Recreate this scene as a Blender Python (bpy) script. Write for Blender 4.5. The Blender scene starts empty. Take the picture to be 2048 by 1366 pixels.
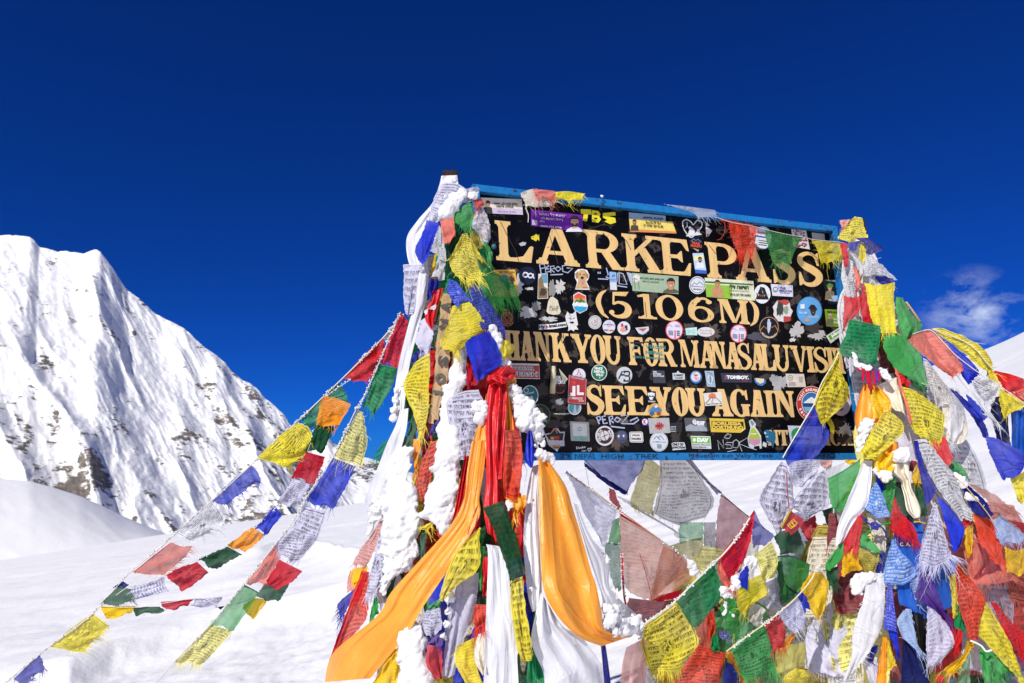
import bpy, math, random
import numpy as np
from mathutils import Vector, Matrix, noise as mnoise
from mathutils.geometry import delaunay_2d_cdt

random.seed(7)
SC = bpy.context.scene
COL = SC.collection
R = math.radians

# ------------------------------------------------------------------ camera
F = 1365.0                       # focal length in pixels of the 2048 px wide photograph
PITCH = math.atan(232 / F)
cam = bpy.data.cameras.new("camera")
cam.sensor_width = 36.0
cam.lens = 36.0 * F / 2048
cam.clip_start = 0.05
cam.clip_end = 20000
cam.dof.use_dof = True
cam.dof.focus_distance = 2.95
cam.dof.aperture_fstop = 5.6
camo = bpy.data.objects.new("camera", cam)
camo.rotation_euler = (R(90) + PITCH, 0, 0)
COL.objects.link(camo)
SC.camera = camo

# ------------------------------------------------------------------ sun and sky
SUN = Vector((-0.43, -0.65, 0.63)).normalized()      # towards the sun
SUN_EL = math.asin(SUN.z)
SUN_AZ = math.atan2(SUN.x, SUN.y)
sl = bpy.data.lights.new("sun", 'SUN')
sl.energy = 4.1
sl.angle = R(0.53)
sl.color = (1.0, 0.965, 0.91)
so = bpy.data.objects.new("sun", sl)
so.rotation_euler = SUN.to_track_quat('Z', 'Y').to_euler()
so.location = (0, 0, 30)
COL.objects.link(so)

W = bpy.data.worlds.new("World")
SC.world = W
W.use_nodes = True
nt = W.node_tree
nt.nodes.clear()
wo = nt.nodes.new("ShaderNodeOutputWorld")
bg = nt.nodes.new("ShaderNodeBackground")
sky = nt.nodes.new("ShaderNodeTexSky")
sky.sky_type = 'NISHITA'
sky.sun_disc = False
sky.sun_elevation = SUN_EL
sky.sun_rotation = SUN_AZ
sky.altitude = 5100
sky.air_density = 1.2
sky.dust_density = 0.0
sky.ozone_density = 6.0
gam = nt.nodes.new("ShaderNodeMix"); gam.data_type = 'RGBA'; gam.blend_type = 'MULTIPLY'
gam.inputs[0].default_value = 1.0
gam.inputs[7].default_value = (0.035, 0.26, 0.80, 1)      # the deep polarised blue of thin high-altitude air
nt.links.new(sky.outputs[0], gam.inputs[6])
# thin wisps of cloud low over the right-hand snow slope
tc = nt.nodes.new("ShaderNodeTexCoord")
mp = nt.nodes.new("ShaderNodeMapping"); mp.inputs['Scale'].default_value = (1.0, 1.0, 1.7)
cn = nt.nodes.new("ShaderNodeTexNoise"); cn.inputs['Scale'].default_value = 19.0
cn.inputs['Detail'].default_value = 9; cn.inputs['Roughness'].default_value = 0.62
cn.inputs['Distortion'].default_value = 0.2
nt.links.new(tc.outputs['Generated'], mp.inputs[0]); nt.links.new(mp.outputs[0], cn.inputs['Vector'])
cr = nt.nodes.new("ShaderNodeMapRange"); cr.inputs[1].default_value = 0.45; cr.inputs[2].default_value = 0.74
nt.links.new(cn.outputs['Fac'], cr.inputs[0])
cl = nt.nodes.new("ShaderNodeVectorMath"); cl.operation = 'DISTANCE'          # the small cloud bank stands in one quarter of an otherwise clear sky
cl.inputs[1].default_value = (0.559, 0.811, 0.172)
nt.links.new(tc.outputs['Generated'], cl.inputs[0])
clr = nt.nodes.new("ShaderNodeMapRange"); clr.inputs[1].default_value = 0.062; clr.inputs[2].default_value = 0.0
nt.links.new(cl.outputs['Value'], clr.inputs[0])
sx = nt.nodes.new("ShaderNodeSeparateXYZ"); nt.links.new(tc.outputs['Generated'], sx.inputs[0])
el1 = nt.nodes.new("ShaderNodeMapRange"); el1.inputs[1].default_value = 0.36; el1.inputs[2].default_value = 0.22
nt.links.new(sx.outputs['Z'], el1.inputs[0])
m1 = nt.nodes.new("ShaderNodeMath"); m1.operation = 'MULTIPLY'
m2 = nt.nodes.new("ShaderNodeMath"); m2.operation = 'MULTIPLY'
nt.links.new(cr.outputs[0], m1.inputs[0]); nt.links.new(el1.outputs[0], m1.inputs[1])
nt.links.new(m1.outputs[0], m2.inputs[0]); nt.links.new(clr.outputs[0], m2.inputs[1])
mixc = nt.nodes.new("ShaderNodeMix"); mixc.data_type = 'RGBA'
mixc.inputs[7].default_value = (7.5, 8.6, 10.5, 1)
nt.links.new(m2.outputs[0], mixc.inputs[0]); nt.links.new(gam.outputs[2], mixc.inputs[6])
nt.links.new(mixc.outputs[2], bg.inputs['Color'])
bg.inputs['Strength'].default_value = 0.085
nt.links.new(bg.outputs[0], wo.inputs[0])

SC.view_settings.view_transform = 'Standard'
SC.view_settings.look = 'None'
SC.view_settings.exposure = 0.21
SC.view_settings.gamma = 1.0
SC.render.engine = 'CYCLES'
SC.cycles.max_bounces = 8
SC.cycles.transparent_max_bounces = 16
SC.cycles.caustics_reflective = False
SC.cycles.caustics_refractive = False
SC.cycles.use_denoising = True

# ------------------------------------------------------------------ pixel rays (photograph pixels, camera at the origin)
cF = Vector((0, math.cos(PITCH), math.sin(PITCH)))
cR = Vector((1, 0, 0))
cU = Vector((0, -math.sin(PITCH), math.cos(PITCH)))
def ray(x, y):
    return cF + cR * ((x - 1024) / F) - cU * ((y - 683) / F)
def P(x, y, d):
    """world point d metres in front of the camera along its axis, on the ray of a pixel"""
    return ray(x, y) * d
def interp(tab, v):
    if v <= tab[0][0]: return tab[0][1]
    for (a, b), (c, d) in zip(tab, tab[1:]):
        if v <= c: return b + (d - b) * (v - a) / (c - a)
    return tab[-1][1]

# ------------------------------------------------------------------ object helpers
def lin(h):
    h = h.lstrip('#')
    c = [int(h[i:i + 2], 16) / 255 for i in (0, 2, 4)]
    return tuple(x / 12.92 if x <= 0.04045 else ((x + 0.055) / 1.055) ** 2.4 for x in c) + (1,)

def tag(o, label=None, cat=None, group=None, kind=None):
    if label: o["label"] = label
    if cat: o["category"] = cat
    if group: o["group"] = group
    if kind: o["kind"] = kind
    return o

def empty(name, loc, label=None, cat=None, group=None):
    o = bpy.data.objects.new(name, None)
    o.location = loc
    o.empty_display_size = 0.1
    COL.objects.link(o)
    return tag(o, label, cat, group)

def mesh(name, verts, faces, mats, parent=None, smooth=False, uvs=None, mi=None):
    me = bpy.data.meshes.new(name)
    me.from_pydata([tuple(v) for v in verts], [], faces)
    for m in (mats if isinstance(mats, (list, tuple)) else [mats]):
        me.materials.append(m)
    if mi is not None:
        me.polygons.foreach_set("material_index", mi)
    if smooth:
        me.polygons.foreach_set("use_smooth", [True] * len(me.polygons))
    if uvs is not None:
        uvl = me.uv_layers.new(name="UVMap")
        li = np.zeros(len(me.loops), dtype=np.int32)
        me.loops.foreach_get("vertex_index", li)
        uvl.data.foreach_set("uv", np.asarray(uvs, dtype=np.float32)[li].ravel())
    me.update()
    o = bpy.data.objects.new(name, me)
    COL.objects.link(o)
    if parent is not None:
        o.parent = parent
        o.matrix_parent_inverse = Matrix.Translation(-parent.location)
    return o

class MB:
    """collects simple shapes for ONE mesh object"""
    def __init__(s): s.v = []; s.f = []; s.mi = []
    def add(s, vs, fs, mi=0):
        b = len(s.v); s.v += [Vector(v) for v in vs]
        s.f += [tuple(i + b for i in f) for f in fs]; s.mi += [mi] * len(fs)
    def prism(s, a, b, mi=0):
        """closed loft between two loops of equal length"""
        n = len(a)
        fs = [(i, (i + 1) % n, n + (i + 1) % n, n + i) for i in range(n)] + [tuple(range(n - 1, -1, -1)), tuple(range(n, 2 * n))]
        s.add(list(a) + list(b), fs, mi)
    def tube(s, pts, r, n=6, mi=0):
        pts = [Vector(p) for p in pts]
        rs = r if isinstance(r, (list, tuple)) else [r] * len(pts)
        vs = []; fs = []
        for i, p in enumerate(pts):
            t = (pts[min(i + 1, len(pts) - 1)] - pts[max(i - 1, 0)])
            t = t.normalized() if t.length > 1e-9 else Vector((0, 0, 1))
            a = t.cross(Vector((0.31, 0.9, 0.2))).normalized(); b = t.cross(a)
            for k in range(n):
                an = 2 * math.pi * k / n
                vs.append(p + (a * math.cos(an) + b * math.sin(an)) * rs[i])
        for i in range(len(pts) - 1):
            for k in range(n):
                fs.append((i * n + k, i * n + (k + 1) % n, (i + 1) * n + (k + 1) % n, (i + 1) * n + k))
        fs.append(tuple(range(n - 1, -1, -1))); fs.append(tuple(range((len(pts) - 1) * n, len(pts) * n)))
        s.add(vs, fs, mi)
    def build(s, name, mats, parent=None, smooth=False):
        return mesh(name, s.v, s.f, mats, parent, smooth, mi=s.mi)

# ------------------------------------------------------------------ node helpers
class NT:
    def __init__(s, tree): s.t = tree
    def n(s, typ, **kw):
        x = s.t.nodes.new(typ)
        for k, v in kw.items(): setattr(x, k, v)
        return x
    def put(s, sock, v):
        if v is None: return
        if isinstance(v, bpy.types.NodeSocket): s.t.links.new(v, sock)
        else: sock.default_value = v
    def m(s, op, a, b=None, c=None, clamp=False):
        x = s.n("ShaderNodeMath", operation=op, use_clamp=clamp)
        s.put(x.inputs[0], a); s.put(x.inputs[1], b); s.put(x.inputs[2], c)
        return x.outputs[0]
    def mr(s, v, a, b, c=0.0, d=1.0):
        x = s.n("ShaderNodeMapRange")
        s.put(x.inputs[0], v)
        for i, q in zip((1, 2, 3, 4), (a, b, c, d)): s.put(x.inputs[i], q)
        return x.outputs[0]
    def noise(s, vec, scale, detail=2.0, rough=0.5, dist=0.0):
        x = s.n("ShaderNodeTexNoise")
        if vec is not None: s.put(x.inputs['Vector'], vec)
        s.put(x.inputs['Scale'], scale); x.inputs['Detail'].default_value = detail
        x.inputs['Roughness'].default_value = rough; x.inputs['Distortion'].default_value = dist
        return x.outputs['Fac']
    def mix(s, f, a, b, bt='MIX'):
        x = s.n("ShaderNodeMix", data_type='RGBA', blend_type=bt)
        s.put(x.inputs[0], f); s.put(x.inputs[6], a); s.put(x.inputs[7], b)
        return x.outputs[2]
    def xyz(s, x, y, z=0.0):
        c = s.n("ShaderNodeCombineXYZ")
        s.put(c.inputs[0], x); s.put(c.inputs[1], y); s.put(c.inputs[2], z)
        return c.outputs[0]
    def bump(s, h, strength, dist, normal=None):
        b = s.n("ShaderNodeBump")
        b.inputs['Strength'].default_value = strength; b.inputs['Distance'].default_value = dist
        s.put(b.inputs['Height'], h)
        if normal is not None: s.put(b.inputs['Normal'], normal)
        return b.outputs[0]

def newmat(name):
    m = bpy.data.materials.new(name)
    m.use_nodes = True
    m.node_tree.nodes.clear()
    t = NT(m.node_tree)
    out = t.n("ShaderNodeOutputMaterial")
    return m, t, out

MATS = {}
def plain(hexcol, rough=0.5, spec=0.4, name=None):
    k = ('p', hexcol, rough, spec)
    if k in MATS: return MATS[k]
    m, t, out = newmat(name or "paint_" + hexcol.strip('#'))
    p = t.n("ShaderNodeBsdfPrincipled")
    tcx = t.n("ShaderNodeTexCoord")
    n = t.noise(tcx.outputs['Object'], 60.0, 3)
    c = lin(hexcol)
    t.put(p.inputs['Base Color'], t.mix(t.mr(n, 0.3, 0.7), tuple(x * 0.9 for x in c[:3]) + (1,), tuple(min(1, x * 1.06) for x in c[:3]) + (1,)))
    p.inputs['Roughness'].default_value = rough
    p.inputs['Specular IOR Level'].default_value = spec
    t.t.links.new(p.outputs[0], out.inputs[0])
    MATS[k] = m
    return m

# printed Tibetan block text: rows of small strokes, a frame line and a blot-like figure in the middle
def print_group():
    g = bpy.data.node_groups.new("block_print", 'ShaderNodeTree')
    for nm, dv in (("Rows", 12.0), ("Fade", 0.3)):
        s = g.interface.new_socket(nm, in_out='INPUT', socket_type='NodeSocketFloat'); s.default_value = dv
    g.interface.new_socket("Mask", in_out='OUTPUT', socket_type='NodeSocketFloat')
    t = NT(g)
    gi = t.n("NodeGroupInput"); go = t.n("NodeGroupOutput")
    uv = t.n("ShaderNodeUVMap", uv_map="UVMap")
    sp = t.n("ShaderNodeSeparateXYZ"); t.put(sp.inputs[0], uv.outputs[0])
    oi = t.n("ShaderNodeObjectInfo")
    rnd = t.m('MULTIPLY', oi.outputs['Random'], 97.0)
    wob = t.m('MULTIPLY', t.m('SUBTRACT', t.noise(uv.outputs[0], 3.0, 1), 0.5), 0.03)
    u = sp.outputs[0]; v = t.m('ADD', sp.outputs[1], wob)
    row = t.m('MULTIPLY', v, gi.outputs['Rows'])
    fr = t.m('FRACT', row); idr = t.m('FLOOR', row)
    inrow = t.m('MULTIPLY', t.mr(fr, 0.12, 0.24), t.mr(fr, 0.92, 0.62))
    stroke = t.noise(t.xyz(t.m('ADD', t.m('MULTIPLY', u, 72.0), rnd), t.m('ADD', t.m('MULTIPLY', idr, 7.31), t.m('MULTIPLY', fr, 1.5))), 1.0, 1.0)
    head = t.m('MULTIPLY', t.mr(fr, 0.12, 0.2), t.mr(fr, 0.42, 0.32))
    st = t.m('MAXIMUM', t.mr(stroke, 0.44, 0.54), t.m('MULTIPLY', head, 0.6))
    word = t.noise(t.xyz(t.m('ADD', t.m('MULTIPLY', u, 11.0), rnd), t.m('MULTIPLY', idr, 5.7)), 1.0, 0.0)
    txt = t.m('MULTIPLY', t.m('MULTIPLY', inrow, st), t.mr(word, 0.34, 0.42))
    au = t.m('ABSOLUTE', t.m('SUBTRACT', u, 0.5)); av = t.m('ABSOLUTE', t.m('SUBTRACT', v, 0.5))
    mx = t.m('MAXIMUM', au, av)
    txt = t.m('MULTIPLY', txt, t.mr(mx, 0.42, 0.40))
    du = t.m('SUBTRACT', u, 0.5); dv = t.m('SUBTRACT', v, 0.52)
    r2 = t.m('SQRT', t.m('ADD', t.m('MULTIPLY', du, du), t.m('MULTIPLY', t.m('MULTIPLY', dv, dv), 1.6)))
    txt = t.m('MULTIPLY', txt, t.mr(r2, 0.13, 0.15))
    fig = t.noise(t.xyz(t.m('ADD', t.m('MULTIPLY', u, 15.0), rnd), t.m('MULTIPLY', v, 15.0)), 1.0, 2.5, 0.6, 1.2)
    fig = t.m('MULTIPLY', t.mr(fig, 0.43, 0.52), t.mr(r2, 0.15, 0.08))
    line = t.m('MULTIPLY', t.mr(mx, 0.436, 0.442), t.mr(mx, 0.458, 0.452))
    a = t.m('MAXIMUM', txt, t.m('MAXIMUM', fig, line))
    fade = t.noise(t.xyz(t.m('ADD', u, rnd), v), 3.5, 3)
    fade = t.mr(fade, t.m('SUBTRACT', gi.outputs['Fade'], 0.12), t.m('ADD', gi.outputs['Fade'], 0.2))
    t.put(go.inputs['Mask'], t.m('MULTIPLY', a, fade, clamp=True))
    return g
PRINT = print_group()

CLOTHC = dict(red='#dc1a24', crim='#c80c2a', salm='#ea7c6a', pink='#e6a59a', rust='#e8482a', maroon='#8f2430', orange='#ffa01c', saff='#ffa030',
              yel='#f4e03c', pyel='#f5ea86', gold='#f6c418', olive='#b8a62a', grn='#0e8a50', dgrn='#12502c', lgrn='#3fa24e', pgrn='#8fc49a',
              blue='#1e36c8', dblue='#131c80', navy='#101a58', sky='#4e86d6', pblue='#a8c0e8', lav='#d8d6ea', white='#dedee2', cream='#ece2cc',
              grey='#e6dfd6', tan='#c9a878', purp='#4a1d86', black='#0d0d10', satb='#0f54b4', tanred='#d9957a', indigo='#2a2f9c')

def cloth_mat(col, pr=0, sheer=0.0, satin=False, rows=12, ink='#1c1a22', fade=0.35, stain=0.0):
    k = ('c', col, pr, sheer, satin, rows, ink, fade, stain)
    if k in MATS: return MATS[k]
    m, t, out = newmat(("satin_" if satin else "cotton_") + col)
    c = lin(CLOTHC[col])
    tcx = t.n("ShaderNodeTexCoord")
    uv = t.n("ShaderNodeUVMap", uv_map="UVMap")
    big = t.noise(tcx.outputs['Object'], 9.0, 4, 0.6)
    lo = tuple(x * 0.88 for x in c[:3]) + (1,)
    hi = tuple(min(0.93, x * 1.06 + 0.012) for x in c[:3]) + (1,)
    colr = t.mix(t.mr(big, 0.32, 0.66), lo, hi)
    if not satin:                                            # sun-bleached patches
        bl = t.noise(tcx.outputs['Object'], 5.0, 3, 0.6, 0.4)
        colr = t.mix(t.mr(bl, 0.42, 0.75, 0.0, 0.26), colr, tuple(0.45 * x + 0.48 for x in c[:3]) + (1,))
    if stain:
        st = t.noise(tcx.outputs['Object'], 16.0, 5, 0.65)
        colr = t.mix(t.mr(st, 0.62 - stain * 0.2, 0.78 - stain * 0.2), colr, lin('#7a6a55'))
    mask = None
    if pr:
        g = t.n("ShaderNodeGroup"); g.node_tree = PRINT
        g.inputs['Rows'].default_value = round(rows * 1.45); g.inputs['Fade'].default_value = fade
        mask = t.m('MULTIPLY', g.outputs[0], pr * 0.86)
        colr = t.mix(mask, colr, lin(ink))
    # woven threads
    wx = t.n("ShaderNodeTexWave"); wx.inputs['Scale'].default_value = 160; t.put(wx.inputs['Vector'], uv.outputs[0])
    wrk = t.noise(tcx.outputs['Object'], 45.0, 3, 0.6)
    h = t.m('ADD', t.m('MULTIPLY', wx.outputs['Fac'], 0.15), wrk)
    nrm = t.bump(h, 0.35 if not satin else 0.16, 0.006)
    # crumples and sharp creases; silk creases run along its length
    su = t.n("ShaderNodeSeparateXYZ"); t.put(su.inputs[0], uv.outputs[0])
    if satin:
        oi = t.n("ShaderNodeObjectInfo")
        cv = t.xyz(t.m('MULTIPLY', su.outputs[0], 2.8), t.m('MULTIPLY', su.outputs[1], 2.0), t.m('MULTIPLY', oi.outputs['Random'], 40.0))
        cz = t.noise(cv, 1.0, 2, 0.5, 0.7)
        cz2 = t.noise(tcx.outputs['Object'], 9.0, 1, 0.5, 1.0)
        cz = t.m('ADD', t.m('POWER', t.m('ABSOLUTE', t.m('MULTIPLY', t.m('SUBTRACT', cz, 0.5), 2.0)), 0.5), t.m('MULTIPLY', t.m('POWER', t.m('ABSOLUTE', t.m('MULTIPLY', t.m('SUBTRACT', cz2, 0.5), 2.0)), 0.5), 0.25))
        nrm = t.bump(cz, 0.34, 0.022, nrm)
    else:
        cz = t.noise(tcx.outputs['Object'], 11.0, 2, 0.55, 0.8)
        cz = t.m('POWER', t.m('ABSOLUTE', t.m('MULTIPLY', t.m('SUBTRACT', cz, 0.5), 2.0)), 0.6)
        nrm = t.bump(cz, 0.55, 0.020, nrm)
    if satin:
        v = t.n("ShaderNodeTexVoronoi", feature='DISTANCE_TO_EDGE'); v.inputs['Scale'].default_value = 26
        t.put(v.inputs['Vector'], t.xyz(t.m('MULTIPLY', uv.outputs[0], 1.0), 0) if False else tcx.outputs['Object'])
        spot = t.noise(tcx.outputs['Object'], 7.0, 1)
        pat = t.m('MULTIPLY', t.mr(v.outputs['Distance'], 0.05, 0.02), t.mr(spot, 0.5, 0.58))
        nrm = t.bump(pat, 0.22, 0.002, nrm)
        rough = t.mr(pat, 0, 1, 0.36, 0.30)
    else:
        rough = 0.85
    p = t.n("ShaderNodeBsdfPrincipled")
    t.put(p.inputs['Base Color'], colr); t.put(p.inputs['Roughness'], rough)
    p.inputs['Specular IOR Level'].default_value = 0.5 if satin else 0.12
    t.put(p.inputs['Normal'], nrm)
    tr = t.n("ShaderNodeBsdfTranslucent")
    t.put(tr.inputs['Color'], t.mix(0.35, colr, tuple(min(1, x * 1.35 + 0.02) for x in c[:3]) + (1,)) if mask is None else colr)
    t.put(tr.inputs['Normal'], nrm)
    mx = t.n("ShaderNodeMixShader"); mx.inputs[0].default_value = 0.10 if satin else (0.55 if sheer >= 0.25 else 0.27)
    t.t.links.new(p.outputs[0], mx.inputs[1]); t.t.links.new(tr.outputs[0], mx.inputs[2])
    last = mx.outputs[0]
    if sheer > 0:
        tp = t.n("ShaderNodeBsdfTransparent")
        tp.inputs['Color'].default_value = tuple(0.45 + 0.55 * x ** 0.5 for x in c[:3]) + (1,)
        ms = t.n("ShaderNodeMixShader")
        worn = t.mr(t.noise(tcx.outputs['Object'], 14.0, 3), 0.35, 0.7, sheer * 0.7, min(0.92, sheer * 1.25))
        f = worn
        if mask is not None: f = t.m('MULTIPLY', f, t.m('SUBTRACT', 1.0, t.m('MULTIPLY', mask, 0.75)))
        t.put(ms.inputs[0], f)
        t.t.links.new(last, ms.inputs[1]); t.t.links.new(tp.outputs[0], ms.inputs[2])
        last = ms.outputs[0]
    t.t.links.new(last, out.inputs[0])
    MATS[k] = m
    return m

def snow_mat(name, bumps, tint=(0.885, 0.878, 0.862), sss=0.0):
    m, t, out = newmat(name)
    p = t.n("ShaderNodeBsdfPrincipled")
    tcx = t.n("ShaderNodeTexCoord")
    p.inputs['Base Color'].default_value = tint + (1,)
    p.inputs['Roughness'].default_value = 0.55
    p.inputs['Specular IOR Level'].default_value = 0.25
    if sss:
        p.inputs['Subsurface Weight'].default_value = sss; p.inputs['Subsurface Radius'].default_value = (1, 1, 1); p.inputs['Subsurface Scale'].default_value = 0.012
    nrm = None
    for sc, st, di in bumps:
        nrm = t.bump(t.noise(tcx.outputs['Object'], sc, 6, 0.6), st, di, nrm)
    t.put(p.inputs['Normal'], nrm)
    t.t.links.new(p.outputs[0], out.inputs[0])
    return m
M_CLUMP = snow_mat("fluffy_snow", [(70.0, 0.4, 0.010), (260.0, 0.5, 0.004)], (0.765, 0.76, 0.75), 0.4)
# ------------------------------------------------------------------ numpy noise for terrain
def _hash(ix, iy, seed):
    h = (ix.astype(np.int64) * 374761393 + iy.astype(np.int64) * 668265263 + seed * 1442695041) & 0x7fffffff
    h = ((h ^ (h >> 13)) * 1274126177) & 0x7fffffff
    h = h ^ (h >> 16)
    return (h & 0xffff) / 65535.0
def vnoise(x, y, seed=0):
    ix = np.floor(x); iy = np.floor(y); fx = x - ix; fy = y - iy
    fx = fx * fx * fx * (fx * (fx * 6 - 15) + 10); fy = fy * fy * fy * (fy * (fy * 6 - 15) + 10)
    a = _hash(ix, iy, seed); b = _hash(ix + 1, iy, seed); c = _hash(ix, iy + 1, seed); d = _hash(ix + 1, iy + 1, seed)
    return (a + (b - a) * fx) * (1 - fy) + (c + (d - c) * fx) * fy
def fbm(x, y, oct=5, seed=0, gain=0.5):
    s = 0; a = 1; n = 0
    for o in range(oct):
        s = s + a * vnoise(x * 2 ** o + 17.3 * o, y * 2 ** o - 9.1 * o, seed + o); n += a; a *= gain
    return s / n
def ridged(x, y, oct=5, seed=0, gain=0.55):
    s = 0; a = 1; n = 0
    for o in range(oct):
        s = s + a * (1 - np.abs(2 * vnoise(x * 2 ** o + 5.7 * o, y * 2 ** o + 3.3 * o, seed + o) - 1)); n += a; a *= gain
    return s / n
def sstep(a, b, x):
    t = np.clip((x - a) / (b - a), 0, 1); return t * t * (3 - 2 * t)
def az_el(x, y):
    r = ray(x, y); h = math.hypot(r.x, r.y)
    return math.atan2(r.x, r.y), r.z / h

def grid_faces(nr, nc, closed=False):
    i = np.arange(nr - 1)[:, None]; j = np.arange(nc if closed else nc - 1)[None, :]
    j2 = (j + 1) % nc
    q = np.stack([i * nc + j, i * nc + j2, (i + 1) * nc + j2, (i + 1) * nc + j], -1).reshape(-1, 4)
    return q
def big_mesh(name, V, Q, mat, attr=None):
    me = bpy.data.meshes.new(name)
    V = np.asarray(V, dtype=np.float32).reshape(-1, 3)
    me.vertices.add(len(V)); me.vertices.foreach_set("co", V.ravel())
    me.loops.add(Q.size); me.loops.foreach_set("vertex_index", Q.astype(np.int32).ravel())
    me.polygons.add(len(Q)); me.polygons.foreach_set("loop_start", np.arange(0, Q.size, 4, dtype=np.int32))
    me.polygons.foreach_set("use_smooth", np.ones(len(Q), dtype=bool))
    if attr is not None:
        for nm, vals in attr.items():
            at = me.attributes.new(nm, 'FLOAT', 'POINT'); at.data.foreach_set("value", np.asarray(vals, dtype=np.float32).ravel())
    me.update(calc_edges=True); me.validate()
    me.materials.append(mat)
    o = bpy.data.objects.new(name, me); COL.objects.link(o)
    return o

# ------------------------------------------------------------------ the snowfield: one sheet round the camera out to the horizon
SKYL = [(-900, 1290), (-400, 1182), (0, 1121), (150, 1098), (300, 1073), (450, 1049), (600, 1026), (740, 1003), (900, 968), (1130, 905), (1500, 815), (1800, 748),
        (1980, 703), (2048, 667), (2300, 520), (2700, 380)]
skt = [az_el(x, y) for x, y in SKYL]
AZ = np.concatenate([np.linspace(-math.pi, R(-46), 50, endpoint=False), np.linspace(R(-46), R(46), 420), np.linspace(R(46), math.pi, 51)[1:-1]])
RR = np.concatenate([np.geomspace(0.4, 3.0, 14, endpoint=False), np.geomspace(3.0, 64, 330, endpoint=False), np.geomspace(64, 6000, 40)])
az = AZ[None, :]; rr = RR[:, None]
e = np.interp(AZ, [a for a, _ in skt], [b for _, b in skt], left=-0.10, right=0.10)
def gsm(v, n):
    k = np.exp(-0.5 * (np.arange(-3 * n, 3 * n + 1) / n) ** 2); k /= k.sum()
    return np.convolve(np.pad(v, 3 * n, mode='edge'), k, 'valid')
e = gsm(e, 9)
wback = sstep(R(50), R(95), np.abs(AZ))
eb = np.interp(AZ, [-math.pi, R(-130), R(-60), R(60), R(130), math.pi], [0.05, 0.0, -0.06, 0.30, 0.20, 0.05])     # snow goes on out of view, banked up to bounce light onto the sign
e = gsm(e * (1 - wback) + eb * wback, 4)[None, :]
RB, Z0 = 60.0, -1.62
near = Z0 + (RB * e - Z0) * (rr / RB)
far = RB * e + (rr - RB) * (e - 0.02) - 0.0011 * (rr - RB) ** 2
far = np.maximum(far, -140 + 0 * rr)
Z = np.where(rr < RB, near, far)
X = rr * np.sin(az); Y = rr * np.cos(az)
fade = 1 - sstep(35, 60, rr)
Z = Z + fade * (0.17 * (fbm(X / 3.1, Y / 1.7, 4, 3) - 0.5) + 0.032 * (fbm(X / 0.45, Y / 0.3, 4, 8) - 0.5) + 0.012 * (fbm(X * 9, Y * 9, 3, 4) - 0.5))
Z = Z + fade * 0.045 * (ridged(X / 5 + Y / 9, Y / 1.3 - X / 6, 3, 5) - 0.6)
def crest(pts, H, wid, back):
    """a wind-cut drift edge: the snow drops by H on the camera's side of a line over the ground"""
    global Z
    ca, cr_ = [], []
    for x, y in pts:
        a_, el_ = az_el(x, y); k = np.interp(a_, AZ, e[0]); cr_.append(-Z0 / max(1e-3, (k - Z0 / RB - el_))); ca.append(a_)
    rc = np.interp(AZ, ca, cr_)[None, :]
    w = np.interp(AZ, [ca[0] - 0.16, ca[0], ca[-1], ca[-1] + 0.16], [0, 1, 1, 0])[None, :]
    dr = rc - rr + 0.10 * (fbm(X / 0.7, Y / 0.7, 3, 21) - 0.5)
    # gentle rise behind the edge, a rounded lip, a short steep face and a long run-out below it
    prof = np.where(dr < 0, 0.5 * np.exp(dr / back), 0.5 - sstep(0, wid, dr) + 0.5 * sstep(wid, wid + 4.0, dr))
    Z = Z + w * H * prof
def ground_line(pts, endw):
    ca, cr_ = [], []
    for x, y in pts:
        a_, el_ = az_el(x, y); k = np.interp(a_, AZ, e[0]); cr_.append(-Z0 / max(1e-3, (k - Z0 / RB - el_))); ca.append(a_)
    w = np.interp(AZ, [ca[0] - endw, ca[0], ca[-1], ca[-1] + endw], [0, 1, 1, 0])[None, :]
    return np.interp(AZ, ca, cr_)[None, :], w
def mound(pts, H, back, front, endw=0.10):
    """a drift: gentle windward slope towards the camera, steep lee side beyond its crest"""
    global Z
    rc, w = ground_line(pts, endw)
    dr = rc - rr + 0.16 * (fbm(X / 0.9, Y / 0.9, 3, 27) - 0.5)
    Z = Z + w * w * (3 - 2 * w) * H * sstep(-back, 0.10, dr) * np.exp(-np.clip(dr, 0, None) / front)
crest([(60, 1352), (140, 1338), (230, 1300), (330, 1268), (430, 1240), (520, 1225), (640, 1205)], 0.26, 0.9, 1.6)
mound([(520, 1124), (560, 1108), (620, 1110), (690, 1128), (760, 1156)], 0.42, 0.9, 3.4)
mound([(300, 1172), (380, 1170), (470, 1150)], 0.07, 0.35, 1.2)
mound([(-60, 1226), (40, 1208), (120, 1200), (190, 1190)], 0.08, 0.4, 1.6)
rcl, wl = ground_line([(60, 1352), (330, 1268), (640, 1205), (760, 1190)], 0.12)
lee = wl * sstep(-0.1, 0.7, rcl - rr)
Z = Z + lee * (0.055 * (fbm(X / 0.26, Y / 0.26, 4, 61) - 0.5) + 0.022 * (ridged(X / 0.12, Y / 0.16, 3, 63) - 0.5))
# fallen lumps and old tracks on the near slope
lump = np.clip(fbm(X / 0.22, Y / 0.22, 3, 33) - 0.60, 0, 1) * (1 - sstep(6.5, 9, rr))
Z = Z + lump * 0.16 * sstep(0.45, 0.6, fbm(X / 1.1, Y / 1.1, 2, 40))
M_SNOW = snow_mat("wind_packed_snow", [(2.2, 0.25, 0.10), (11.0, 0.30, 0.03), (60.0, 0.25, 0.008)])
g = big_mesh("snowfield", np.stack([X, Y, Z], -1), grid_faces(len(RR), len(AZ), True), M_SNOW)
tag(g, "wind packed white snowfield sloping up to the right", kind="structure")
def ground_z(x, y):
    r = math.hypot(x, y); a = math.atan2(x, y)
    i = int(np.searchsorted(RR, r)); j = int(np.argmin(np.abs(AZ - a)))
    return float(Z[min(i, len(RR) - 1), j])

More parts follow.
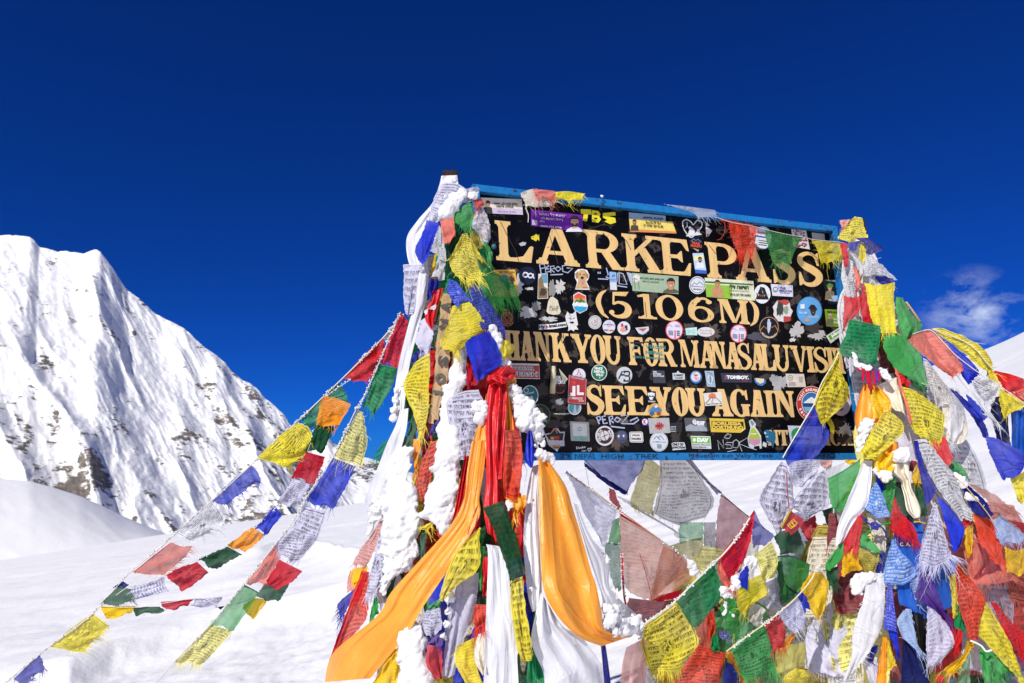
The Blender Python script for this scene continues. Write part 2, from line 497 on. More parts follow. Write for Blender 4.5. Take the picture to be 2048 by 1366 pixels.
# ------------------------------------------------------------------ smooth snow hill in the middle distance, left
def ridge_sheet(name, sky_px, base_px, d_top, d_base, ncol, nrow, bulge, disp, mat, label, back=1.0, rockf=None):
    """a slope hung between a skyline and a foot line, both given as (pixel x, pixel y), at their own distances"""
    xs = np.linspace(sky_px[0][0], sky_px[-1][0], ncol)
    ys = np.interp(xs, [p[0] for p in sky_px], [p[1] for p in sky_px])
    yb = np.interp(xs, [p[0] for p in base_px], [p[1] for p in base_px])
    top = np.array([tuple(ray(x, y)) for x, y in zip(xs, ys)]); bot = np.array([tuple(ray(x, y)) for x, y in zip(xs, yb)])
    dt = np.interp(xs, *d_top) if isinstance(d_top, tuple) else d_top
    db = np.interp(xs, *d_base) if isinstance(d_base, tuple) else d_base
    top = top / np.linalg.norm(top[:, :2], axis=1)[:, None] * np.reshape(dt, (-1, 1)); bot = bot / np.linalg.norm(bot[:, :2], axis=1)[:, None] * np.reshape(db, (-1, 1))
    s = np.linspace(0, 1, nrow)[:, None, None]
    V = top[None] * (1 - s) + bot[None] * s
    V[:, :, 2] += (bulge * np.sin(np.pi * s[:, :, 0]) ** 1.0)
    attr = None
    nrm = np.array([0.0, -0.75, 0.66])
    a = xs[None, :] * np.ones((nrow, 1)); ss = s[:, :, 0] * np.ones((1, ncol))
    D, attr = disp(a, ss)
    V = V + D[:, :, None] * nrm
    # the far side of the crest
    k = 8
    bk = []
    for i in range(k, 0, -1):
        q = V[0].copy(); dirv = top / np.linalg.norm(top, axis=1)[:, None]
        q += dirv * (i / k) ** 1.2 * back * 0.5 * float(np.mean(dt)); q[:, 2] -= (i / k) ** 1.5 * back * 0.28 * float(np.mean(dt)); bk.append(q)
    V = np.concatenate([np.array(bk), V], 0)
    if attr is not None:
        attr = {n: np.concatenate([np.repeat(v[:1], k, 0), v], 0) for n, v in attr.items()}
    o = big_mesh(name, V, grid_faces(V.shape[0], ncol), mat, attr)
    return tag(o, label, kind="structure")

def hill_disp(a, s):
    return (0.9 * (fbm(a / 150 + s * 1, s * 2.5 - a / 300, 3, 11) - 0.5) + 0.5 * (ridged(a / 60 - s * 3, s * 3, 3, 13) - 0.5)) * sstep(0, 0.12, s), {"rock": np.clip(fbm(a / 18, s * 26, 4, 44) - 0.66, 0, 1) * 1.2}

def snow_rock_mat(name, scale, rockc, thr):
    m, t, out = newmat(name)
    p = t.n("ShaderNodeBsdfPrincipled")
    tcx = t.n("ShaderNodeTexCoord")
    at = t.n("ShaderNodeAttribute", attribute_name="rock")
    co = tcx.outputs['Object']
    mp_ = t.n("ShaderNodeMapping"); mp_.inputs['Rotation'].default_value = (0.15, 0.25, 0.1); mp_.inputs['Scale'].default_value = (1, 1, 2.6)
    t.put(mp_.inputs[0], co)
    n1 = t.noise(mp_.outputs[0], scale, 8, 0.68, 0.6)
    n2 = t.noise(mp_.outputs[0], scale * 5, 5, 0.65)
    f = t.m('ADD', at.outputs['Fac'], t.m('ADD', t.m('MULTIPLY', t.m('SUBTRACT', n1, 0.5), 1.3), t.m('MULTIPLY', t.m('SUBTRACT', n2, 0.5), 1.5)))
    f = t.mr(f, thr, thr + 0.14)
    rk = t.mix(t.mr(t.noise(co, scale * 2.2, 5, 0.6), 0.35, 0.65), lin(rockc[0]), lin(rockc[1]))
    rk = t.mix(t.mr(n2, 0.42, 0.6), rk, lin(rockc[2]))
    t.put(p.inputs['Base Color'], t.mix(f, (0.885, 0.88, 0.87, 1), rk))
    p.inputs['Roughness'].default_value = 0.75
    p.inputs['Specular IOR Level'].default_value = 0.15
    h = t.m('ADD', t.m('MULTIPLY', n1, 1.0), t.m('MULTIPLY', n2, 0.5))
    t.put(p.inputs['Normal'], t.bump(t.m('ADD', h, t.m('MULTIPLY', f, 0.25)), 0.42, 9.0 * 0.01 / scale))
    t.t.links.new(p.outputs[0], out.inputs[0])
    return m
M_HILL = snow_mat("hill_snow", [(0.03, 0.35, 2.0), (0.25, 0.25, 0.3)])
ridge_sheet("snow_hill", [(-700, 880), (-300, 925), (0, 958), (60, 962), (100, 973), (160, 992), (210, 1014), (250, 1034), (300, 1055), (340, 1070), (400, 1088), (470, 1110), (560, 1140)],
            [(-700, 1330), (0, 1210), (300, 1150), (560, 1160)], 330.0, 265.0, 150, 90, 2.0, hill_disp, M_HILL,
            "smooth snow hill below the mountain, rising to the left", 0.5)

# ------------------------------------------------------------------ mountains
def ribs(a, s, seed, lean):
    """spurs and couloirs running down to the right; a = pixel column, s = 0 at the crest and 1 at the foot"""
    q = a - lean * s
    q = q + 60 * (fbm(a / 130, s * 3.1, 3, seed + 50) - 0.5) + 18 * (fbm(a / 31, s * 11, 3, seed + 51) - 0.5)
    r1 = ridged(q / 150.0, s * 1.3, 2, seed)
    r2 = ridged(q / 58.0 + s * 1.5, s * 4.2, 3, seed + 7)
    r3 = fbm(a / 34.0 - s * 2, s * 15, 6, seed + 13, 0.52)
    r4 = fbm(a / 6.0, s * 80, 3, seed + 23)
    return r1, r2, r3, r4
def mtn_disp(seed, lean, amp, rockbias):
    def f(a, s):
        r1, r2, r3, r4 = ribs(a, s, seed, lean)
        env = sstep(0.0, 0.10, s)
        D = amp * (1.0 * (r1 - 0.5) * (0.25 + 0.75 * env) + 0.20 * (r2 - 0.55) * (0.3 + 0.7 * env) + 0.24 * (r3 - 0.5) + 0.035 * (r4 - 0.5))
        D = D - amp * 0.15
        gy, gx = np.gradient(D)
        right = np.clip(-gx / amp * 9.0, -0.5, 1.0)           # the steep, wind-stripped side of each rib
        band = fbm(a / 55 + s * 3, s * 9 - a / 160, 4, seed + 31)
        rock = 0.26 * right + 1.05 * (band - 0.50) + rockbias(a, s) + 0.9 * (r3 - 0.5)
        return D, {"rock": rock}
    return f
def rb_main(a, s):
    b = -0.02 + 0.16 * sstep(300, 520, a) + 0.42 * sstep(0.70, 0.90, s) * sstep(60, 160, a) * (1 - sstep(430, 520, a)) + 0.20 * sstep(0.58, 0.74, s) * (1 - sstep(150, 300, a))
    b = b + 0.45 * np.exp(-(((a - 268) / 30) ** 2 + ((s - 0.16) / 0.055) ** 2)) + 0.25 * np.exp(-(((a - 395) / 22) ** 2 + ((s - 0.18) / 0.06) ** 2))
    b = b + 0.22 * np.exp(-(((a - 185) / 40) ** 2 + ((s - 0.14) / 0.05) ** 2))
    return b
M_MTN = snow_rock_mat("mountain_snow_and_rock", 0.014, ('#7b736b', '#9a8b77', '#67615c'), 0.33)
SKM = [(-700, 640), (-420, 560), (-200, 490), (-60, 466), (0, 462), (28, 465), (58, 468), (66, 475), (76, 487), (94, 491), (112, 496), (122, 495), (140, 498), (158, 498), (180, 493), (190, 492), (198, 497),
       (208, 510), (222, 528), (240, 556), (252, 572), (270, 585), (290, 603), (310, 620), (330, 631), (348, 638), (366, 650), (376, 660), (392, 678), (410, 694), (432, 706),
       (448, 720), (462, 738), (484, 756), (500, 760), (514, 772), (528, 790), (548, 806), (566, 824), (580, 846), (600, 878), (640, 930), (690, 985), (760, 1050)]
ridge_sheet("mountain", SKM, [(-700, 1250), (0, 1160), (300, 1120), (760, 1090)], ([-700, 0, 190, 760], [1900, 1700, 1600, 1250]), ([-700, 760], [760, 820]),
            620, 420, -40.0, mtn_disp(3, 330, 50.0, rb_main), M_MTN, "high snow covered mountain with rocky ribs against the deep blue sky", 0.25)
ridge_sheet("mountain_ridge", [(380, 905), (470, 880), (540, 868), (580, 858), (630, 868), (655, 872), (668, 886), (682, 892), (700, 905), (716, 912), (738, 914), (760, 921), (790, 934), (850, 950), (1000, 985), (1200, 1040)],
            [(380, 1130), (1200, 1130)], 2600.0, 1900.0, 320, 200, 0.0, mtn_disp(19, 120, 60.0, lambda a, s: 0.16 + 0 * a), snow_rock_mat("far_ridge_snow", 0.012, ('#66625f', '#7d756b', '#454343'), 0.34),
            "farther low rocky ridge dusted with snow behind the flag lines", 0.2)
# ------------------------------------------------------------------ the sign: plane of the board
BO = Vector((-0.17336, 2.83682, 1.18553))           # outer top-left corner of the frame
BU = Vector((1.86424, 0.55793, 0.0))                # along the top edge
BV = Vector((0.0702, 0.0224, -1.1977))              # down the left edge
BN = BU.cross(BV).normalized()
if BN.y > 0: BN = -BN                               # out of the board, towards the viewer
BUn = BU.normalized(); BVn = BV.normalized()
FD = 0.034                                          # depth of the angle-iron frame
def B(x, y, off=0.0):
    """point on the board's face (off metres proud of it) seen at a photograph pixel"""
    r = ray(x, y); base = BO - BN * 0.0
    o = BO - BN * (FD - off)
    return r * (o.dot(BN) / r.dot(BN))
def Bf(x, y, off=0.0):
    r = ray(x, y); o = BO + BN * off
    return r * (o.dot(BN) / r.dot(BN))
class Zm:
    """a zoomed crop of the photograph: crop pixel -> photograph pixel"""
    def __init__(s, x0, y0, k): s.x0, s.y0, s.k = x0, y0, k
    def __call__(s, x, y): return (s.x0 + x / s.k, s.y0 + y / s.k)
Z1 = Zm(930, 350, 5.06); Z2 = Zm(1300, 350, 4.267); Z3 = Zm(970, 600, 5.06); Z4 = Zm(1330, 620, 4.709); Z5 = Zm(1000, 760, 5.389); Z6 = Zm(1360, 760, 5.12)
ZI = Zm(0, 0, 1)

sign = empty("summit_sign", BO + BV + BU * 0.5 - BN * 0.02 + Vector((0, 0, -0.55)),
             "black painted pass sign in blue iron frame, gold lettering, covered with stickers", "sign")

# paints
def paint(name, hexcol, rough, wear, wearcol='#17151a', scale=30.0, wt=0.62, rust=None):
    m, t, out = newmat(name)
    p = t.n("ShaderNodeBsdfPrincipled")
    tcx = t.n("ShaderNodeTexCoord"); co = tcx.outputs['Object']
    c = lin(hexcol)
    n = t.noise(co, scale, 6, 0.65)
    streak = t.n("ShaderNodeMapping"); streak.inputs['Scale'].default_value = (30, 30, 3); t.put(streak.inputs[0], co)
    br = t.noise(streak.outputs[0], 1.4, 3)
    col = t.mix(t.mr(br, 0.3, 0.7), tuple(x * 0.86 for x in c[:3]) + (1,), tuple(min(1, x * 1.05) for x in c[:3]) + (1,))
    chip = t.mr(n, wt, wt + 0.02)
    chip = t.m('MULTIPLY', chip, t.mr(t.noise(co, scale * 0.22, 2), 0.45, 0.56))
    col = t.mix(t.m('MULTIPLY', chip, wear), col, lin(wearcol))
    if rust:
        rn = t.noise(co, 26.0, 5, 0.7)
        col = t.mix(t.mr(rn, 0.62, 0.70), col, lin(rust))
    t.put(p.inputs['Base Color'], col)
    t.put(p.inputs['Roughness'], t.mr(n, 0.3, 0.7, rough * 0.8, min(1, rough * 1.3)))
    p.inputs['Specular IOR Level'].default_value = 0.16
    t.put(p.inputs['Normal'], t.bump(t.m('ADD', t.m('MULTIPLY', br, 0.4), t.m('MULTIPLY', chip, -0.6)), 0.25, 0.002))
    t.t.links.new(p.outputs[0], out.inputs[0])
    return m
M_BLACK = paint("black_gloss_paint", '#07070a', 0.36, 0.85, '#4a423c', 19.0, 0.555)
M_BLUE = paint("blue_frame_paint", '#1b74b4', 0.5, 0.9, '#3a2a22', 40.0, 0.56, '#5a3a28')
M_GOLD = paint("gold_letter_paint", '#e3bd7e', 0.6, 0.95, '#20191a', 46.0, 0.635)
M_RUST = paint("rusted_iron", '#3b2a22', 0.85, 0.5)
M_WOOD = paint("dark_weathered_post", '#35251f', 0.8, 0.5)

def uvp(u, v, off): return BO + BU * u + BV * v + BN * off
tx, ty = 0.032 / BU.length, 0.033 / BV.length
mb = MB()
mb.prism([uvp(tx * 0.4, ty * 0.4, -FD), uvp(1 - tx * 0.4, ty * 0.4, -FD), uvp(1 - tx * 0.4, 1 - ty * 0.4, -FD), uvp(tx * 0.4, 1 - ty * 0.4, -FD)],
         [uvp(tx * 0.4, ty * 0.4, -FD - 0.004), uvp(1 - tx * 0.4, ty * 0.4, -FD - 0.004), uvp(1 - tx * 0.4, 1 - ty * 0.4, -FD - 0.004), uvp(tx * 0.4, 1 - ty * 0.4, -FD - 0.004)])
mb.build("panel", M_BLACK, sign)
def bar(u0, v0, u1, v1, mitre):
    # bar of the frame: front face mitred, with a thin outer flange behind
    a, b, c, d = mitre
    m = MB()
    m.prism([uvp(*a, 0), uvp(*b, 0), uvp(*c, 0), uvp(*d, 0)], [uvp(*a, -FD + 0.001), uvp(*b, -FD + 0.001), uvp(*c, -FD + 0.001), uvp(*d, -FD + 0.001)])
    m.prism([uvp(*a, -FD + 0.0005), uvp(*b, -FD + 0.0005), uvp(*[(p + q) / 2 for p, q in zip(b, c)], -FD + 0.0005), uvp(*[(p + q) / 2 for p, q in zip(a, d)], -FD + 0.0005)],
            [uvp(*a, -FD - 0.02), uvp(*b, -FD - 0.02), uvp(*[(p + q) / 2 for p, q in zip(b, c)], -FD - 0.02), uvp(*[(p + q) / 2 for p, q in zip(a, d)], -FD - 0.02)])
    o = m.build("frame_bar", M_BLUE, sign)
    bv = o.modifiers.new("bevel", 'BEVEL'); bv.width = 0.0025; bv.segments = 2; bv.limit_method = 'ANGLE'
    return o
g_ = 0.0006
bt = bar(0, 0, 1, 0, ((g_, 0), (1 - g_, 0), (1 - tx - g_, ty), (tx + g_, ty)))
bar(0, 0, 0, 1, ((0, g_), (0, 1 - g_), (tx, 1 - ty - g_), (tx, ty + g_)))
bar(1, 0, 1, 1, ((1, g_), (1, 1 - g_), (1 - tx, 1 - ty - g_), (1 - tx, ty + g_)))
bb = bar(0, 1, 1, 1, ((g_, 1), (1 - g_, 1), (1 - tx - g_, 1 - ty), (tx + g_, 1 - ty)))

def post(x, y, d, half, name, mat):
    p = P(x, y, d); gz = ground_z(p.x, p.y) - 0.25
    m = MB(); h = half
    a = [Vector((p.x + sx * h, p.y + sy * h, p.z)) for sx, sy in ((-1, -1), (1, -1), (1, 1), (-1, 1))]
    b = [Vector((q.x + 0.0702 / 1.1977 * (p.z - gz) * 0.6, q.y, gz)) for q in a]
    m.prism(a, b)
    o = m.build(name, mat, sign)
    bv = o.modifiers.new("bevel", 'BEVEL'); bv.width = 0.004; bv.segments = 2
    return o
post(901, 346, 3.02, 0.033, "post", M_WOOD)
post(1712, 443, 3.62, 0.033, "post", M_WOOD)

# ------------------------------------------------------------------ flat shapes painted or stuck on the board
def ribbon(pts, w):
    """strip of quads along a polyline; w = width (number or one per point)"""
    n = len(pts); ws = w if isinstance(w, (list, tuple)) else [w] * n
    L, Rr = [], []
    for i in range(n):
        a = pts[max(i - 1, 0)]; b = pts[min(i + 1, n - 1)]
        dx, dy = b[0] - a[0], b[1] - a[1]; l = math.hypot(dx, dy) or 1
        L.append((pts[i][0] - dy / l * ws[i] / 2, pts[i][1] + dx / l * ws[i] / 2)); Rr.append((pts[i][0] + dy / l * ws[i] / 2, pts[i][1] - dx / l * ws[i] / 2))
    return [[L[i], L[i + 1], Rr[i + 1], Rr[i]] for i in range(n - 1)]
def spline(pts, k=8):
    out = []
    P_ = [pts[0]] + list(pts) + [pts[-1]]
    for i in range(1, len(P_) - 2):
        p0, p1, p2, p3 = P_[i - 1], P_[i], P_[i + 1], P_[i + 2]
        for j in range(k):
            t = j / k
            out.append(tuple(0.5 * ((2 * p1[c]) + (-p0[c] + p2[c]) * t + (2 * p0[c] - 5 * p1[c] + 4 * p2[c] - p3[c]) * t * t + (-p0[c] + 3 * p1[c] - 3 * p2[c] + p3[c]) * t ** 3) for c in range(len(p1))))
    out.append(tuple(pts[-1]))
    return out
def rect(x0, y0, x1, y1): return [(x0, y0), (x1, y0), (x1, y1), (x0, y1)]
def ringarc(cx, cy, rx, ry, a0, a1, tx_, ty_, n=28):
    """arc band of an ellipse, thicker at the sides (tx_) than top and bottom (ty_)"""
    q = []
    for i in range(n):
        t0 = R(a0 + (a1 - a0) * i / n); t1 = R(a0 + (a1 - a0) * (i + 1) / n)
        f = lambda t, ex, ey: (cx + (rx - ex) * math.cos(t), cy + (ry - ey) * math.sin(t))
        q.append([f(t0, 0, 0), f(t1, 0, 0), f(t1, tx_, ty_), f(t0, tx_, ty_)])
    return q
def union(polys):
    """triangulated union of overlapping polygons"""
    vs, fs = [], []
    for p in polys:
        b = len(vs); vs += [Vector((q[0], q[1])) for q in p]
        idx = list(range(b, b + len(p)))
        ar = sum(p[i][0] * p[(i + 1) % len(p)][1] - p[(i + 1) % len(p)][0] * p[i][1] for i in range(len(p)))
        if abs(ar) < 1e-9: vs = vs[:b]; continue
        fs.append(idx if ar > 0 else idx[::-1])
    ov, oe, of, _, _, org = delaunay_2d_cdt(vs, [], fs, 0, 1e-6)
    return [(v.x, v.y) for v in ov], [tuple(f) for f, g in zip(of, org) if g]

# hand-painted slab serif capitals in a unit-height box of width w, stem s, thin stroke t
def serif(x0, x1, y, up, e=0.09, h=0.085):
    y1 = y - h if up else y + h; yb = y - h * 1.9 if up else y + h * 1.9
    return [rect(x0 - e, min(y, y1), x1 + e, max(y, y1)), [(x0 - e * 0.55, y1), (x1 + e * 0.55, y1), (x1, yb), (x0, yb)]]
def stem(x, s, y0=0.0, y1=1.0, top=True, bot=True, e=0.09):
    q = [rect(x, y0, x + s, y1)]
    if top: q += serif(x, x + s, y1, True, e)
    if bot: q += serif(x, x + s, y0, False, e)
    return q
def glyph(ch, w, s, t):
    e = min(0.09, 0.10 * w)
    if ch == 'L':
        return stem(e, s, e=e) + [[(0, 0), (w * 0.93, 0), (w, 0.40), (w - 0.04, 0.43), (w - 0.10, 0.40), (w * 0.72, 0.15), (w * 0.5, 0.10), (0, 0.10)]]
    if ch in 'EF':
        q = stem(e, s, e=e) + [rect(0, 0.90, w * 0.9, 1.0), [(w * 0.55, 1), (w * 0.92, 1), (w * 0.97, 0.68), (w * 0.89, 0.70), (w * 0.76, 0.87)],
             rect(e + s * 0.5, 0.46, w * 0.62, 0.56), [(w * 0.52, 0.51), (w * 0.70, 0.36), (w * 0.74, 0.36), (w * 0.74, 0.67), (w * 0.70, 0.67)]]
        if ch == 'E': q += [rect(0, 0, w * 0.94, 0.10), [(w * 0.5, 0), (w * 0.95, 0), (w, 0.36), (w * 0.93, 0.35), (w * 0.78, 0.13)]]
        return q
    if ch == 'A':
        ap = w * 0.47
        q = [[(w * 0.10, 0), (w * 0.10 + t * 1.1, 0), (ap + t * 0.2, 0.86), (ap + t * 0.1, 1), (ap - t * 0.5, 1)], [(w * 0.90 - s * 1.15, 0), (w * 0.90, 0), (ap + s * 0.75, 1), (ap - s * 0.42, 1)],
             rect(w * 0.24, 0.26, w * 0.74, 0.36)]
        return q + serif(w * 0.10, w * 0.10 + t, 0, False, e) + serif(w * 0.9 - s * 1.1, w * 0.9 - s * 0.05, 0, False, e * 0.9)
    if ch == 'R':
        return stem(e, s, e=e) + [rect(e, 0.91, w * 0.55, 1), rect(e, 0.43, w * 0.55, 0.52)] + ringarc(w * 0.52, 0.715, w * 0.38, 0.285, -90, 90, s, 0.09) + \
            [[(w * 0.40, 0.50), (w * 0.40 + s * 1.15, 0.50), (w * 0.97, 0.0), (w * 0.97 - s * 1.25, 0.0)], rect(w * 0.97 - s * 1.3, 0, w * 1.0, 0.08)]
    if ch == 'P':
        return stem(e, s, e=e) + [rect(e, 0.91, w * 0.55, 1), rect(e, 0.40, w * 0.55, 0.49)] + ringarc(w * 0.52, 0.70, w * 0.46, 0.30, -90, 90, s, 0.09)
    if ch == 'K':
        return stem(e, s, e=e) + [[(e + s * 0.8, 0.36), (e + s * 0.8, 0.52), (w * 0.70, 0.95), (w * 0.84, 0.95)], [(w * 0.38, 0.60), (w * 0.38 + s * 1.0, 0.66), (w * 0.95, 0.03), (w * 0.95 - s * 1.3, 0.03)]] + \
            [rect(w * 0.62, 0.915, w * 0.95, 1), rect(w * 0.60, 0, w, 0.085)]
    if ch == 'H':
        return stem(e, s, e=e) + stem(w - e - s, s, e=e) + [rect(e, 0.45, w - e, 0.55)]
    if ch == 'N':
        return stem(e, t, e=e) + stem(w - e - t, t, bot=False, e=e) + [[(e * 0.6, 1), (e + s * 1.25, 1), (w - e, 0.0), (w - e - t * 1.0, 0.0)]]
    if ch == 'M':
        m = w * 0.5
        if w < 0.8: s, t, e = s * 0.82, t * 0.8, e * 0.8
        return stem(e, t * 0.8, e=e) + stem(w - e - s, s, e=e) + [[(e, 1), (e + s * 1.3, 1), (m + s * 0.35, 0.04), (m - s * 0.35, 0.04)], [(w - e - t, 1), (w - e, 1), (m + s * 0.3, 0.04), (m - 0.02, 0.04)]]
    if ch == 'I': return stem((w - s) / 2, s, e=max(0.05, (w - s) / 2))
    if ch == 'T':
        x = (w - s) / 2
        return stem(x, s, top=False, e=e) + [rect(0, 0.90, w, 1), [(0, 1), (0.10 * w, 0.68), (0.16 * w, 0.68), (0.30 * w, 0.92)], [(w, 1), (0.90 * w, 0.68), (0.84 * w, 0.68), (0.70 * w, 0.92)]]
    if ch == 'U':
        r = w * 0.5
        return [rect(e, 0.34, e + s, 1), rect(w - e - t, 0.34, w - e, 1)] + serif(e, e + s, 1, True, e) + serif(w - e - t, w - e, 1, True, e) + ringarc(w * 0.5, 0.36, w * 0.5 - e, 0.38, 180, 360, (s + t) / 2, 0.11)
    if ch == 'V':
        return [[(w * 0.08, 1), (w * 0.08 + s * 1.15, 1), (w * 0.54 + s * 0.2, 0.0), (w * 0.54 - s * 0.35, 0.0)], [(w * 0.92 - t, 1), (w * 0.92, 1), (w * 0.54 + s * 0.2, 0), (w * 0.50, 0.06)]] + \
            serif(w * 0.08, w * 0.08 + s, 1, True, e) + serif(w * 0.92 - t, w * 0.92, 1, True, e)
    if ch == 'Y':
        x = w * 0.5 - s * 0.45
        return stem(x, s, 0, 0.46, top=False, e=e * 1.3) + [[(w * 0.06, 1), (w * 0.06 + s * 1.2, 1), (x + s, 0.40), (x, 0.36)], [(w * 0.92 - t, 1), (w * 0.92, 1), (x + s, 0.36), (x + s * 0.45, 0.42)]] + \
            serif(w * 0.06, w * 0.06 + s, 1, True, e) + serif(w * 0.92 - t, w * 0.92, 1, True, e)
    if ch in 'O0': return ringarc(w * 0.5, 0.5, w * 0.5, 0.52, 0, 360, s * 1.08, 0.085, 44)
    if ch == 'C':
        return ringarc(w * 0.54, 0.5, w * 0.54, 0.52, 38, 322, s * 1.05, 0.085, 36) + [[(w * 0.86, 0.60), (w * 0.97, 0.60), (w * 0.97, 0.98), (w * 0.90, 0.98), (w * 0.80, 0.88)]]
    if ch == 'G':
        return ringarc(w * 0.52, 0.5, w * 0.52, 0.52, 40, 318, s * 1.05, 0.085, 36) + [[(w * 0.83, 0.62), (w * 0.92, 0.62), (w * 0.92, 1.0), (w * 0.85, 0.98), (w * 0.76, 0.88)]] + [rect(w * 0.80 - s * 0.6, 0.02, w * 0.80 + s * 0.45, 0.46), rect(w * 0.56, 0.385, w * 1.02, 0.46)]
    if ch == 'S':
        c = spline([(w * 0.86, 0.76), (w * 0.72, 0.925), (w * 0.46, 0.965), (w * 0.21, 0.86), (w * 0.18, 0.70), (w * 0.36, 0.575), (w * 0.60, 0.49), (w * 0.82, 0.36), (w * 0.82, 0.20), (w * 0.62, 0.065), (w * 0.36, 0.04), (w * 0.18, 0.12), (w * 0.10, 0.28)], 6)
        n = len(c); wd = [t * 0.55 + (s * 1.12 - t * 0.55) * math.exp(-((i / n - 0.5) / 0.26) ** 2) for i in range(n)]
        return ribbon(c, wd) + [[(w * 0.82, 0.62), (w * 0.90, 0.62), (w * 0.92, 1.0), (w * 0.86, 1.0), (w * 0.74, 0.88)], [(w * 0.04, 0.40), (w * 0.12, 0.40), (w * 0.26, 0.10), (w * 0.10, 0.0), (w * 0.03, 0.0)]]
    if ch == '5':
        c = spline([(w * 0.22, 0.52), (w * 0.45, 0.60), (w * 0.76, 0.52), (w * 0.86, 0.30), (w * 0.72, 0.10), (w * 0.42, 0.03), (w * 0.20, 0.07), (w * 0.08, 0.16)], 7)
        n = len(c); wd = [t * 0.6 + (s * 1.1 - t * 0.6) * math.exp(-((i / n - 0.45) / 0.22) ** 2) for i in range(n)]
        return ribbon(c, wd) + [[(w * 0.24, 1), (w * 0.94, 1.04), (w * 0.80, 0.86), (w * 0.26, 0.86)], [(w * 0.22, 1), (w * 0.32, 1), (w * 0.26, 0.50), (w * 0.17, 0.50)]] + ringarc(w * 0.12, 0.19, w * 0.12, 0.09, 0, 360, w * 0.12, 0.09, 14)
    if ch == '1': return stem((w - s) / 2, s, top=False, e=(w - s) / 2) + [[((w - s) / 2 + 0.02, 1), (w * 0.02, 0.93), (w * 0.02, 0.86), ((w - s) / 2 + 0.02, 0.88)]]
    if ch == '6':
        return ringarc(w * 0.5, 0.31, w * 0.5, 0.33, 0, 360, s * 0.98, 0.085, 36) + ribbon(spline([(w * 0.12, 0.32), (w * 0.16, 0.62), (w * 0.38, 0.88), (w * 0.66, 0.965), (w * 0.86, 0.86)], 7), [s * 1.0] * 12 + [s * 0.8] * 5 + [0.10] * 12) + ringarc(w * 0.84, 0.83, w * 0.12, 0.085, 0, 360, w * 0.12, 0.085, 14)
    if ch in '()':
        f = (lambda x: x) if ch == '(' else (lambda x: w - x)
        c = spline([(f(w * 0.95), 1.06), (f(w * 0.40), 0.86), (f(w * 0.18), 0.52), (f(w * 0.42), 0.16), (f(w * 0.98), -0.06)], 8)
        n = len(c); return ribbon(c, [0.02 + s * 0.75 * math.sin(math.pi * i / (n - 1)) for i in range(n)])
    return [rect(0, 0, w, 1)]

def letter_line(name, label, items, cap, base, s, t, slant):
    """items: (char, left x, right x) at the baseline in photograph pixels; cap/base: lines (x0, y0, slope)"""
    V, Fc = [], []
    for ch, xl, xr in items:
        fx = lambda x: base[1] + (x - base[0]) * base[2]
        fc = lambda x: cap[1] + (x - cap[0]) * cap[2]
        hpx = fx((xl + xr) / 2) - fc((xl + xr) / 2)
        w = (xr - xl) / hpx
        vs, fs = union(glyph(ch, w, s, t))
        b = len(V)
        for x, y in vs:
            px_ = xl + (x / w) * (xr - xl)
            py = fx(px_) + (fc(px_) - fx(px_)) * y
            px_ -= slant(px_) * (y - 0.5) * hpx
            V.append(B(px_ + 0.35 * math.sin(y * 9 + xl), py, 0.0008))
        Fc += [tuple(i + b for i in f) for f in fs]
    o = mesh(name, V, Fc, M_GOLD, sign)
    tag(o, label)
    return o
sl_ = lambda x: 0.055 + (x - 996) * 0.000115
letter_line("lettering", "gold capitals LARKE PASS, top line of the sign",
    [('L', 991, 1066), ('A', 1068, 1161), ('R', 1169, 1245), ('K', 1246, 1323), ('E', 1319, 1381), ('P', 1412, 1476), ('A', 1468, 1542), ('S', 1543, 1589), ('S', 1594, 1644)],
    (989, 440, 0.1025), (992, 520, 0.083), 0.22, 0.13, sl_)
letter_line("lettering", "gold height (5106M), second line of the sign",
    [('(', 1193, 1216), ('5', 1217, 1262), ('1', 1275, 1312), ('0', 1311, 1366), ('6', 1376, 1427), ('M', 1437, 1498), (')', 1497, 1517)],
    (1216, 583, 0.064), (1216, 633.5, 0.055), 0.25, 0.13, sl_)
letter_line("lettering", "gold capitals THANK YOU FOR MANASALU VISIT, third line",
    [('T', 976, 1009), ('H', 1008, 1041), ('A', 1038, 1070), ('N', 1068, 1101), ('K', 1102, 1141), ('Y', 1144, 1183), ('O', 1181, 1211), ('U', 1208, 1243), ('F', 1256, 1289), ('O', 1287, 1317), ('R', 1315, 1352),
     ('M', 1359, 1399), ('A', 1397, 1434), ('N', 1422, 1452), ('A', 1450, 1482), ('S', 1475, 1502), ('A', 1500, 1531), ('L', 1522, 1552), ('U', 1547, 1580), ('V', 1582, 1616), ('I', 1612, 1631), ('S', 1627, 1656), ('I', 1653, 1668), ('T', 1666, 1696)],
    (1007, 660, 0.0535), (1020, 720, 0.041), 0.168, 0.09, sl_)
letter_line("lettering", "gold capitals SEE YOU AGAIN, fourth line",
    [('S', 1172, 1207), ('E', 1206, 1251), ('E', 1252, 1298), ('Y', 1303, 1344), ('O', 1344, 1377), ('U', 1373, 1412), ('A', 1422, 1465), ('G', 1460, 1499), ('A', 1499, 1532), ('I', 1530, 1549), ('N', 1549, 1590)],
    (1172, 769.5, 0.031), (1172, 829, 0.013), 0.22, 0.13, sl_)
letter_line("lettering", "worn gold letters of the half covered bottom line",
    [('N', 1534, 1558), ('T', 1557, 1578), ('I', 1650, 1660), ('C', 1660, 1681), ('A', 1681, 1706), ('P', 1705, 1722)],
    (1540, 860, 0.004), (1540, 891, 0.0), 0.22, 0.13, sl_)

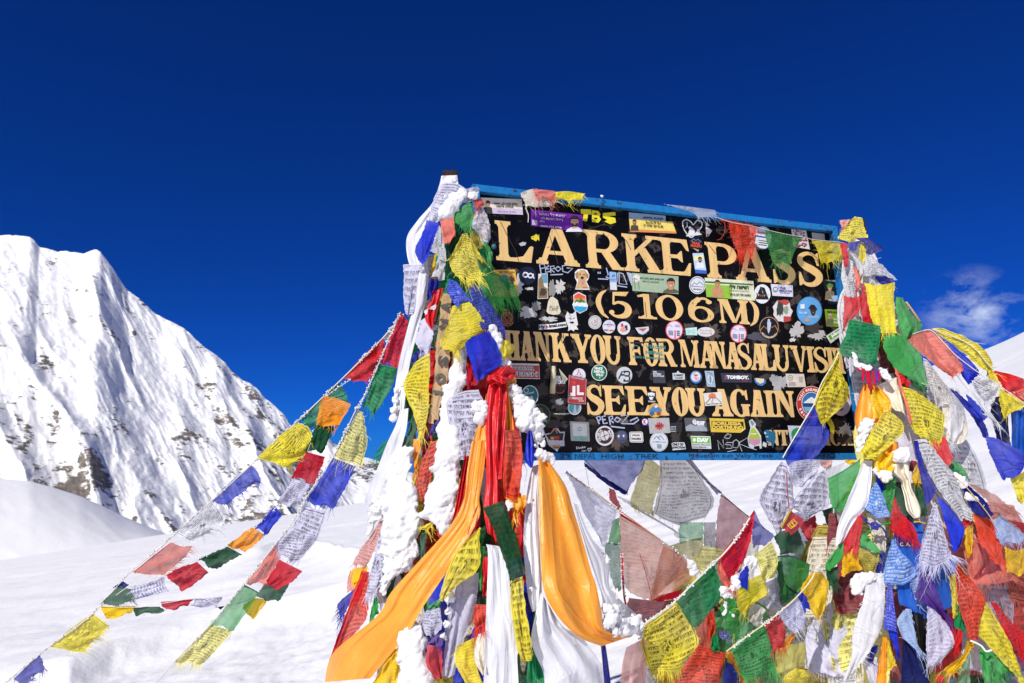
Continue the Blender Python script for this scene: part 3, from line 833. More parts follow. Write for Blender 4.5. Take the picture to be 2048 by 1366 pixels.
# ------------------------------------------------------------------ stickers, graffiti and torn remnants (parts of the sign)
TXT = {}
def text_polys(body, bold=0.0):
    """outline faces of a word in the built-in face, in a box: x from 0, cap height 1"""
    k = (body, bold)
    if k not in TXT:
        cu = bpy.data.curves.new("lettering_source", 'FONT')
        cu.body = body; cu.size = 1.0; cu.resolution_u = 2; cu.offset = bold
        ob = bpy.data.objects.new("lettering_source", cu)
        me = ob.to_mesh()
        v = [(p.co.x, p.co.y) for p in me.vertices]; f = [tuple(p.vertices) for p in me.polygons]
        ob.to_mesh_clear(); bpy.data.objects.remove(ob); bpy.data.curves.remove(cu)
        if not v: v, f = [(0, 0)], []
        x0 = min(p[0] for p in v); x1 = max(p[0] for p in v); y0 = min(p[1] for p in v); y1 = max(p[1] for p in v)
        TXT[k] = ([((p[0] - x0) / max(1e-6, x1 - x0), (p[1] - y0) / max(1e-6, y1 - y0)) for p in v], f, (x1 - x0) / max(1e-6, y1 - y0))
    return TXT[k]
SPAL = {}
class Stk:
    def __init__(s, label, z=ZI, name="sticker", off=0.0012, face=None, rough=0.42):
        s.label, s.z, s.name, s.off, s.face, s.rough = label, z, name, off, face or B, rough
        s.V, s.F, s.mi, s.mats = [], [], [], []
    def m(s, col):
        mt = plain(col, s.rough, 0.35)
        if mt not in s.mats: s.mats.append(mt)
        return s.mats.index(mt)
    def put(s, vs, fs, col):
        b = len(s.V); s.V += [s.face(*s.z(x, y), s.off) for x, y in vs]
        s.F += [tuple(i + b for i in f) for f in fs]; s.mi += [s.m(col)] * len(fs)
        s.off += 0.00025
        return s
    def poly(s, col, *pts): return s.put(pts, [tuple(range(len(pts)))], col)
    def polys(s, col, ps):
        vs, fs = union(ps); return s.put(vs, fs, col)
    def circ(s, col, cx, cy, rx, ry=None, n=36):
        ry = ry or rx
        return s.put([(cx + rx * math.cos(2 * math.pi * i / n), cy + ry * math.sin(2 * math.pi * i / n)) for i in range(n)], [tuple(range(n))], col)
    def ring(s, col, cx, cy, rx, ry, w, a0=0, a1=360):
        return s.polys(col, ringarc(cx, cy, rx, ry, a0, a1, w, w, 32))
    def line(s, col, pts, w, sm=False): return s.polys(col, ribbon(spline(pts, 6) if sm else pts, w))
    def text(s, col, body, cx, cy, h, w=None, ang=0.0, bold=0.03):
        v, f, asp = text_polys(body, bold)
        w = w or h * asp
        ca, sa = math.cos(R(ang)), math.sin(R(ang))
        return s.put([(cx + (x - 0.5) * w * ca - (0.5 - y) * h * sa, cy + (x - 0.5) * w * sa + (0.5 - y) * h * ca) for x, y in v], f, col)
    def arc(s, col, body, cx, cy, r, h, a0, a1, bold=0.03, ry=None):
        """word set along an arc, angles in degrees clockwise from the top, letters upright outside"""
        n = len(body)
        for i, ch in enumerate(body):
            if ch == ' ': continue
            a = a0 + (a1 - a0) * (i + 0.5) / n
            flip = abs(((a + 180) % 360) - 180) > 95
            rr_ = ry or r
            s.text(col, ch, cx + r * math.sin(R(a)), cy - rr_ * math.cos(R(a)), h, None, a if not flip else a + 180, bold)
            s.off -= 0.00025
        s.off += 0.00025
        return s
    def shard(s, col, cx, cy, rx, ry, seed, n=16, j=0.5):
        r = random.Random(seed); pts = []
        for i in range(n):
            a = 2 * math.pi * i / n; k = 1 - j * r.random() * (1 if i % 2 else 0.45)
            pts.append((cx + rx * k * math.cos(a), cy + ry * k * math.sin(a)))
        return s.poly(col, *pts)
    def person(s, cx, cy, r, skin, hair, shirt, beard=False, yb=2.0):
        s.poly(shirt, (cx - 1.75 * r, cy + yb * r), (cx - 1.5 * r, cy + 1.55 * r), (cx - 0.6 * r, cy + 1.1 * r), (cx + 0.6 * r, cy + 1.1 * r), (cx + 1.5 * r, cy + 1.55 * r), (cx + 1.75 * r, cy + yb * r))
        s.poly(skin, (cx - 0.4 * r, cy + 0.6 * r), (cx + 0.4 * r, cy + 0.6 * r), (cx + 0.45 * r, cy + 1.35 * r), (cx - 0.45 * r, cy + 1.35 * r))
        s.circ(skin, cx, cy, 0.78 * r, r, 20)
        s.polys(hair, [[(cx - 0.85 * r, cy + 0.05 * r), (cx - 0.85 * r, cy - 0.7 * r), (cx - 0.3 * r, cy - 1.18 * r), (cx + 0.4 * r, cy - 1.15 * r), (cx + 0.85 * r, cy - 0.65 * r), (cx + 0.85 * r, cy + 0.05 * r), (cx + 0.62 * r, cy - 0.42 * r), (cx - 0.6 * r, cy - 0.45 * r)]])
        if beard: s.poly(hair, (cx - 0.7 * r, cy + 0.25 * r), (cx - 0.3 * r, cy + 0.42 * r), (cx + 0.3 * r, cy + 0.42 * r), (cx + 0.7 * r, cy + 0.25 * r), (cx + 0.45 * r, cy + 0.98 * r), (cx - 0.45 * r, cy + 0.98 * r))
        s.polys('#1c1412', [rect(cx - 0.42 * r, cy - 0.15 * r, cx - 0.16 * r, cy - 0.02 * r), rect(cx + 0.16 * r, cy - 0.15 * r, cx + 0.42 * r, cy - 0.02 * r)])
        s.poly('#f2ece6' if not beard else '#d9c6bb', (cx - 0.28 * r, cy + 0.46 * r), (cx + 0.28 * r, cy + 0.46 * r), (cx, cy + 0.62 * r))
        return s
    def done(s, lab=True):
        o = mesh(s.name, s.V, s.F, s.mats, sign, mi=s.mi)
        if lab: tag(o, s.label)
        return o

def grey_remnant(z, items, label):
    for i, (col, cx, cy, rx, ry) in enumerate(items):
        s = Stk(label, z, "torn_remnant", 0.0005 + 0.0001 * i, rough=0.8); s.shard(col, cx, cy, rx, ry, i * 7 + int(cx), 26, 0.66); s.done(i == 0)
grey_remnant(Z3, [('#3d3532', 380, 60, 90, 60), ('#b9bab8', 430, 130, 110, 70), ('#8f8f8c', 520, 60, 60, 55), ('#c2c2bf', 640, 190, 120, 35), ('#4a3f39', 350, 30, 60, 40)], "torn grey sticker remains left of the height line")
grey_remnant(Z1, [('#4a4441', 480, 970, 90, 40), ('#bdbcb8', 540, 1110, 60, 130), ('#c4c2bc', 960, 1130, 70, 90), ('#8d8b87', 880, 1160, 45, 110), ('#c9c8c4', 650, 1150, 50, 20)], "peeled paper remains under the first word")
grey_remnant(Z4, [('#4b4340', 230, 200, 90, 95), ('#55493f', 450, 210, 110, 95), ('#4a4a55', 880, 250, 120, 55), ('#bcb9b6', 1240, 190, 75, 90), ('#b5b3b2', 1440, 240, 100, 60), ('#cfccc6', 1200, 280, 40, 25), ('#3a3230', 1400, 170, 110, 60)], "peeled paper remains below the height line, right")
grey_remnant(Z4, [('#aaaaa9', 1085, 690, 90, 90), ('#9d9d9c', 1030, 640, 60, 40), ('#3a3331', 1390, 660, 70, 70), ('#e6dfd3', 1680, 1120, 55, 90), ('#3b2f2b', 1640, 1060, 90, 60), ('#4a3b33', 1700, 1220, 90, 60)], "silvery torn sticker remains near the right edge")
grey_remnant(Z5, [('#3b3735', 470, 110, 110, 90), ('#4a4340', 640, 260, 120, 90), ('#cfcfcd', 640, 240, 55, 45), ('#c9c7c0', 660, 365, 95, 14), ('#37302e', 1280, 660, 130, 130), ('#5b4a42', 1250, 690, 60, 70), ('#38322f', 1900, 620, 70, 80), ('#3e3937', 620, 480, 160, 60), ('#6a5a50', 1330, 440, 70, 40)], "dark scuffed glue marks along the lower left")
grey_remnant(Z6, [('#3a3331', 180, 560, 120, 50), ('#e6e0d4', 1700, 520, 60, 110), ('#d9d4ca', 865, 660, 26, 34), ('#3f3833', 800, 440, 50, 60)], "scuffed patches on the lower right of the panel")

# --- top row
s = Stk("pale memorial strip with a man in a dark shirt, top left", Z1); s.poly('#e8dcc9', (160, 228), (575, 245), (587, 402), (170, 385)); s.poly('#cbbcd2', (165, 330), (582, 345), (587, 402), (170, 385)); s.person(232, 290, 27, '#a77a5c', '#2a211d', '#3b4036', False, 3.7)
s.text('#54473f', "תודה על הכל שלנו", 412, 290, 26, 240, 2); s.text('#54473f', "תמיד איתנו", 402, 318, 22, 170, 2); s.text('#7a6a70', "יהי זכרו ברוך", 420, 372, 14, 180, 2); s.done()
s = Stk("purple strip with white handwriting and a smiling bearded man", Z1); s.poly('#6a1f96', (668, 348), (1188, 405), (1192, 578), (668, 515)); s.person(1110, 470, 52, '#d9a58a', '#2b2422', '#e2e2e6', True); s.text('#ece6f2', "כשטוב לך תצחק", 880, 405, 34, 270, 5, 0.0); s.text('#ece6f2', "אל תשכח לחייך", 880, 448, 32, 220, 5, 0.0); s.text('#ece6f2', "שלך", 780, 470, 24, 44, 5, 0.0); s.text('#f2eef5', "תמיד בלב שלנו", 870, 522, 18, 210, 5); s.poly('#b9a9c6', (678, 452), (732, 458), (732, 510), (678, 504)); s.done()
s = Stk("yellow sprayed graffiti TBS", Z1, "graffiti", 0.001, rough=0.6)
for pts in ([(1170, 345), (1275, 350), (1285, 400), (1245, 400), (1235, 470), (1190, 460), (1200, 395), (1172, 390)], [(1285, 355), (1350, 365), (1372, 395), (1360, 420), (1378, 450), (1350, 482), (1285, 475)], [(1395, 385), (1520, 375), (1525, 410), (1450, 415), (1520, 435), (1528, 480), (1470, 498), (1410, 470), (1440, 455), (1395, 430)]): s.poly('#e2d22a', *pts)
s.polys('#15140f', [rect(1308, 385, 1335, 400), rect(1308, 432, 1338, 448)]); s.line('#55524c', [(1200, 480), (1300, 530), (1400, 500), (1480, 525)], 3, True); s.done()
s = Stk("memorial strip with sunset sky and a young soldier, top middle", Z1); s.poly('#8fa6bd', (1658, 378), (2030, 412), (2030, 480), (1660, 455)); s.poly('#e6cf6a', (1660, 440), (2100, 475), (2140, 590), (1672, 572)); s.poly('#d98a4e', (1671, 545), (2138, 572), (2140, 592), (1672, 574)); s.person(1716, 478, 24, '#b98a63', '#3a2a22', '#4d4636', True, 3.6)
for i, (tx_, yy, ww) in enumerate((("תחייכו, תצחקו", 442, 200), ("תעצרו כל רגע", 482, 150), ("כי חיים רק פעם", 520, 200))): s.text('#2b2620', tx_, 1905, yy, 30, ww, 4)
s.done()
s = Stk("white line drawing of a heart with a climber", Z2, off=0.001); L = [(280, 395), (310, 380), (350, 400), (370, 425), (400, 390), (440, 400), (440, 440), (400, 490), (350, 532), (300, 480), (280, 430), (280, 395)]
s.line('#d6d6d6', L, 9, True); s.polys('#d6d6d6', [ribbon([(310, 520), (440, 505)], 10)[0], [(320, 515), (335, 470), (360, 450), (380, 470), (390, 510)], [(385, 505), (410, 455), (435, 505)]]); s.circ('#d6d6d6', 340, 452, 12); s.line('#d6d6d6', [(315, 400), (318, 440), (300, 455)], 5); s.done()
s = Stk("torn white scrap with a red edge", Z2, "torn_remnant"); s.poly('#c9c7c0', (472, 390), (510, 430), (480, 440), (530, 475), (500, 520), (480, 530)); s.poly('#b3503a', (485, 500), (505, 505), (486, 530)); s.done()
s = Stk("round white sticker with blue ring and small red heading", Z2); s.circ('#e9e9f2', 962, 535, 80, 104); s.ring('#2b4a9c', 962, 535, 80, 104, 7); s.text('#c4472e', "TREKKING", 960, 497, 22, 90, 8); s.poly('#2f55b0', (900, 512), (985, 526), (985, 538), (900, 524))
for i in range(3): s.line('#3a3a40', [(925, 555 + i * 18), (1000, 566 + i * 18)], 5)
s.done()
s = Stk("photo sticker of a crowd in red and white", Z2); s.poly('#d9d4d0', (1205, 458), (1330, 465), (1365, 635), (1225, 612))
r = random.Random(4)
for i in range(70):
    u, v = r.random(), r.random(); x = 1215 + u * 108 + v * 24; y = 470 + v * 136 + u * 10
    s.circ(r.choice(['#7a3344', '#b2414c', '#e3d6d6', '#503a48', '#c58a86', '#8c5060']), x, y, 9, 8, 6); s.off -= 0.00021
s.done()
s = Stk("blank pale grey square, top right corner", Z2); s.poly('#b9b7b5', (1380, 490), (1488, 502), (1494, 560), (1385, 545)); s.done()
s = Stk("black hexagon sticker reading TRAIL MANDU", Z2); s.poly('#17171c', (385, 530), (440, 555), (452, 620), (405, 655), (345, 625), (332, 560)); s.polys('#4a7fb8', ribbon([(350, 565), (372, 545), (392, 560), (410, 548), (436, 572)], 7)); s.text('#d4573c', "TRAIL", 392, 582, 24, 76, 6, 0.05); s.text('#d4573c', "MANDU", 394, 606, 22, 94, 6, 0.05); s.poly('#b0a58c', (365, 622), (418, 640), (410, 656)); s.done()
s = Stk("small round earth sticker beside the first letter", Z1); s.circ('#2a7fa6', 290, 725, 25, 27); s.shard('#9cba3e', 285, 722, 17, 17, 3, 10); s.done()
s = Stk("yellow cartoon bird outline scratched in paint", Z1, "graffiti"); s.poly('#d9c435', (668, 625), (700, 612), (720, 596), (738, 612), (752, 598), (752, 668), (735, 650), (718, 672), (690, 655), (672, 648)); s.circ('#14130f', 690, 632, 5, None, 10); s.done()
s = Stk("small grey fish shaped patch", Z1, "torn_remnant"); s.poly('#b4b6b8', (545, 695), (585, 676), (622, 684), (610, 710), (565, 720)); s.done()
s = Stk("narrow sticker of an officer before a pale sky, between two words", Z2); s.poly('#b8cfe6', (363, 668), (455, 665), (485, 843), (388, 835)); s.poly('#e8e2a8', (372, 690), (455, 680), (462, 720), (378, 735)); s.poly('#3a62b8', (384, 805), (480, 815), (485, 843), (388, 838)); s.person(427, 722, 20, '#bd8e72', '#2d2320', '#dfe3e8', True, 3.6); s.done()
# --- second row
s = Stk("yellow square poster half hidden by the green flag", Z1); s.poly('#e6b54a', (255, 960), (508, 958), (542, 1235), (300, 1230)); s.text('#5a2a2a', "YES YOU CAN", 420, 985, 26, 160, 0, 0.04); s.shard('#3a7f9a', 400, 1060, 70, 60, 2); s.shard('#7a4a3a', 470, 1070, 40, 55, 8); s.shard('#2d5f4a', 440, 1120, 60, 50, 9); s.done()
s = Stk("round navy sticker with looping white ca", Z1); s.circ('#141c34', 633, 1018, 88, 92); s.ring('#d8dae6', 612, 1010, 32, 30, 15); s.ring('#d8dae6', 662, 1018, 30, 28, 14); s.line('#d8dae6', [(690, 1000), (692, 1035), (702, 1048)], 13); s.done()
s = Stk("white marker graffiti PEROE", Z1, "graffiti", 0.0014, rough=0.6)
for pts in ([(770, 1000), (755, 905), (800, 900), (812, 935), (765, 950)], [(850, 915), (815, 945), (815, 985), (860, 975)], [(815, 950), (850, 950)], [(868, 990), (865, 925), (900, 920), (905, 945), (868, 955), (905, 985)], [(940, 925), (975, 950), (940, 975), (912, 950), (940, 925)], [(1035, 910), (985, 920), (990, 975), (1040, 990), (1090, 945), (1030, 940)], [(865, 1010), (990, 1005)]): s.line('#aab4c8', pts, 11)
s.done()
s = Stk("golden dog head sticker with its tongue out", Z1); s.poly('#e9e6e0', (1112, 985), (1140, 955), (1190, 950), (1235, 962), (1258, 1010), (1250, 1050), (1230, 1080), (1255, 1130), (1260, 1162), (1115, 1158), (1135, 1085), (1112, 1040)); s.poly('#c9a777', (1120, 1150), (1145, 1080), (1140, 1000), (1165, 962), (1215, 962), (1240, 1010), (1225, 1080), (1250, 1150)); s.poly('#a97e4c', (1115, 1000), (1145, 970), (1148, 1040), (1125, 1050)); s.poly('#a97e4c', (1215, 970), (1250, 1010), (1245, 1050), (1222, 1030)); s.circ('#3a2a20', 1165, 1005, 7, None, 10); s.circ('#3a2a20', 1205, 1008, 7, None, 10); s.circ('#2a2220', 1186, 1040, 16, 13, 12); s.poly('#d98a92', (1170, 1062), (1205, 1065), (1200, 1100), (1180, 1100)); s.text('#c2543c', "good dog", 1222, 1140, 18, 60, 2); s.done()
s = Stk("upright seaside rock photo with white edge", Z1); s.poly('#d8d6d0', (742, 1000), (835, 994), (842, 1250), (734, 1255)); s.poly('#5f9bb5', (772, 1004), (830, 1000), (834, 1090), (780, 1095)); s.poly('#8a7350', (744, 1060), (778, 1010), (800, 1130), (836, 1150), (834, 1244), (740, 1248)); s.shard('#4a3b30', 790, 1190, 45, 50, 5); s.done()
s = Stk("cream bell shaped sticker with black script", Z3); s.poly('#d8cfb4', (640, 10), (662, -30), (690, -32), (735, 0), (768, 120), (750, 145), (690, 150), (640, 138), (622, 115)); s.text('#2a2824', "BLUE", 700, 72, 28, 92, 3, 0.0); s.text('#2a2824', "LIFE", 695, 98, 22, 82, 3, 0.0); s.done()
s = Stk("shield sticker with sunset peaks reading Uloha", Z1); s.poly('#e6e4e0', (1148, 1183), (1222, 1220), (1228, 1290), (1246, 1320), (1232, 1366), (1165, 1402), (1105, 1366), (1086, 1310), (1100, 1280), (1095, 1215)); s.poly('#de5a44', (1148, 1193), (1215, 1226), (1222, 1275), (1105, 1275), (1104, 1220)); s.poly('#e8a24a', (1104, 1250), (1220, 1252), (1222, 1280), (1105, 1280)); s.polys('#3f7a3c', [[(1105, 1290), (1130, 1255), (1150, 1270), (1172, 1245), (1200, 1268), (1224, 1290)]]); s.poly('#2aa2cf', (1100, 1318), (1235, 1330), (1225, 1362), (1165, 1392), (1110, 1362)); s.text('#f0eee8', "Uloha", 1165, 1308, 46, 140, 3, 0.05); s.done()
s = Stk("white marker scrawl behind the blue card", Z1, "graffiti", 0.001, rough=0.6)
for pts in ([(1345, 980), (1350, 1000)], [(1365, 980), (1368, 1000)], [(1345, 1050), (1450, 1055)], [(1430, 940), (1450, 1010), (1425, 1030), (1540, 1080), (1545, 990)], [(1560, 980), (1560, 1100), (1640, 1110), (1600, 1000), (1570, 990)], [(1640, 985), (1690, 1120), (1690, 1000), (1660, 1040)], [(1540, 1120), (1640, 1135)]): s.line('#aab4c8', pts, 11)
s.done()
s = Stk("upright pale blue card with small print", Z1); s.poly('#8fb4dd', (1460, 978), (1530, 985), (1538, 1165), (1470, 1160)); s.poly('#d4d6da', (1467, 1085), (1534, 1090), (1538, 1165), (1470, 1160)); s.text('#26467c', "חי", 1503, 1022, 26, 28); s.text('#3a5a8c', "לזכרו", 1500, 1060, 14, 46); s.done()
s = Stk("sage green memorial strip with palms and a smiling man", Z1); s.poly('#9fb394', (1690, 990), (2160, 1025), (2160, 1205), (1695, 1172)); s.circ('#ded9cc', 1735, 1045, 38, 40); s.line('#5a4a44', [(1715, 1050), (1722, 1150)], 5); s.line('#5a4a44', [(1690, 1060), (1715, 1045), (1742, 1062)], 5); s.line('#5a4a44', [(1750, 1070), (1765, 1155)], 4); s.text('#3d5040', "נחייך שלך ישאר איתנו לעד", 1890, 1052, 28, 240, 4); s.text('#4d6050', "לזכרו באהבה", 1880, 1080, 16, 170, 4); s.z = Z2; s.person(178, 925, 40, '#c58a6a', '#2b2422', '#5d5a40'); s.done()
s = Stk("round pale sticker with a grey mountain line", Z2); s.circ('#d5d8dc', 405, 940, 70, 76); s.ring('#2a2c30', 405, 940, 62, 68, 4); s.polys('#5c6670', ribbon([(355, 945), (380, 918), (400, 935), (425, 910), (455, 940)], 6)); s.line('#5c6670', [(355, 950), (455, 955)], 4); s.text('#5c6670', "MANASLU", 405, 975, 14, 70, 3); s.done()
s = Stk("wide field photo strip with a bare chested young man", Z2); s.poly('#d9dcbc', (466, 876), (882, 905), (896, 1072), (482, 1040)); s.poly('#8fb83e', (470, 930), (700, 945), (700, 1058), (482, 1040)); s.poly('#4a6b3a', (468, 905), (880, 930), (880, 942), (470, 920)); s.person(575, 925, 27, '#b98258', '#4a3626', '#c08c66', False, 4.3); s.text('#33521f', "ילד השדה", 760, 955, 38, 165, 3, 0.05); s.text('#6b7a5a', "תמיד נחייך בשבילך", 760, 990, 14, 170, 3); s.text('#3f4a2c', "לזכרו של ילד השדה", 770, 1022, 24, 178, 3); s.done()
s = Stk("round white sticker with bunting over two black peaks", Z2); s.circ('#dfe2e4', 958, 1015, 70, 82); s.polys('#1d2024', ribbon([(905, 1060), (945, 955), (965, 1010), (975, 965), (1010, 1062)], 8))
for i, c in enumerate(['#2a5fb0', '#e8c43a', '#c23a34', '#3a9a50', '#e88a2a', '#2a5fb0', '#e8c43a']): s.poly(c, (905 + i * 16, 1010 + 14 * math.sin(i * 0.5)), (917 + i * 16, 1011 + 14 * math.sin(i * 0.5)), (911 + i * 16, 1030 + 14 * math.sin(i * 0.5)))
s.done()
s = Stk("white card reading I TREK HIMALAYAN", Z2); s.poly('#d6d4de', (1030, 930), (1218, 940), (1222, 1040), (1045, 1030)); s.ring('#5a4a9c', 1070, 978, 22, 24, 6); s.poly('#6aa84a', (1055, 985), (1085, 985), (1078, 1000), (1062, 1000)); s.text('#4a3a8c', "I TREK", 1130, 967, 20, 66, 3, 0.04); s.text('#4a3a8c', "HIMALAYAN", 1155, 990, 19, 112, 3, 0.04); s.text('#6a5aa0', "www", 1150, 1008, 8, 90, 3); s.done()
s = Stk("peeling red and pale round sticker, half torn", Z2, "sticker"); s.shard('#d5d2ce', 1132, 1160, 92, 105, 11, 18, 0.25); s.poly('#b8453c', (1085, 1075), (1150, 1062), (1195, 1080), (1170, 1110), (1100, 1105)); s.poly('#b8453c', (1140, 1205), (1205, 1208), (1200, 1245), (1140, 1258)); s.shard('#39423a', 1110, 1150, 40, 75, 5); s.shard('#8fa084', 1160, 1150, 30, 40, 6); s.done()
s = Stk("large round sky blue sticker with a man in a hat", Z2); s.circ('#4f95cf', 1360, 1160, 108, 122); s.circ('#5fa5dc', 1360, 1160, 100, 113); s.person(1392, 1160, 30, '#4a3428', '#2b2018', '#8fb0cc', True); s.polys('#2b2420', [[(1350, 1140), (1375, 1105), (1405, 1110), (1430, 1150)]]); s.circ('#c89a7c', 1340, 1238, 22, 16, 14); s.poly('#dfe9f2', (1283, 1105), (1318, 1100), (1320, 1140), (1285, 1142)); s.text('#dcebf7', "לזכר אחי", 1305, 1175, 20, 70, 3); s.done()
s = Stk("black card with a soldier in a green beret, right edge", Z2); s.poly('#191b18', (1472, 890), (1605, 905), (1645, 1105), (1520, 1100)); s.person(1535, 960, 24, '#c79a7a', '#8a6a4a', '#84755a', False, 4.4); s.poly('#4f9a3c', (1508, 940), (1530, 922), (1562, 935), (1564, 952), (1508, 952)); s.poly('#a9c4e2', (1545, 1030), (1600, 1028), (1605, 1062), (1560, 1066)); s.text('#d8d8d4', "תמיד בלב", 1540, 900, 14, 80, 4); s.text('#e2e2de', "ריחות שנשמר", 1560, 1070, 15, 80, 4); s.done()
s = Stk("olive green card with a grey haired man", Z2); s.poly('#7f9a22', (1490, 1145), (1610, 1150), (1634, 1298), (1505, 1290)); s.person(1535, 1205, 19, '#a98a78', '#b9b6b0', '#6a6a4a', False, 4.2); s.text('#1f2a10', "תמיד איתנו", 1555, 1170, 16, 86, 3); s.text('#eef0e0', "לנצח", 1585, 1230, 18, 40, 3); s.text('#eef0e0', "בלבנו", 1585, 1258, 16, 40, 3); s.done()
# --- third row
s = Stk("round black cafe sticker with orange ring emblem", Z3); s.circ('#141012', 222, 185, 82, 92); s.ring('#cf6a42', 222, 180, 58, 62, 7); s.polys('#cf6a42', ribbon([(222, 148), (248, 180), (222, 212), (196, 180), (222, 148)], 7)); s.ring('#cf6a42', 222, 180, 42, 45, 5); s.text('#cf6a42', "KB", 212, 100, 20, 34, 3, 0.05); s.arc('#cf6a42', "BIKER'S CAFE", 222, 182, 76, 17, 235, 125, 0.04); s.done()
s = Stk("orange tab peeking past the blue flag", Z3, "torn_remnant"); s.poly('#cf6a42', (88, 85), (120, 92), (132, 160), (105, 150)); s.done()
s = Stk("white cut-out letters Hyhimal.com", Z3); s.line('#e6e6e6', [(545, 275), (690, 268), (822, 246)], 52); s.text('#1a1a1c', "Hy", 578, 276, 44, 60, -2, 0.06); s.text('#cf3a2a', "h", 628, 268, 34, 24, -3, 0.06); s.text('#1a1a1c', "imal.com", 733, 255, 34, 170, -6, 0.05); s.done()
s = Stk("white cut-out doodle of a long horned face", Z3); s.poly('#dcdcda', (812, 165), (835, 115), (855, 140), (890, 138), (918, 108), (930, 190), (942, 250), (925, 262), (945, 300), (905, 298), (900, 318), (870, 298), (840, 315), (845, 280), (822, 220)); s.line('#1c1c20', [(845, 180), (880, 195)], 6); s.line('#1c1c20', [(890, 190), (912, 178)], 6); s.shard('#1c1c20', 880, 228, 24, 14, 3, 10); s.line('#1c1c20', [(850, 140), (870, 160), (865, 205)], 3); s.done()
s = Stk("round grey sticker with a tiny red figure, leftmost of three", Z3); s.circ('#c8c6c2', 1112, 225, 66, 70); s.ring('#9c9a98', 1112, 225, 56, 60, 4); s.line('#b05050', [(1105, 205), (1120, 215), (1108, 235)], 7); s.line('#5a5a5c', [(1080, 220), (1090, 250), (1130, 255), (1135, 190)], 3, True); s.done()
s = Stk("round white sticker with a flag coloured bar, middle of three", Z3); s.circ('#d2d2dc', 1254, 270, 64, 68); s.ring('#b86a8a', 1258, 250, 22, 22, 4); s.text('#6a5a8c', "TSUMBODH", 1256, 250, 12, 100, 2)
for i, c in enumerate(['#c23a3a', '#3a8a4a', '#e0b83a', '#c23a3a', '#e07a2a']): s.poly(c, (1204 + i * 20, 298 + i), (1224 + i * 20, 298 + i), (1224 + i * 20, 310 + i), (1204 + i * 20, 310 + i))
s.done()
s = Stk("round white sticker with pink, orange and navy shape, right of three", Z3); s.circ('#d6d6de', 1405, 284, 65, 68); s.poly('#c23a7a', (1378, 235), (1400, 240), (1402, 275), (1375, 270)); s.poly('#2a3560', (1412, 258), (1440, 255), (1445, 300), (1415, 320)); s.circ('#e09a6a', 1398, 300, 30, 24, 14); s.done()
s = Stk("torn white half moon scrap", Z3, "torn_remnant"); s.poly('#cfcfd2', (1520, 282), (1655, 268), (1660, 300), (1635, 340), (1590, 358), (1550, 330)); s.poly('#a9684a', (1545, 290), (1640, 285), (1600, 320)); s.line('#2a4a7c', [(1550, 338), (1600, 352), (1650, 318)], 8, True); s.done()
for k, (z, cx, cy, rx, ry, lab) in enumerate(((Z4, 88, 190, 84, 92, "round red ringed survey sticker under the zero"), (Z4, 692, 222, 80, 88, "round red ringed survey sticker under the letter M"))):
    s = Stk(lab, z); s.circ('#cc3a42', cx, cy, rx, ry); s.circ('#d9d6e6', cx, cy, rx * 0.88, ry * 0.89); s.polys('#5a5aa8', ribbon([(cx - 68, cy - 30), (cx - 45, cy - 52), (cx - 30, cy - 38), (cx - 15, cy - 30)], 4)); s.text('#c86a7a', "UNION", cx + 32, cy - 48, 9, 50, 5); s.text('#c86a7a', "MOUNTAIN", cx + 32, cy - 34, 9, 54, 5); s.polys('#cc3a42', [rect(cx + 2, cy, cx + 12, cy + 78)])
    for i, t_ in enumerate(("BIO", "DATA", "NEPAL")): s.text('#2a2a30', t_, cx + 38, cy + 12 + i * 18, 12, 30, 4, 0.05)
    s.poly('#8f8d9c', (cx - 54, cy + 2), (cx - 12, cy + 6), (cx - 12, cy + 46), (cx - 54, cy + 42)); s.done()
s = Stk("small mint square with pale script", Z4); s.poly('#bfe0d6', (192, 172), (300, 162), (304, 238), (200, 236)); s.text('#7ab8b0', "SMZ", 248, 202, 34, 76, -3, 0.0); s.done()
s = Stk("white oval sticker with grey handwriting", Z4); s.circ('#d6d2d0', 385, 206, 83, 45); s.text('#8a8a8c', "just keep", 380, 195, 20, 100, 3, 0.0); s.text('#8a8a8c', "Adventuring", 385, 220, 18, 110, 3, 0.0); s.line('#d9733c', [(430, 170), (440, 245)], 4); s.done()
s = Stk("round black sticker with a hiker and orange peaks", Z4); s.circ('#15141a', 980, 165, 100, 112); s.ring('#cf9a6a', 980, 165, 90, 100, 5); s.polys('#cf8a4a', ribbon([(900, 190), (930, 150), (955, 175), (985, 140), (1010, 165), (1035, 145), (1062, 190)], 6)); s.poly('#b9c4d4', (962, 110), (985, 100), (1000, 120), (990, 190), (975, 225), (965, 190)); s.circ('#b9c4d4', 978, 96, 12, None, 12); s.arc('#d9c4a8', "MECHASIN RUSTU", 985, 160, 84, 20, 235, 130, 0.03, 98); s.done()
s = Stk("small tilted green and white card reading jdav", Z4); s.poly('#d6d8cf', (1515, 245), (1640, 165), (1675, 232), (1560, 315)); s.poly('#6aa52e', (1535, 245), (1642, 178), (1664, 218), (1560, 285)); s.text('#f2f4ec', "jdav", 1608, 226, 40, 100, -32, 0.06); s.text('#4a4a44', "Sektion", 1625, 268, 10, 70, -32); s.done()
s = Stk("faded green clear sticker reading VIRGIN NEPAL over gold letters", Z3, off=0.0016)
s.polys('#2f2f33', [rect(1470, 425, 1600, 440), rect(1600, 420, 1840, 432)])
for tx_, x, y, h_, w_ in (("VIRGIN", 1725, 475, 36, 200), ("NEPAL", 1715, 535, 36, 180), ("TREKS & EXPEDITION", 1655, 585, 22, 330)): s.text('#4f8f86', tx_, x, y, h_, w_, 4, 0.03)
s.polys('#4f8f86', ribbon([(1490, 510), (1515, 455), (1550, 470)], 10)); s.done()
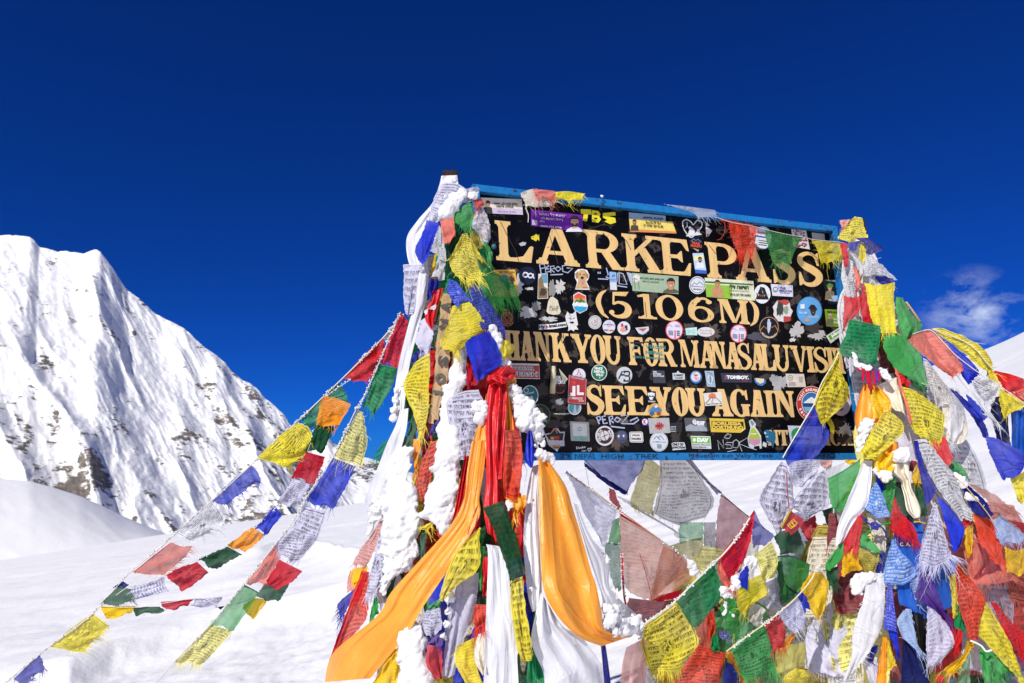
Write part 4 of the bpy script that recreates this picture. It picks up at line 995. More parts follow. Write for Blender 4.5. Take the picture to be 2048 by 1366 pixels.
# --- fourth row
s = Stk("red and white block sticker reading FOREVER FERSH", Z3); s.poly('#d9d4cc', (265, 640), (548, 645), (556, 800), (275, 795)); s.poly('#b53a3c', (275, 660), (545, 664), (552, 792), (285, 788)); s.text('#e8e6e0', "FOREVER", 395, 692, 44, 230, 1, 0.09); s.text('#e8e6e0', "FERSH", 412, 750, 52, 250, 1, 0.09); s.text('#1c1a1c', "FOREVER", 395, 692, 36, 220, 1, 0.0); s.text('#1c1a1c', "FERSH", 412, 750, 44, 240, 1, 0.0); s.done()
s = Stk("black sticker rolled up at its left edge reading STORY", Z3); s.poly('#1a1618', (718, 690), (800, 760), (830, 880), (800, 940), (700, 940), (700, 800)); s.text('#e2e0dc', "ER", 745, 790, 46, 60, -4, 0.07); s.text('#e2e0dc', "TORY", 765, 830, 44, 120, -4, 0.07); s.text('#b8463a', "YOUR PASS", 760, 866, 12, 90, -4); s.poly('#d9d0b4', (748, 692), (838, 800), (800, 850), (770, 770)); s.ring('#c2503c', 755, 900, 54, 46, 7, 20, 160); s.done()
m_ = MB(); m_.tube([B(*Z3(690, 672), 0.012), B(*Z3(692, 800), 0.014), B(*Z3(680, 948), 0.011)], 0.0125, 10); o_ = m_.build("curled_edge", plain('#cbbfa0', 0.6), sign, True); tag(o_, "rolled up pale back of the black STORY sticker")
s = Stk("white half disc sticker with a cyclist", Z3); s.circ('#d9dbe6', 952, 762, 66, 70); s.ring('#3a5a9c', 930, 765, 14, 15, 4); s.ring('#3a5a9c', 972, 765, 14, 15, 4); s.line('#cf4a3a', [(935, 755), (945, 720), (962, 735), (968, 755)], 8); s.circ('#cf7a4a', 948, 708, 8, None, 10); s.done()
s = Stk("blue and grey disc half under the red card", Z3); s.circ('#d2d6d8', 906, 1090, 68, 72); s.circ('#8fa2b0', 906, 1090, 61, 65); s.poly('#3f7f86', (850, 1060), (905, 1050), (890, 1150), (860, 1120)); s.poly('#5a6a78', (915, 1050), (960, 1050), (930, 1140)); s.done()
s = Stk("upright red metal card with star and white JL", Z3, off=0.004); s.poly('#5a1c22', (845, 755), (1030, 795), (1022, 1062), (832, 1048)); s.poly('#a8323a', (852, 765), (1024, 802), (1016, 1052), (840, 1040)); s.ring('#c9b6b0', 935, 905, 0.1, 0.1, 0.05); s.line('#d6b8b2', [(852, 765), (1024, 802), (1016, 1052), (840, 1040), (852, 765)], 4); s.poly('#cf3f3a', (900, 805), (908, 828), (932, 830), (912, 843), (920, 868), (900, 852), (880, 866), (888, 842), (870, 828), (893, 826)); s.polys('#e6e0dc', [rect(885, 870, 915, 965), rect(860, 938, 915, 972), rect(930, 862, 955, 950), rect(930, 935, 1000, 962)]); s.text('#e6d2cc', "COMMANDER", 920, 995, 24, 140, 3, 0.02); s.text('#e6d2cc', "ROOM", 975, 1022, 18, 50, 3, 0.02); s.text('#d9c2ba', "ADVENTURE", 935, 795, 10, 130, 9); s.done()
s = Stk("round dark green sticker reading MAKE NEPAL WILD", Z3); s.circ('#dfe4dc', 1156, 735, 80, 82); s.circ('#1f6a4c', 1156, 735, 73, 75); s.text('#e6eee6', "MAKE", 1150, 692, 28, 80, 3, 0.05); s.text('#e6eee6', "NEPAL", 1156, 724, 28, 108, 3, 0.05); s.text('#e6eee6', "WILD", 1158, 757, 28, 78, 3, 0.05); s.circ('#b8cfc0', 1160, 787, 8, None, 10); s.done()
s = Stk("round silver sticker with black AB", Z3); s.circ('#c6cacb', 1410, 760, 80, 84); s.polys('#23282c', [ribbon([(1352, 800), (1390, 720)], 14)[0], rect(1375, 750, 1415, 766), rect(1400, 715, 1450, 732), rect(1415, 760, 1450, 776), rect(1400, 812, 1450, 828), rect(1402, 715, 1418, 740), rect(1402, 800, 1418, 828)] + ringarc(1448, 744, 22, 30, -90, 90, 15, 15, 10) + ringarc(1448, 794, 24, 34, -90, 90, 15, 15, 10)); s.done()
s = Stk("dark slate card reading BIER BUMSEN BAUSTELLE", Z3); s.poly('#3c4148', (1690, 710), (1815, 714), (1830, 842), (1704, 840))
for i, t_ in enumerate(("BIER", "BUMSEN", "BAUSTELLE")): s.text('#d9dde0', t_, (1722, 1742, 1758)[i], 727 + i * 21, 15, (38, 82, 108)[i], 2, 0.04)
s.done()
s = Stk("small white mountain camp badge", Z4); s.poly('#c9cdcf', (70, 595), (105, 592), (122, 572), (140, 592), (185, 600), (188, 655), (75, 655)); s.text('#33363a', "SUMMIT", 128, 615, 22, 95, 0, 0.04); s.text('#33363a', "CAMP", 130, 640, 14, 80, 0, 0.04); s.done()
s = Stk("small round sticker with blue rim, top peeling, below the O", Z4); s.circ('#3f78b5', 292, 632, 56, 60); s.circ('#d9d2cf', 290, 628, 44, 46); s.poly('#b8544f', (262, 605), (320, 610), (290, 628)); s.poly('#c9a2c4', (265, 625), (318, 640), (290, 668)); s.poly('#8fb6dc', (245, 600), (275, 575), (290, 590)); s.done()
s = Stk("silver foil card with a scratched figure", Z4); s.poly('#9fb3c0', (373, 573), (458, 573), (476, 726), (396, 722)); s.polys('#3f5260', ribbon([(395, 590), (440, 595), (450, 680), (410, 700)], 6)); s.ring('#d2dde2', 425, 655, 26, 42, 8); s.line('#3f5260', [(425, 600), (430, 690)], 5); s.done()
s = Stk("dark card with white word TOMBOY and a small red line", Z4); s.poly('#33333e', (522, 593), (816, 598), (820, 684), (538, 682)); s.polys('#c8323a', [rect(570, 615, 578, 655)]); s.polys('#3a52b0', [rect(560, 615, 568, 655)]); s.text('#e8e8ec', "TOMBOY.", 685, 634, 36, 210, 1, 0.07); s.text('#c8324a', "original", 748, 668, 14, 56, 2); s.done()
s = Stk("torn round sticker with blue rim, upper half gone, right of the dark card", Z4); s.poly('#3f78b5', (838, 640), (870, 650), (950, 660), (948, 690), (915, 715), (875, 708), (845, 675)); s.poly('#d8cfae', (850, 640), (935, 648), (930, 680), (895, 695), (860, 670)); s.done()
s = Stk("cream card with a small round crest", Z4); s.poly('#d6cdc2', (1135, 600), (1308, 602), (1328, 725), (1155, 726)); s.ring('#3a3230', 1180, 638, 24, 26, 4); s.circ('#8aa05a', 1180, 638, 10, None, 10); s.poly('#b0a79e', (1258, 628), (1298, 628), (1300, 680), (1262, 680))
for i in range(4): s.line('#6a605a', [(1165, 680 + i * 10), (1232, 682 + i * 10)], 2.5)
s.done()
# --- fifth and sixth rows
s = Stk("round teal sticker, left of the lower line", Z5); s.circ('#d6e0dc', 322, 168, 92, 112); s.circ('#1e6a70', 322, 168, 84, 103); s.ring('#c9e0dc', 282, 112, 26, 28, 6); s.text('#d4e6e2', "Corner", 318, 140, 20, 110, -14, 0.03); s.poly('#b6c4c0', (278, 190), (350, 170), (370, 240), (298, 258)); s.done()
s = Stk("round dark sticker with thin green ring and olive emblem", Z5); s.circ('#1c2020', 432, 382, 110, 122); s.ring('#5a9a3c', 432, 382, 110, 122, 5); s.shard('#5c602c', 432, 352, 44, 62, 5, 14); s.poly('#9a9c98', (380, 420), (515, 425), (500, 440), (515, 452), (385, 450)); s.done()
s = Stk("star shaped hiking patch with orange peak", Z5); s.poly('#d2d0d6', (602, 495), (650, 560), (700, 556), (690, 650), (698, 712), (650, 715), (615, 772), (560, 730), (520, 700), (480, 580), (545, 570)); s.poly('#26242a', (600, 520), (648, 575), (688, 570), (676, 650), (600, 655), (530, 650), (495, 590), (550, 580)); s.polys('#d9863a', ribbon([(545, 580), (580, 530), (595, 555), (602, 520), (615, 575)], 12)); s.polys('#c83a34', [rect(582, 605, 640, 640)]); s.polys('#e0c23a', [rect(545, 612, 580, 640)]); s.text('#e6e4e8', "HIKING", 612, 676, 56, 165, 4, 0.07); s.polys('#dba63a', [rect(560, 705, 645, 722)]); s.polys('#b83a3c', [rect(580, 724, 640, 736)]); s.done()
s = Stk("faded grey square card with teal word at its foot", Z5); s.poly('#7c8082', (752, 445), (958, 455), (968, 662), (765, 655)); s.poly('#9aa0a2', (778, 465), (935, 472), (938, 605), (790, 600)); s.ring('#5a6064', 858, 528, 22, 22, 6); s.text('#3f8f8a', "OUTSIDE", 860, 630, 32, 145, 2, 0.04); s.done()
s = Stk("white marker graffiti PEROZ, underlined", Z5, "graffiti", 0.0014, rough=0.6)
for pts in ([(1070, 475), (1040, 400), (1075, 390), (1085, 425), (1055, 445)], [(1140, 385), (1100, 395), (1115, 470), (1160, 462)], [(1105, 430), (1140, 425)], [(1190, 485), (1175, 400), (1210, 385), (1215, 415), (1185, 435), (1225, 460)], [(1262, 400), (1300, 425), (1268, 455), (1232, 430), (1262, 400)], [(1300, 385), (1385, 380), (1310, 470), (1440, 472), (1495, 430), (1480, 405), (1400, 440)], [(1195, 500), (1345, 518)]): s.line('#aab4d0', pts, 15)
s.done()
s = Stk("round white sticker with plum ring reading OSTERIA RONC", Z5); s.circ('#d0cccc', 1128, 602, 100, 108); s.ring('#3d2530', 1128, 600, 82, 88, 34); s.arc('#e2dadc', "OSTERIA", 1128, 600, 66, 26, 222, 330, 0.04, 70); s.arc('#e2dadc', "RONC", 1128, 600, 66, 26, 40, 105, 0.04, 70); s.line('#4a2a38', [(1115, 550), (1138, 655)], 6); s.line('#4a2a38', [(1100, 615), (1160, 585)], 5); s.done()
s = Stk("slate blue moon face disc", Z5); s.circ('#3f4560', 1314, 612, 62, 68); s.circ('#4c5270', 1310, 608, 52, 57); s.circ('#e2e2e6', 1282, 605, 12, 14, 12); s.circ('#e2e2e6', 1335, 602, 14, 13, 12); s.circ('#15151c', 1288, 605, 6, None, 8); s.circ('#15151c', 1342, 602, 6, None, 8); s.line('#23263a', [(1290, 645), (1315, 652), (1340, 640)], 4, True); s.done()
s = Stk("white rounded card reading you are beautiful", Z5); s.poly('#d8d8d2', (1392, 572), (1405, 558), (1525, 556), (1540, 570), (1546, 660), (1534, 674), (1410, 672), (1398, 660)); s.line('#2c2c2c', [(1404, 568), (1528, 566), (1535, 662), (1410, 664), (1404, 568)], 4); s.text('#26262a', "you are", 1465, 598, 22, 80, 2, 0.04); s.text('#26262a', "beautiful", 1468, 632, 22, 100, 2, 0.04); s.done()
s = Stk("small dark blue square with red K in a white disc", Z5); s.poly('#3a2f86', (1526, 418), (1595, 415), (1605, 494), (1535, 492)); s.circ('#e6e4ea', 1562, 450, 30, 32); s.text('#cf2f3a', "K", 1562, 450, 44, 34, 0, 0.07); s.done()
s = Stk("grey square sticker with a jagged red burst", Z5); s.poly('#b0aeac', (1595, 412), (1822, 408), (1838, 570), (1615, 578)); s.put([(1718 + (58 if i % 2 else 34) * math.cos(2 * math.pi * i / 20) * 0.95, 496 + (52 if i % 2 else 30) * math.sin(2 * math.pi * i / 20)) for i in range(20)], [tuple(range(20))], '#b83f3c'); s.text('#3a2426', "JAETT", 1720, 496, 24, 100, -4, 0.04); s.done()
s = Stk("dark card with small white words, half covered by the grey square", Z5); s.poly('#232428', (1830, 465), (1965, 452), (1960, 560), (1838, 565))
for i, t_ in enumerate(("orange", "rings", "hopen")): s.text('#d2d2d4', t_, 1868, 508 + i * 22, 16, 60, -2, 0.03)
s.done()
s = Stk("round sticker with orange sky and blue mountain among gold letters", Z5); s.circ('#e0a13a', 1670, 328, 76, 78); s.poly('#4a7fae', (1602, 330), (1640, 290), (1680, 262), (1745, 320), (1740, 345), (1605, 345)); s.poly('#d6e2ea', (1660, 290), (1682, 264), (1705, 290), (1680, 300)); s.shard('#2f5f8c', 1640, 365, 34, 28, 4); s.shard('#9a4a2c', 1710, 362, 32, 30, 5); s.shard('#d9b53a', 1675, 385, 34, 18, 6); s.done()
s = Stk("white card with orange sun over black peaks between the gold words", Z6, off=0.0022); s.poly('#dcd8d0', (236, 136), (425, 122), (438, 256), (258, 266)); s.circ('#dd7a4c', 330, 168, 38, 34); s.poly('#dcd8d0', (268, 240), (300, 200), (328, 172), (348, 186), (372, 186), (425, 234)); s.polys('#1f1d1e', ribbon([(262, 240), (296, 206), (328, 172), (350, 192), (366, 180), (425, 232)], 6)); s.polys('#1f1d1e', ribbon([(328, 176), (338, 206), (322, 222), (340, 238)], 5)); s.text('#26221f', "Thank You Nepal Trip", 346, 246, 13, 160, -4, 0.03); s.done()
s = Stk("black square with a white winged emblem", Z5); s.poly('#15161a', (1586, 118), (1680, 122), (1680, 250), (1590, 245)); s.polys('#dcdfe2', [[(1592, 140), (1630, 132), (1668, 142), (1664, 180), (1645, 165), (1630, 175), (1612, 162), (1596, 178)], [(1605, 180), (1655, 182), (1645, 210), (1630, 216), (1615, 208)]]); s.text('#dcdfe2', "TOCHU", 1635, 232, 16, 76, 2, 0.05); s.done()
s = Stk("round white sticker with black ridge and blue river", Z5); s.circ('#d2d6da', 1713, 665, 98, 106); s.ring('#8c9296', 1713, 665, 92, 99, 3); s.polys('#1c2024', ribbon([(1655, 640), (1690, 605), (1705, 618), (1728, 600), (1770, 645)], 6)); s.poly('#3a8fc9', (1690, 612), (1715, 622), (1735, 650), (1712, 640)); s.text('#3a4046', "14 x 8000 m n.p.m.", 1715, 668, 13, 150, 1); s.poly('#8e9498', (1695, 692), (1740, 692), (1742, 736), (1697, 736)); s.done()
s = Stk("white cut-out words ONLY OD JUNCTION", Z5); s.poly('#d6d8d8', (1850, 680), (1880, 672), (1985, 672), (1995, 700), (2004, 745), (1860, 758)); s.text('#16181c', "ONLY OD", 1918, 694, 30, 122, 0, 0.08); s.text('#16181c', "JUNCTION", 1925, 730, 30, 140, 0, 0.08); s.done()
s = Stk("white handwritten names with a small heart", Z5, "graffiti", 0.001, rough=0.6); s.text('#c9ced8', "Duske", 872, 726, 26, 100, -8, 0.0); s.text('#c9ced8', "Opa", 905, 764, 24, 50, -8, 0.0); s.line('#c9ced8', [(962, 770), (945, 748), (952, 734), (964, 744), (976, 732), (984, 746), (962, 770)], 5, True); s.done()
s = Stk("square mountain photo with white Devanagari word", Z6); s.poly('#55585c', (42, 388), (265, 386), (282, 526), (60, 524)); s.poly('#9aa2aa', (55, 480), (110, 450), (160, 470), (215, 440), (276, 500), (280, 524), (62, 522)); s.text('#e2e4e6', "पैदल", 190, 435, 62, 130, 4, 0.06); s.done()
s = Stk("yellow strip reading BORUSSIA DORTMUND, corner lifted", Z6); s.poly('#d9b93c', (300, 390), (655, 400), (672, 500), (620, 540), (318, 532)); s.poly('#2a2820', (322, 420), (650, 428), (655, 505), (325, 500)); s.text('#e0c04a', "BORUSSIA", 482, 446, 38, 300, 1, 0.06); s.text('#e0c04a', "DORTMUND", 488, 486, 38, 320, 1, 0.06); s.poly('#efdc7a', (620, 540), (672, 500), (640, 500)); s.done()
s = Stk("green and white club card reading DAV", Z6); s.poly('#d2d5d2', (108, 572), (310, 576), (322, 706), (124, 700)); s.poly('#6fb52e', (114, 582), (304, 585), (308, 650), (120, 646)); s.put([(148 + (24 if i % 2 else 12) * math.cos(2 * math.pi * i / 16), 614 + (26 if i % 2 else 12) * math.sin(2 * math.pi * i / 16)) for i in range(16)], [tuple(range(16))], '#eef2ea'); s.text('#f2f5ee', "DAV", 234, 614, 46, 118, 1, 0.08); s.text('#3c4040', "Deutscher Alpenverein", 218, 664, 16, 186, 1, 0.02); s.text('#3c4040', "Sektion Biberach", 198, 685, 15, 142, 1, 0.02); s.done()
s = Stk("thin white tag scrawl near the bottom edge", Z6, "graffiti", 0.001, rough=0.6)
for pts in ([(400, 715), (385, 615), (450, 700), (440, 610)], [(540, 640), (480, 640), (460, 660), (520, 665), (530, 700), (470, 700)], [(575, 610), (610, 640), (590, 695), (540, 690), (545, 630), (575, 610)], [(635, 730), (600, 640), (690, 590), (600, 650), (700, 690), (785, 715)], [(485, 735), (580, 715)], [(455, 580), (490, 550), (525, 565), (500, 600), (450, 590)]): s.line('#c4c8ce', pts, 6)
s.done()
s = Stk("cut-out drip sticker: a tin pouring lime over a pink scoop", Z6); s.poly('#c9d2cc', (705, 420), (738, 400), (778, 450), (770, 480), (792, 510), (830, 570), (838, 700), (818, 704), (812, 672), (760, 680), (752, 708), (738, 705), (730, 690), (718, 698), (700, 660), (692, 600), (715, 520), (722, 490)); s.poly('#7a8a86', (715, 425), (735, 410), (762, 445), (740, 475)); s.poly('#a9b832', (735, 490), (765, 500), (810, 565), (822, 600), (705, 600), (718, 540)); s.poly('#c98aa0', (705, 600), (822, 605), (815, 650), (760, 672), (715, 650)); s.poly('#4aa08c', (700, 575), (712, 650), (704, 655)); s.text('#e6f0e0', "DRIP", 755, 552, 16, 60, 0, 0.04); s.done()
s = Stk("torn teal paper scrap with white lines", Z6, "torn_remnant"); s.poly('#2a6a86', (862, 520), (900, 508), (945, 530), (968, 520), (980, 600), (950, 702), (930, 650), (888, 640)); s.line('#c9dce4', [(880, 580), (905, 582)], 8); s.line('#c9dce4', [(890, 630), (935, 650)], 6); s.poly('#c9dce4', (862, 530), (885, 540), (880, 556), (865, 552)); s.done()
s = Stk("white adventure company card with green mountain, behind the blue flag", Z6); s.poly('#cfd0d8', (1102, 466), (1440, 476), (1480, 690), (1140, 684)); s.poly('#2a8f5a', (1140, 655), (1478, 662), (1480, 690), (1142, 684)); s.circ('#2a9a55', 1205, 555, 66, 66); s.polys('#e6ece8', [[(1160, 585), (1215, 525), (1255, 585)]]); s.text('#23282a', "ADVENTURE", 1235, 600, 24, 180, 2, 0.06); s.done()
s = Stk("large round red ringed sticker with a white peak over a lake", Z6); s.circ('#e6e2de', 1345, 240, 152, 178); s.circ('#c8302c', 1345, 240, 148, 174); s.circ('#e6e6e6', 1345, 238, 100, 116); s.circ('#2a74b8', 1345, 238, 94, 110); s.poly('#e9edf2', (1262, 235), (1310, 195), (1345, 172), (1400, 205), (1435, 240)); s.poly('#1f4a80', (1255, 240), (1438, 240), (1430, 275), (1262, 270)); s.poly('#7fb0d8', (1262, 275), (1430, 280), (1400, 330), (1290, 320)); s.arc('#f2efec', "VISIT KAILASH TREKS", 1345, 240, 122, 28, -78, 85, 0.05, 144); s.arc('#f2efec', "Kathmandu", 1345, 240, 122, 28, 250, 135, 0.05, 144); s.done()
s = Stk("round pink and white sticker behind the yellow flag", Z6); s.circ('#e2c6d0', 1650, 255, 96, 112); s.circ('#d8c9d4', 1655, 250, 72, 86); s.shard('#3a5a9c', 1640, 300, 36, 20, 3); s.shard('#c2563a', 1600, 300, 30, 20, 4); s.poly('#d9cbbf', (1720, 65), (1770, 70), (1802, 265), (1745, 245)); s.done()
# writing on the bottom bar of the frame
s = Stk("black felt pen writing along the lower frame bar", ZI, "graffiti", 0.0008, Bf, 0.7)
for t_, x, y, h_, w_ in (("29", 1130, 912, 9, 20), ("NEPAL", 1171, 912.5, 9.5, 42), ("HIGH", 1225, 912.5, 9, 44), ("TREK", 1293, 912.5, 9, 48), ("Mountain sun Vally Treak", 1462, 912, 10, 168), ("U", 1572, 911, 9, 9), ("KAKI", 1641, 911, 8, 30)): s.text('#1a2230', t_, x, y, h_, w_, 0, 0.0)
s.ring('#1a2230', 1665, 911.5, 6.5, 5.5, 1.1); s.line('#1a2230', [(1661.5, 913), (1665, 914.5), (1668.5, 913)], 1.0); s.done()
# hairline scratches
for i, pts in enumerate(([(1001, 443), (1012, 466), (1030, 500), (1039, 526)], [(1099, 470), (1108, 500), (1116, 528)], [(1147, 690), (1156, 720)], [(1126, 665), (1132, 705)], [(1618, 505), (1640, 520)], [(1418, 490), (1432, 508)], [(1290, 604), (1293, 634)], [(1252, 480), (1262, 500)], [(1560, 800), (1566, 828)])):
    s = Stk("scratch through the gold paint", ZI, "scratch", 0.0012, rough=0.9); s.line('#3d2f28', pts, 1.2); s.done(False)
# ------------------------------------------------------------------ cloth
def sm(tab):
    return lambda v: interp(tab, v)
axL = sm([(345, 902), (600, 908), (850, 928), (1050, 960), (1366, 968)]); raL = sm([(345, 34), (450, 95), (600, 112), (750, 128), (850, 175), (1050, 238), (1200, 295), (1366, 320)])
axR = sm([(440, 1712), (700, 1745), (1000, 1800), (1366, 1850)]); raR = sm([(440, 40), (550, 70), (700, 120), (900, 190), (1100, 270), (1366, 320)])
def zone_L(x, y):
    """front of the bundle round the left post: a cone that widens downwards"""
    d0 = 2.985 - (y - 345) * 0.000315 - 0.10
    r = raL(y); q = max(0.0, 1 - ((x - axL(y)) / r) ** 2)
    return d0 - 0.62 * r * d0 / F * math.sqrt(q)
def zone_R(x, y):
    d0 = 3.55 - (y - 440) * 0.00034 - 0.06
    r = raR(y); q = max(0.0, 1 - ((x - axR(y)) / r) ** 2)
    return d0 - 0.55 * r * d0 / F * math.sqrt(q) - 0.42 * max(0.0, (x - axR(y) - r) / 200.0) * 0.6
def zone_S(x, y):                                    # the lines running down to the snow on the left
    return interp([(0, 3.05), (400, 2.92), (820, 2.86)], x)
def zone_B(x, y):                                    # behind the sign
    return interp([(1100, 3.22), (1500, 3.62), (1750, 3.75)], x) - (y - 900) * 0.0003
def zone_F(x, y):                                    # slung in front, from bundle to bundle
    return interp([(1250, 2.52), (1450, 2.74), (1700, 3.02)], x) - (y - 1000) * 0.00025
def zone_M(x, y):                                    # between the two
    return interp([(1200, 2.78), (1450, 2.98), (1750, 3.22)], x) - (y - 1000) * 0.00025
def zone_T(x, y):                                    # hanging against the face of the board
    return Bf(x, y, 0.012).dot(cF)
ZONES = dict(L=zone_L, R=zone_R, S=zone_S, B=zone_B, F=zone_F, M=zone_M, T=zone_T)
STEP = 0.013

def catmull(pts, n):
    """resample a list of points (tuples) to n points along a smooth curve"""
    m = len(pts)
    if m == 1: return [pts[0]] * n
    out = []
    for i in range(n):
        t = i / (n - 1) * (m - 1); k = min(int(t), m - 2); t -= k
        p0, p1, p2, p3 = pts[max(k - 1, 0)], pts[k], pts[k + 1], pts[min(k + 2, m - 1)]
        if m == 2: out.append(tuple(p1[c] + (p2[c] - p1[c]) * t for c in range(len(p1)))); continue
        out.append(tuple(0.5 * (2 * p1[c] + (p2[c] - p0[c]) * t + (2 * p0[c] - 5 * p1[c] + 4 * p2[c] - p3[c]) * t * t + (3 * p1[c] - p0[c] - 3 * p2[c] + p3[c]) * t ** 3) for c in range(len(p1))))
    return out

SEED = [100]
def cloth(name, col, rows, z=ZI, zone='L', layer=0, parent=None, p=0.0, sh=0.0, sa=False, fr=0, rp=0.007, fo=None, nrows=12, ink='#1c1a22', fade=0.3, stain=0.0,
          tilt=0.0, label=None, cat=None, group=None, hem=None, fl=1.0, side=0):
    SEED[0] += 1
    rnd = random.Random(SEED[0])
    zf = ZONES[zone]
    nu, nv = 18, max(14, 7 * (len(rows) - 1) + 4)
    rr_ = [catmull([z(*q) for q in r], nu) for r in rows]
    G = [catmull([r[i] for r in rr_], nv) for i in range(nu)]           # G[u][v]
    f1, f2, f3 = rnd.uniform(0.7, 1.5), rnd.uniform(0.5, 1.6), rnd.uniform(2.2, 3.6)
    a1, a2, a3 = [rnd.uniform(0, 6.28) for _ in range(3)]
    V, UV = [], []
    for j in range(nv):
        v = j / (nv - 1)
        for i in range(nu):
            u = i / (nu - 1)
            x, y = G[i][j]
            wb = 2.6 * (math.sin(9 * u + a1 + 3 * v) * (v ** 0.5) * (0 if sa else 1)); x += wb * 0.7; y += 2.6 * (math.sin(8 * u + 2 * a2) * v) * (0 if sa else 1)
            edge = 1.0 if i in (0, nu - 1) or j == nv - 1 else 0.0
            if edge and not sa:
                x += rnd.uniform(-1, 1) * 1.3; y += rnd.uniform(-1, 1) * 1.3
            w = 0.25 + 0.75 * v
            d = rp * w * (math.sin(6.28 * (f1 * u + f2 * v) + a1) + 0.6 * math.sin(6.28 * (f3 * u - 0.7 * v) + a2) + 0.35 * math.sin(6.28 * (2.1 * v + f1 * u) + a3))
            if fo:
                n, am = fo
                ph = a2 + 0.8 * math.sin(3.0 * v + a1)
                s_ = math.sin(6.28 * n * u + ph)
                d += am * math.copysign(abs(s_) ** 0.75, s_) * (0.55 + 0.45 * math.sin(2.3 * v + a3))
            q_ = P(x, y, 3.0) * (9.0 if sa else 15.0)
            d += (0.006 if sa else rp * 0.9) * mnoise.noise(q_ + Vector((SEED[0] * 1.7, 0, 0))) * (0.4 + 0.6 * v)
            d += tilt * v
            V.append(P(x, y, zf(x, y) - layer * STEP + d)); UV.append((u, v if v > 0.001 else 0.0))
    Fc = [(j * nu + i, j * nu + i + 1, (j + 1) * nu + i + 1, (j + 1) * nu + i) for j in range(nv - 1) for i in range(nu - 1)]
    mi = [0] * len(Fc)
    mats = [cloth_mat(col, p, sh, sa, nrows, ink, fade, stain)]
    if hem:
        mats.append(cloth_mat(hem))
        k = nu - 1
        for q in range(k): mi[q] = 1
    def thread(b, dirv, L):
        sidev = dirv.cross(cF).normalized() * 0.0009
        c = b + dirv * L * 0.55 + Vector((rnd.uniform(-1, 1), rnd.uniform(-0.4, 0.4), rnd.uniform(-1, 0.3))) * L * 0.12
        e_ = c + dirv * L * 0.45 + Vector((rnd.uniform(-1, 1), rnd.uniform(-0.4, 0.4), rnd.uniform(-1.4, 0.2))) * L * 0.28
        n0 = len(V)
        V.extend([b - sidev, b + sidev, c + sidev * 0.8, c - sidev * 0.8, e_ + sidev * 0.4, e_ - sidev * 0.4]); UV.extend([(0.5, 0.004)] * 6)
        Fc.append((n0, n0 + 1, n0 + 2, n0 + 3)); Fc.append((n0 + 3, n0 + 2, n0 + 4, n0 + 5)); mi.extend([0, 0])
    base = (nv - 1) * nu
    for k in range(int(fr * 1.6)):
        t = rnd.random() * (nu - 1.001); i = int(t); q = t - i
        b = V[base + i].lerp(V[base + i + 1], q); up = V[base - nu + i].lerp(V[base - nu + i + 1], q)
        dirv = (b - up).normalized()
        thread(b - dirv * 0.002, (dirv + Vector((rnd.uniform(-0.35, 0.35), 0, rnd.uniform(-0.3, 0.1)))).normalized(), fl * rnd.uniform(0.008, 0.042) * (1 if rnd.random() < 0.85 else 1.9))
    for k in range(side + fr // 4):
        j = rnd.randrange(2, nv - 1); i = rnd.choice((0, nu - 1)); b = V[j * nu + i]; inn = V[j * nu + (1 if i == 0 else nu - 2)]
        thread(b, ((b - inn).normalized() + Vector((0, 0, rnd.uniform(-0.8, 0.1)))).normalized(), fl * rnd.uniform(0.006, 0.022))
    o = mesh(name, V, Fc, mats, parent, True, UV, mi)
    if parent is None:
        tag(o, label, cat or ("scarf" if 'scarf' in name else "prayer flag"), group)
    elif label: tag(o, label)
    return o

def cord(name, pts, zone, layer, r=0.0022, col='#d8d2c4', parent=None, z=ZI, rime=0, label=None):
    zf = ZONES[zone]
    c = catmull([z(*q) for q in pts], 12 * len(pts))
    W_ = [P(x, y, zf(x, y) - layer * STEP) for x, y in c]
    m = MB(); m.tube(W_, r, 6)
    o = m.build(name, plain(col, 0.8, 0.1), parent, True)
    if label: tag(o, label)
    if rime:
        rnd = random.Random(rime + len(pts)); m = MB(); oc = ico(1)
        for k in range(rime):
            t = rnd.random() * (len(W_) - 1.01); i = int(t); b = W_[i].lerp(W_[i + 1], t - i)
            if mnoise.noise(b * 9.0) < -0.12: continue
            s = rnd.uniform(0.0016, 0.0046)
            b = b + Vector((rnd.uniform(-1, 1), rnd.uniform(-1, 0.4), rnd.uniform(-0.6, 1))) * 0.006
            m.add([b + Vector((v.x * rnd.uniform(.7, 1.3), v.y, v.z * rnd.uniform(.7, 1.2))) * s for v in oc[0]], oc[1])
        q = m.build("rime", M_CLUMP, parent, True); q["kind"] = "stuff"
    return o

_ICO = {}
def ico(sub):
    if sub not in _ICO:
        import bmesh
        bm = bmesh.new(); bmesh.ops.create_icosphere(bm, subdivisions=sub, radius=1.0)
        bm.verts.ensure_lookup_table()
        _ICO[sub] = ([v.co.copy() for v in bm.verts], [tuple(v.index for v in f.verts) for f in bm.faces]); bm.free()
    return _ICO[sub]

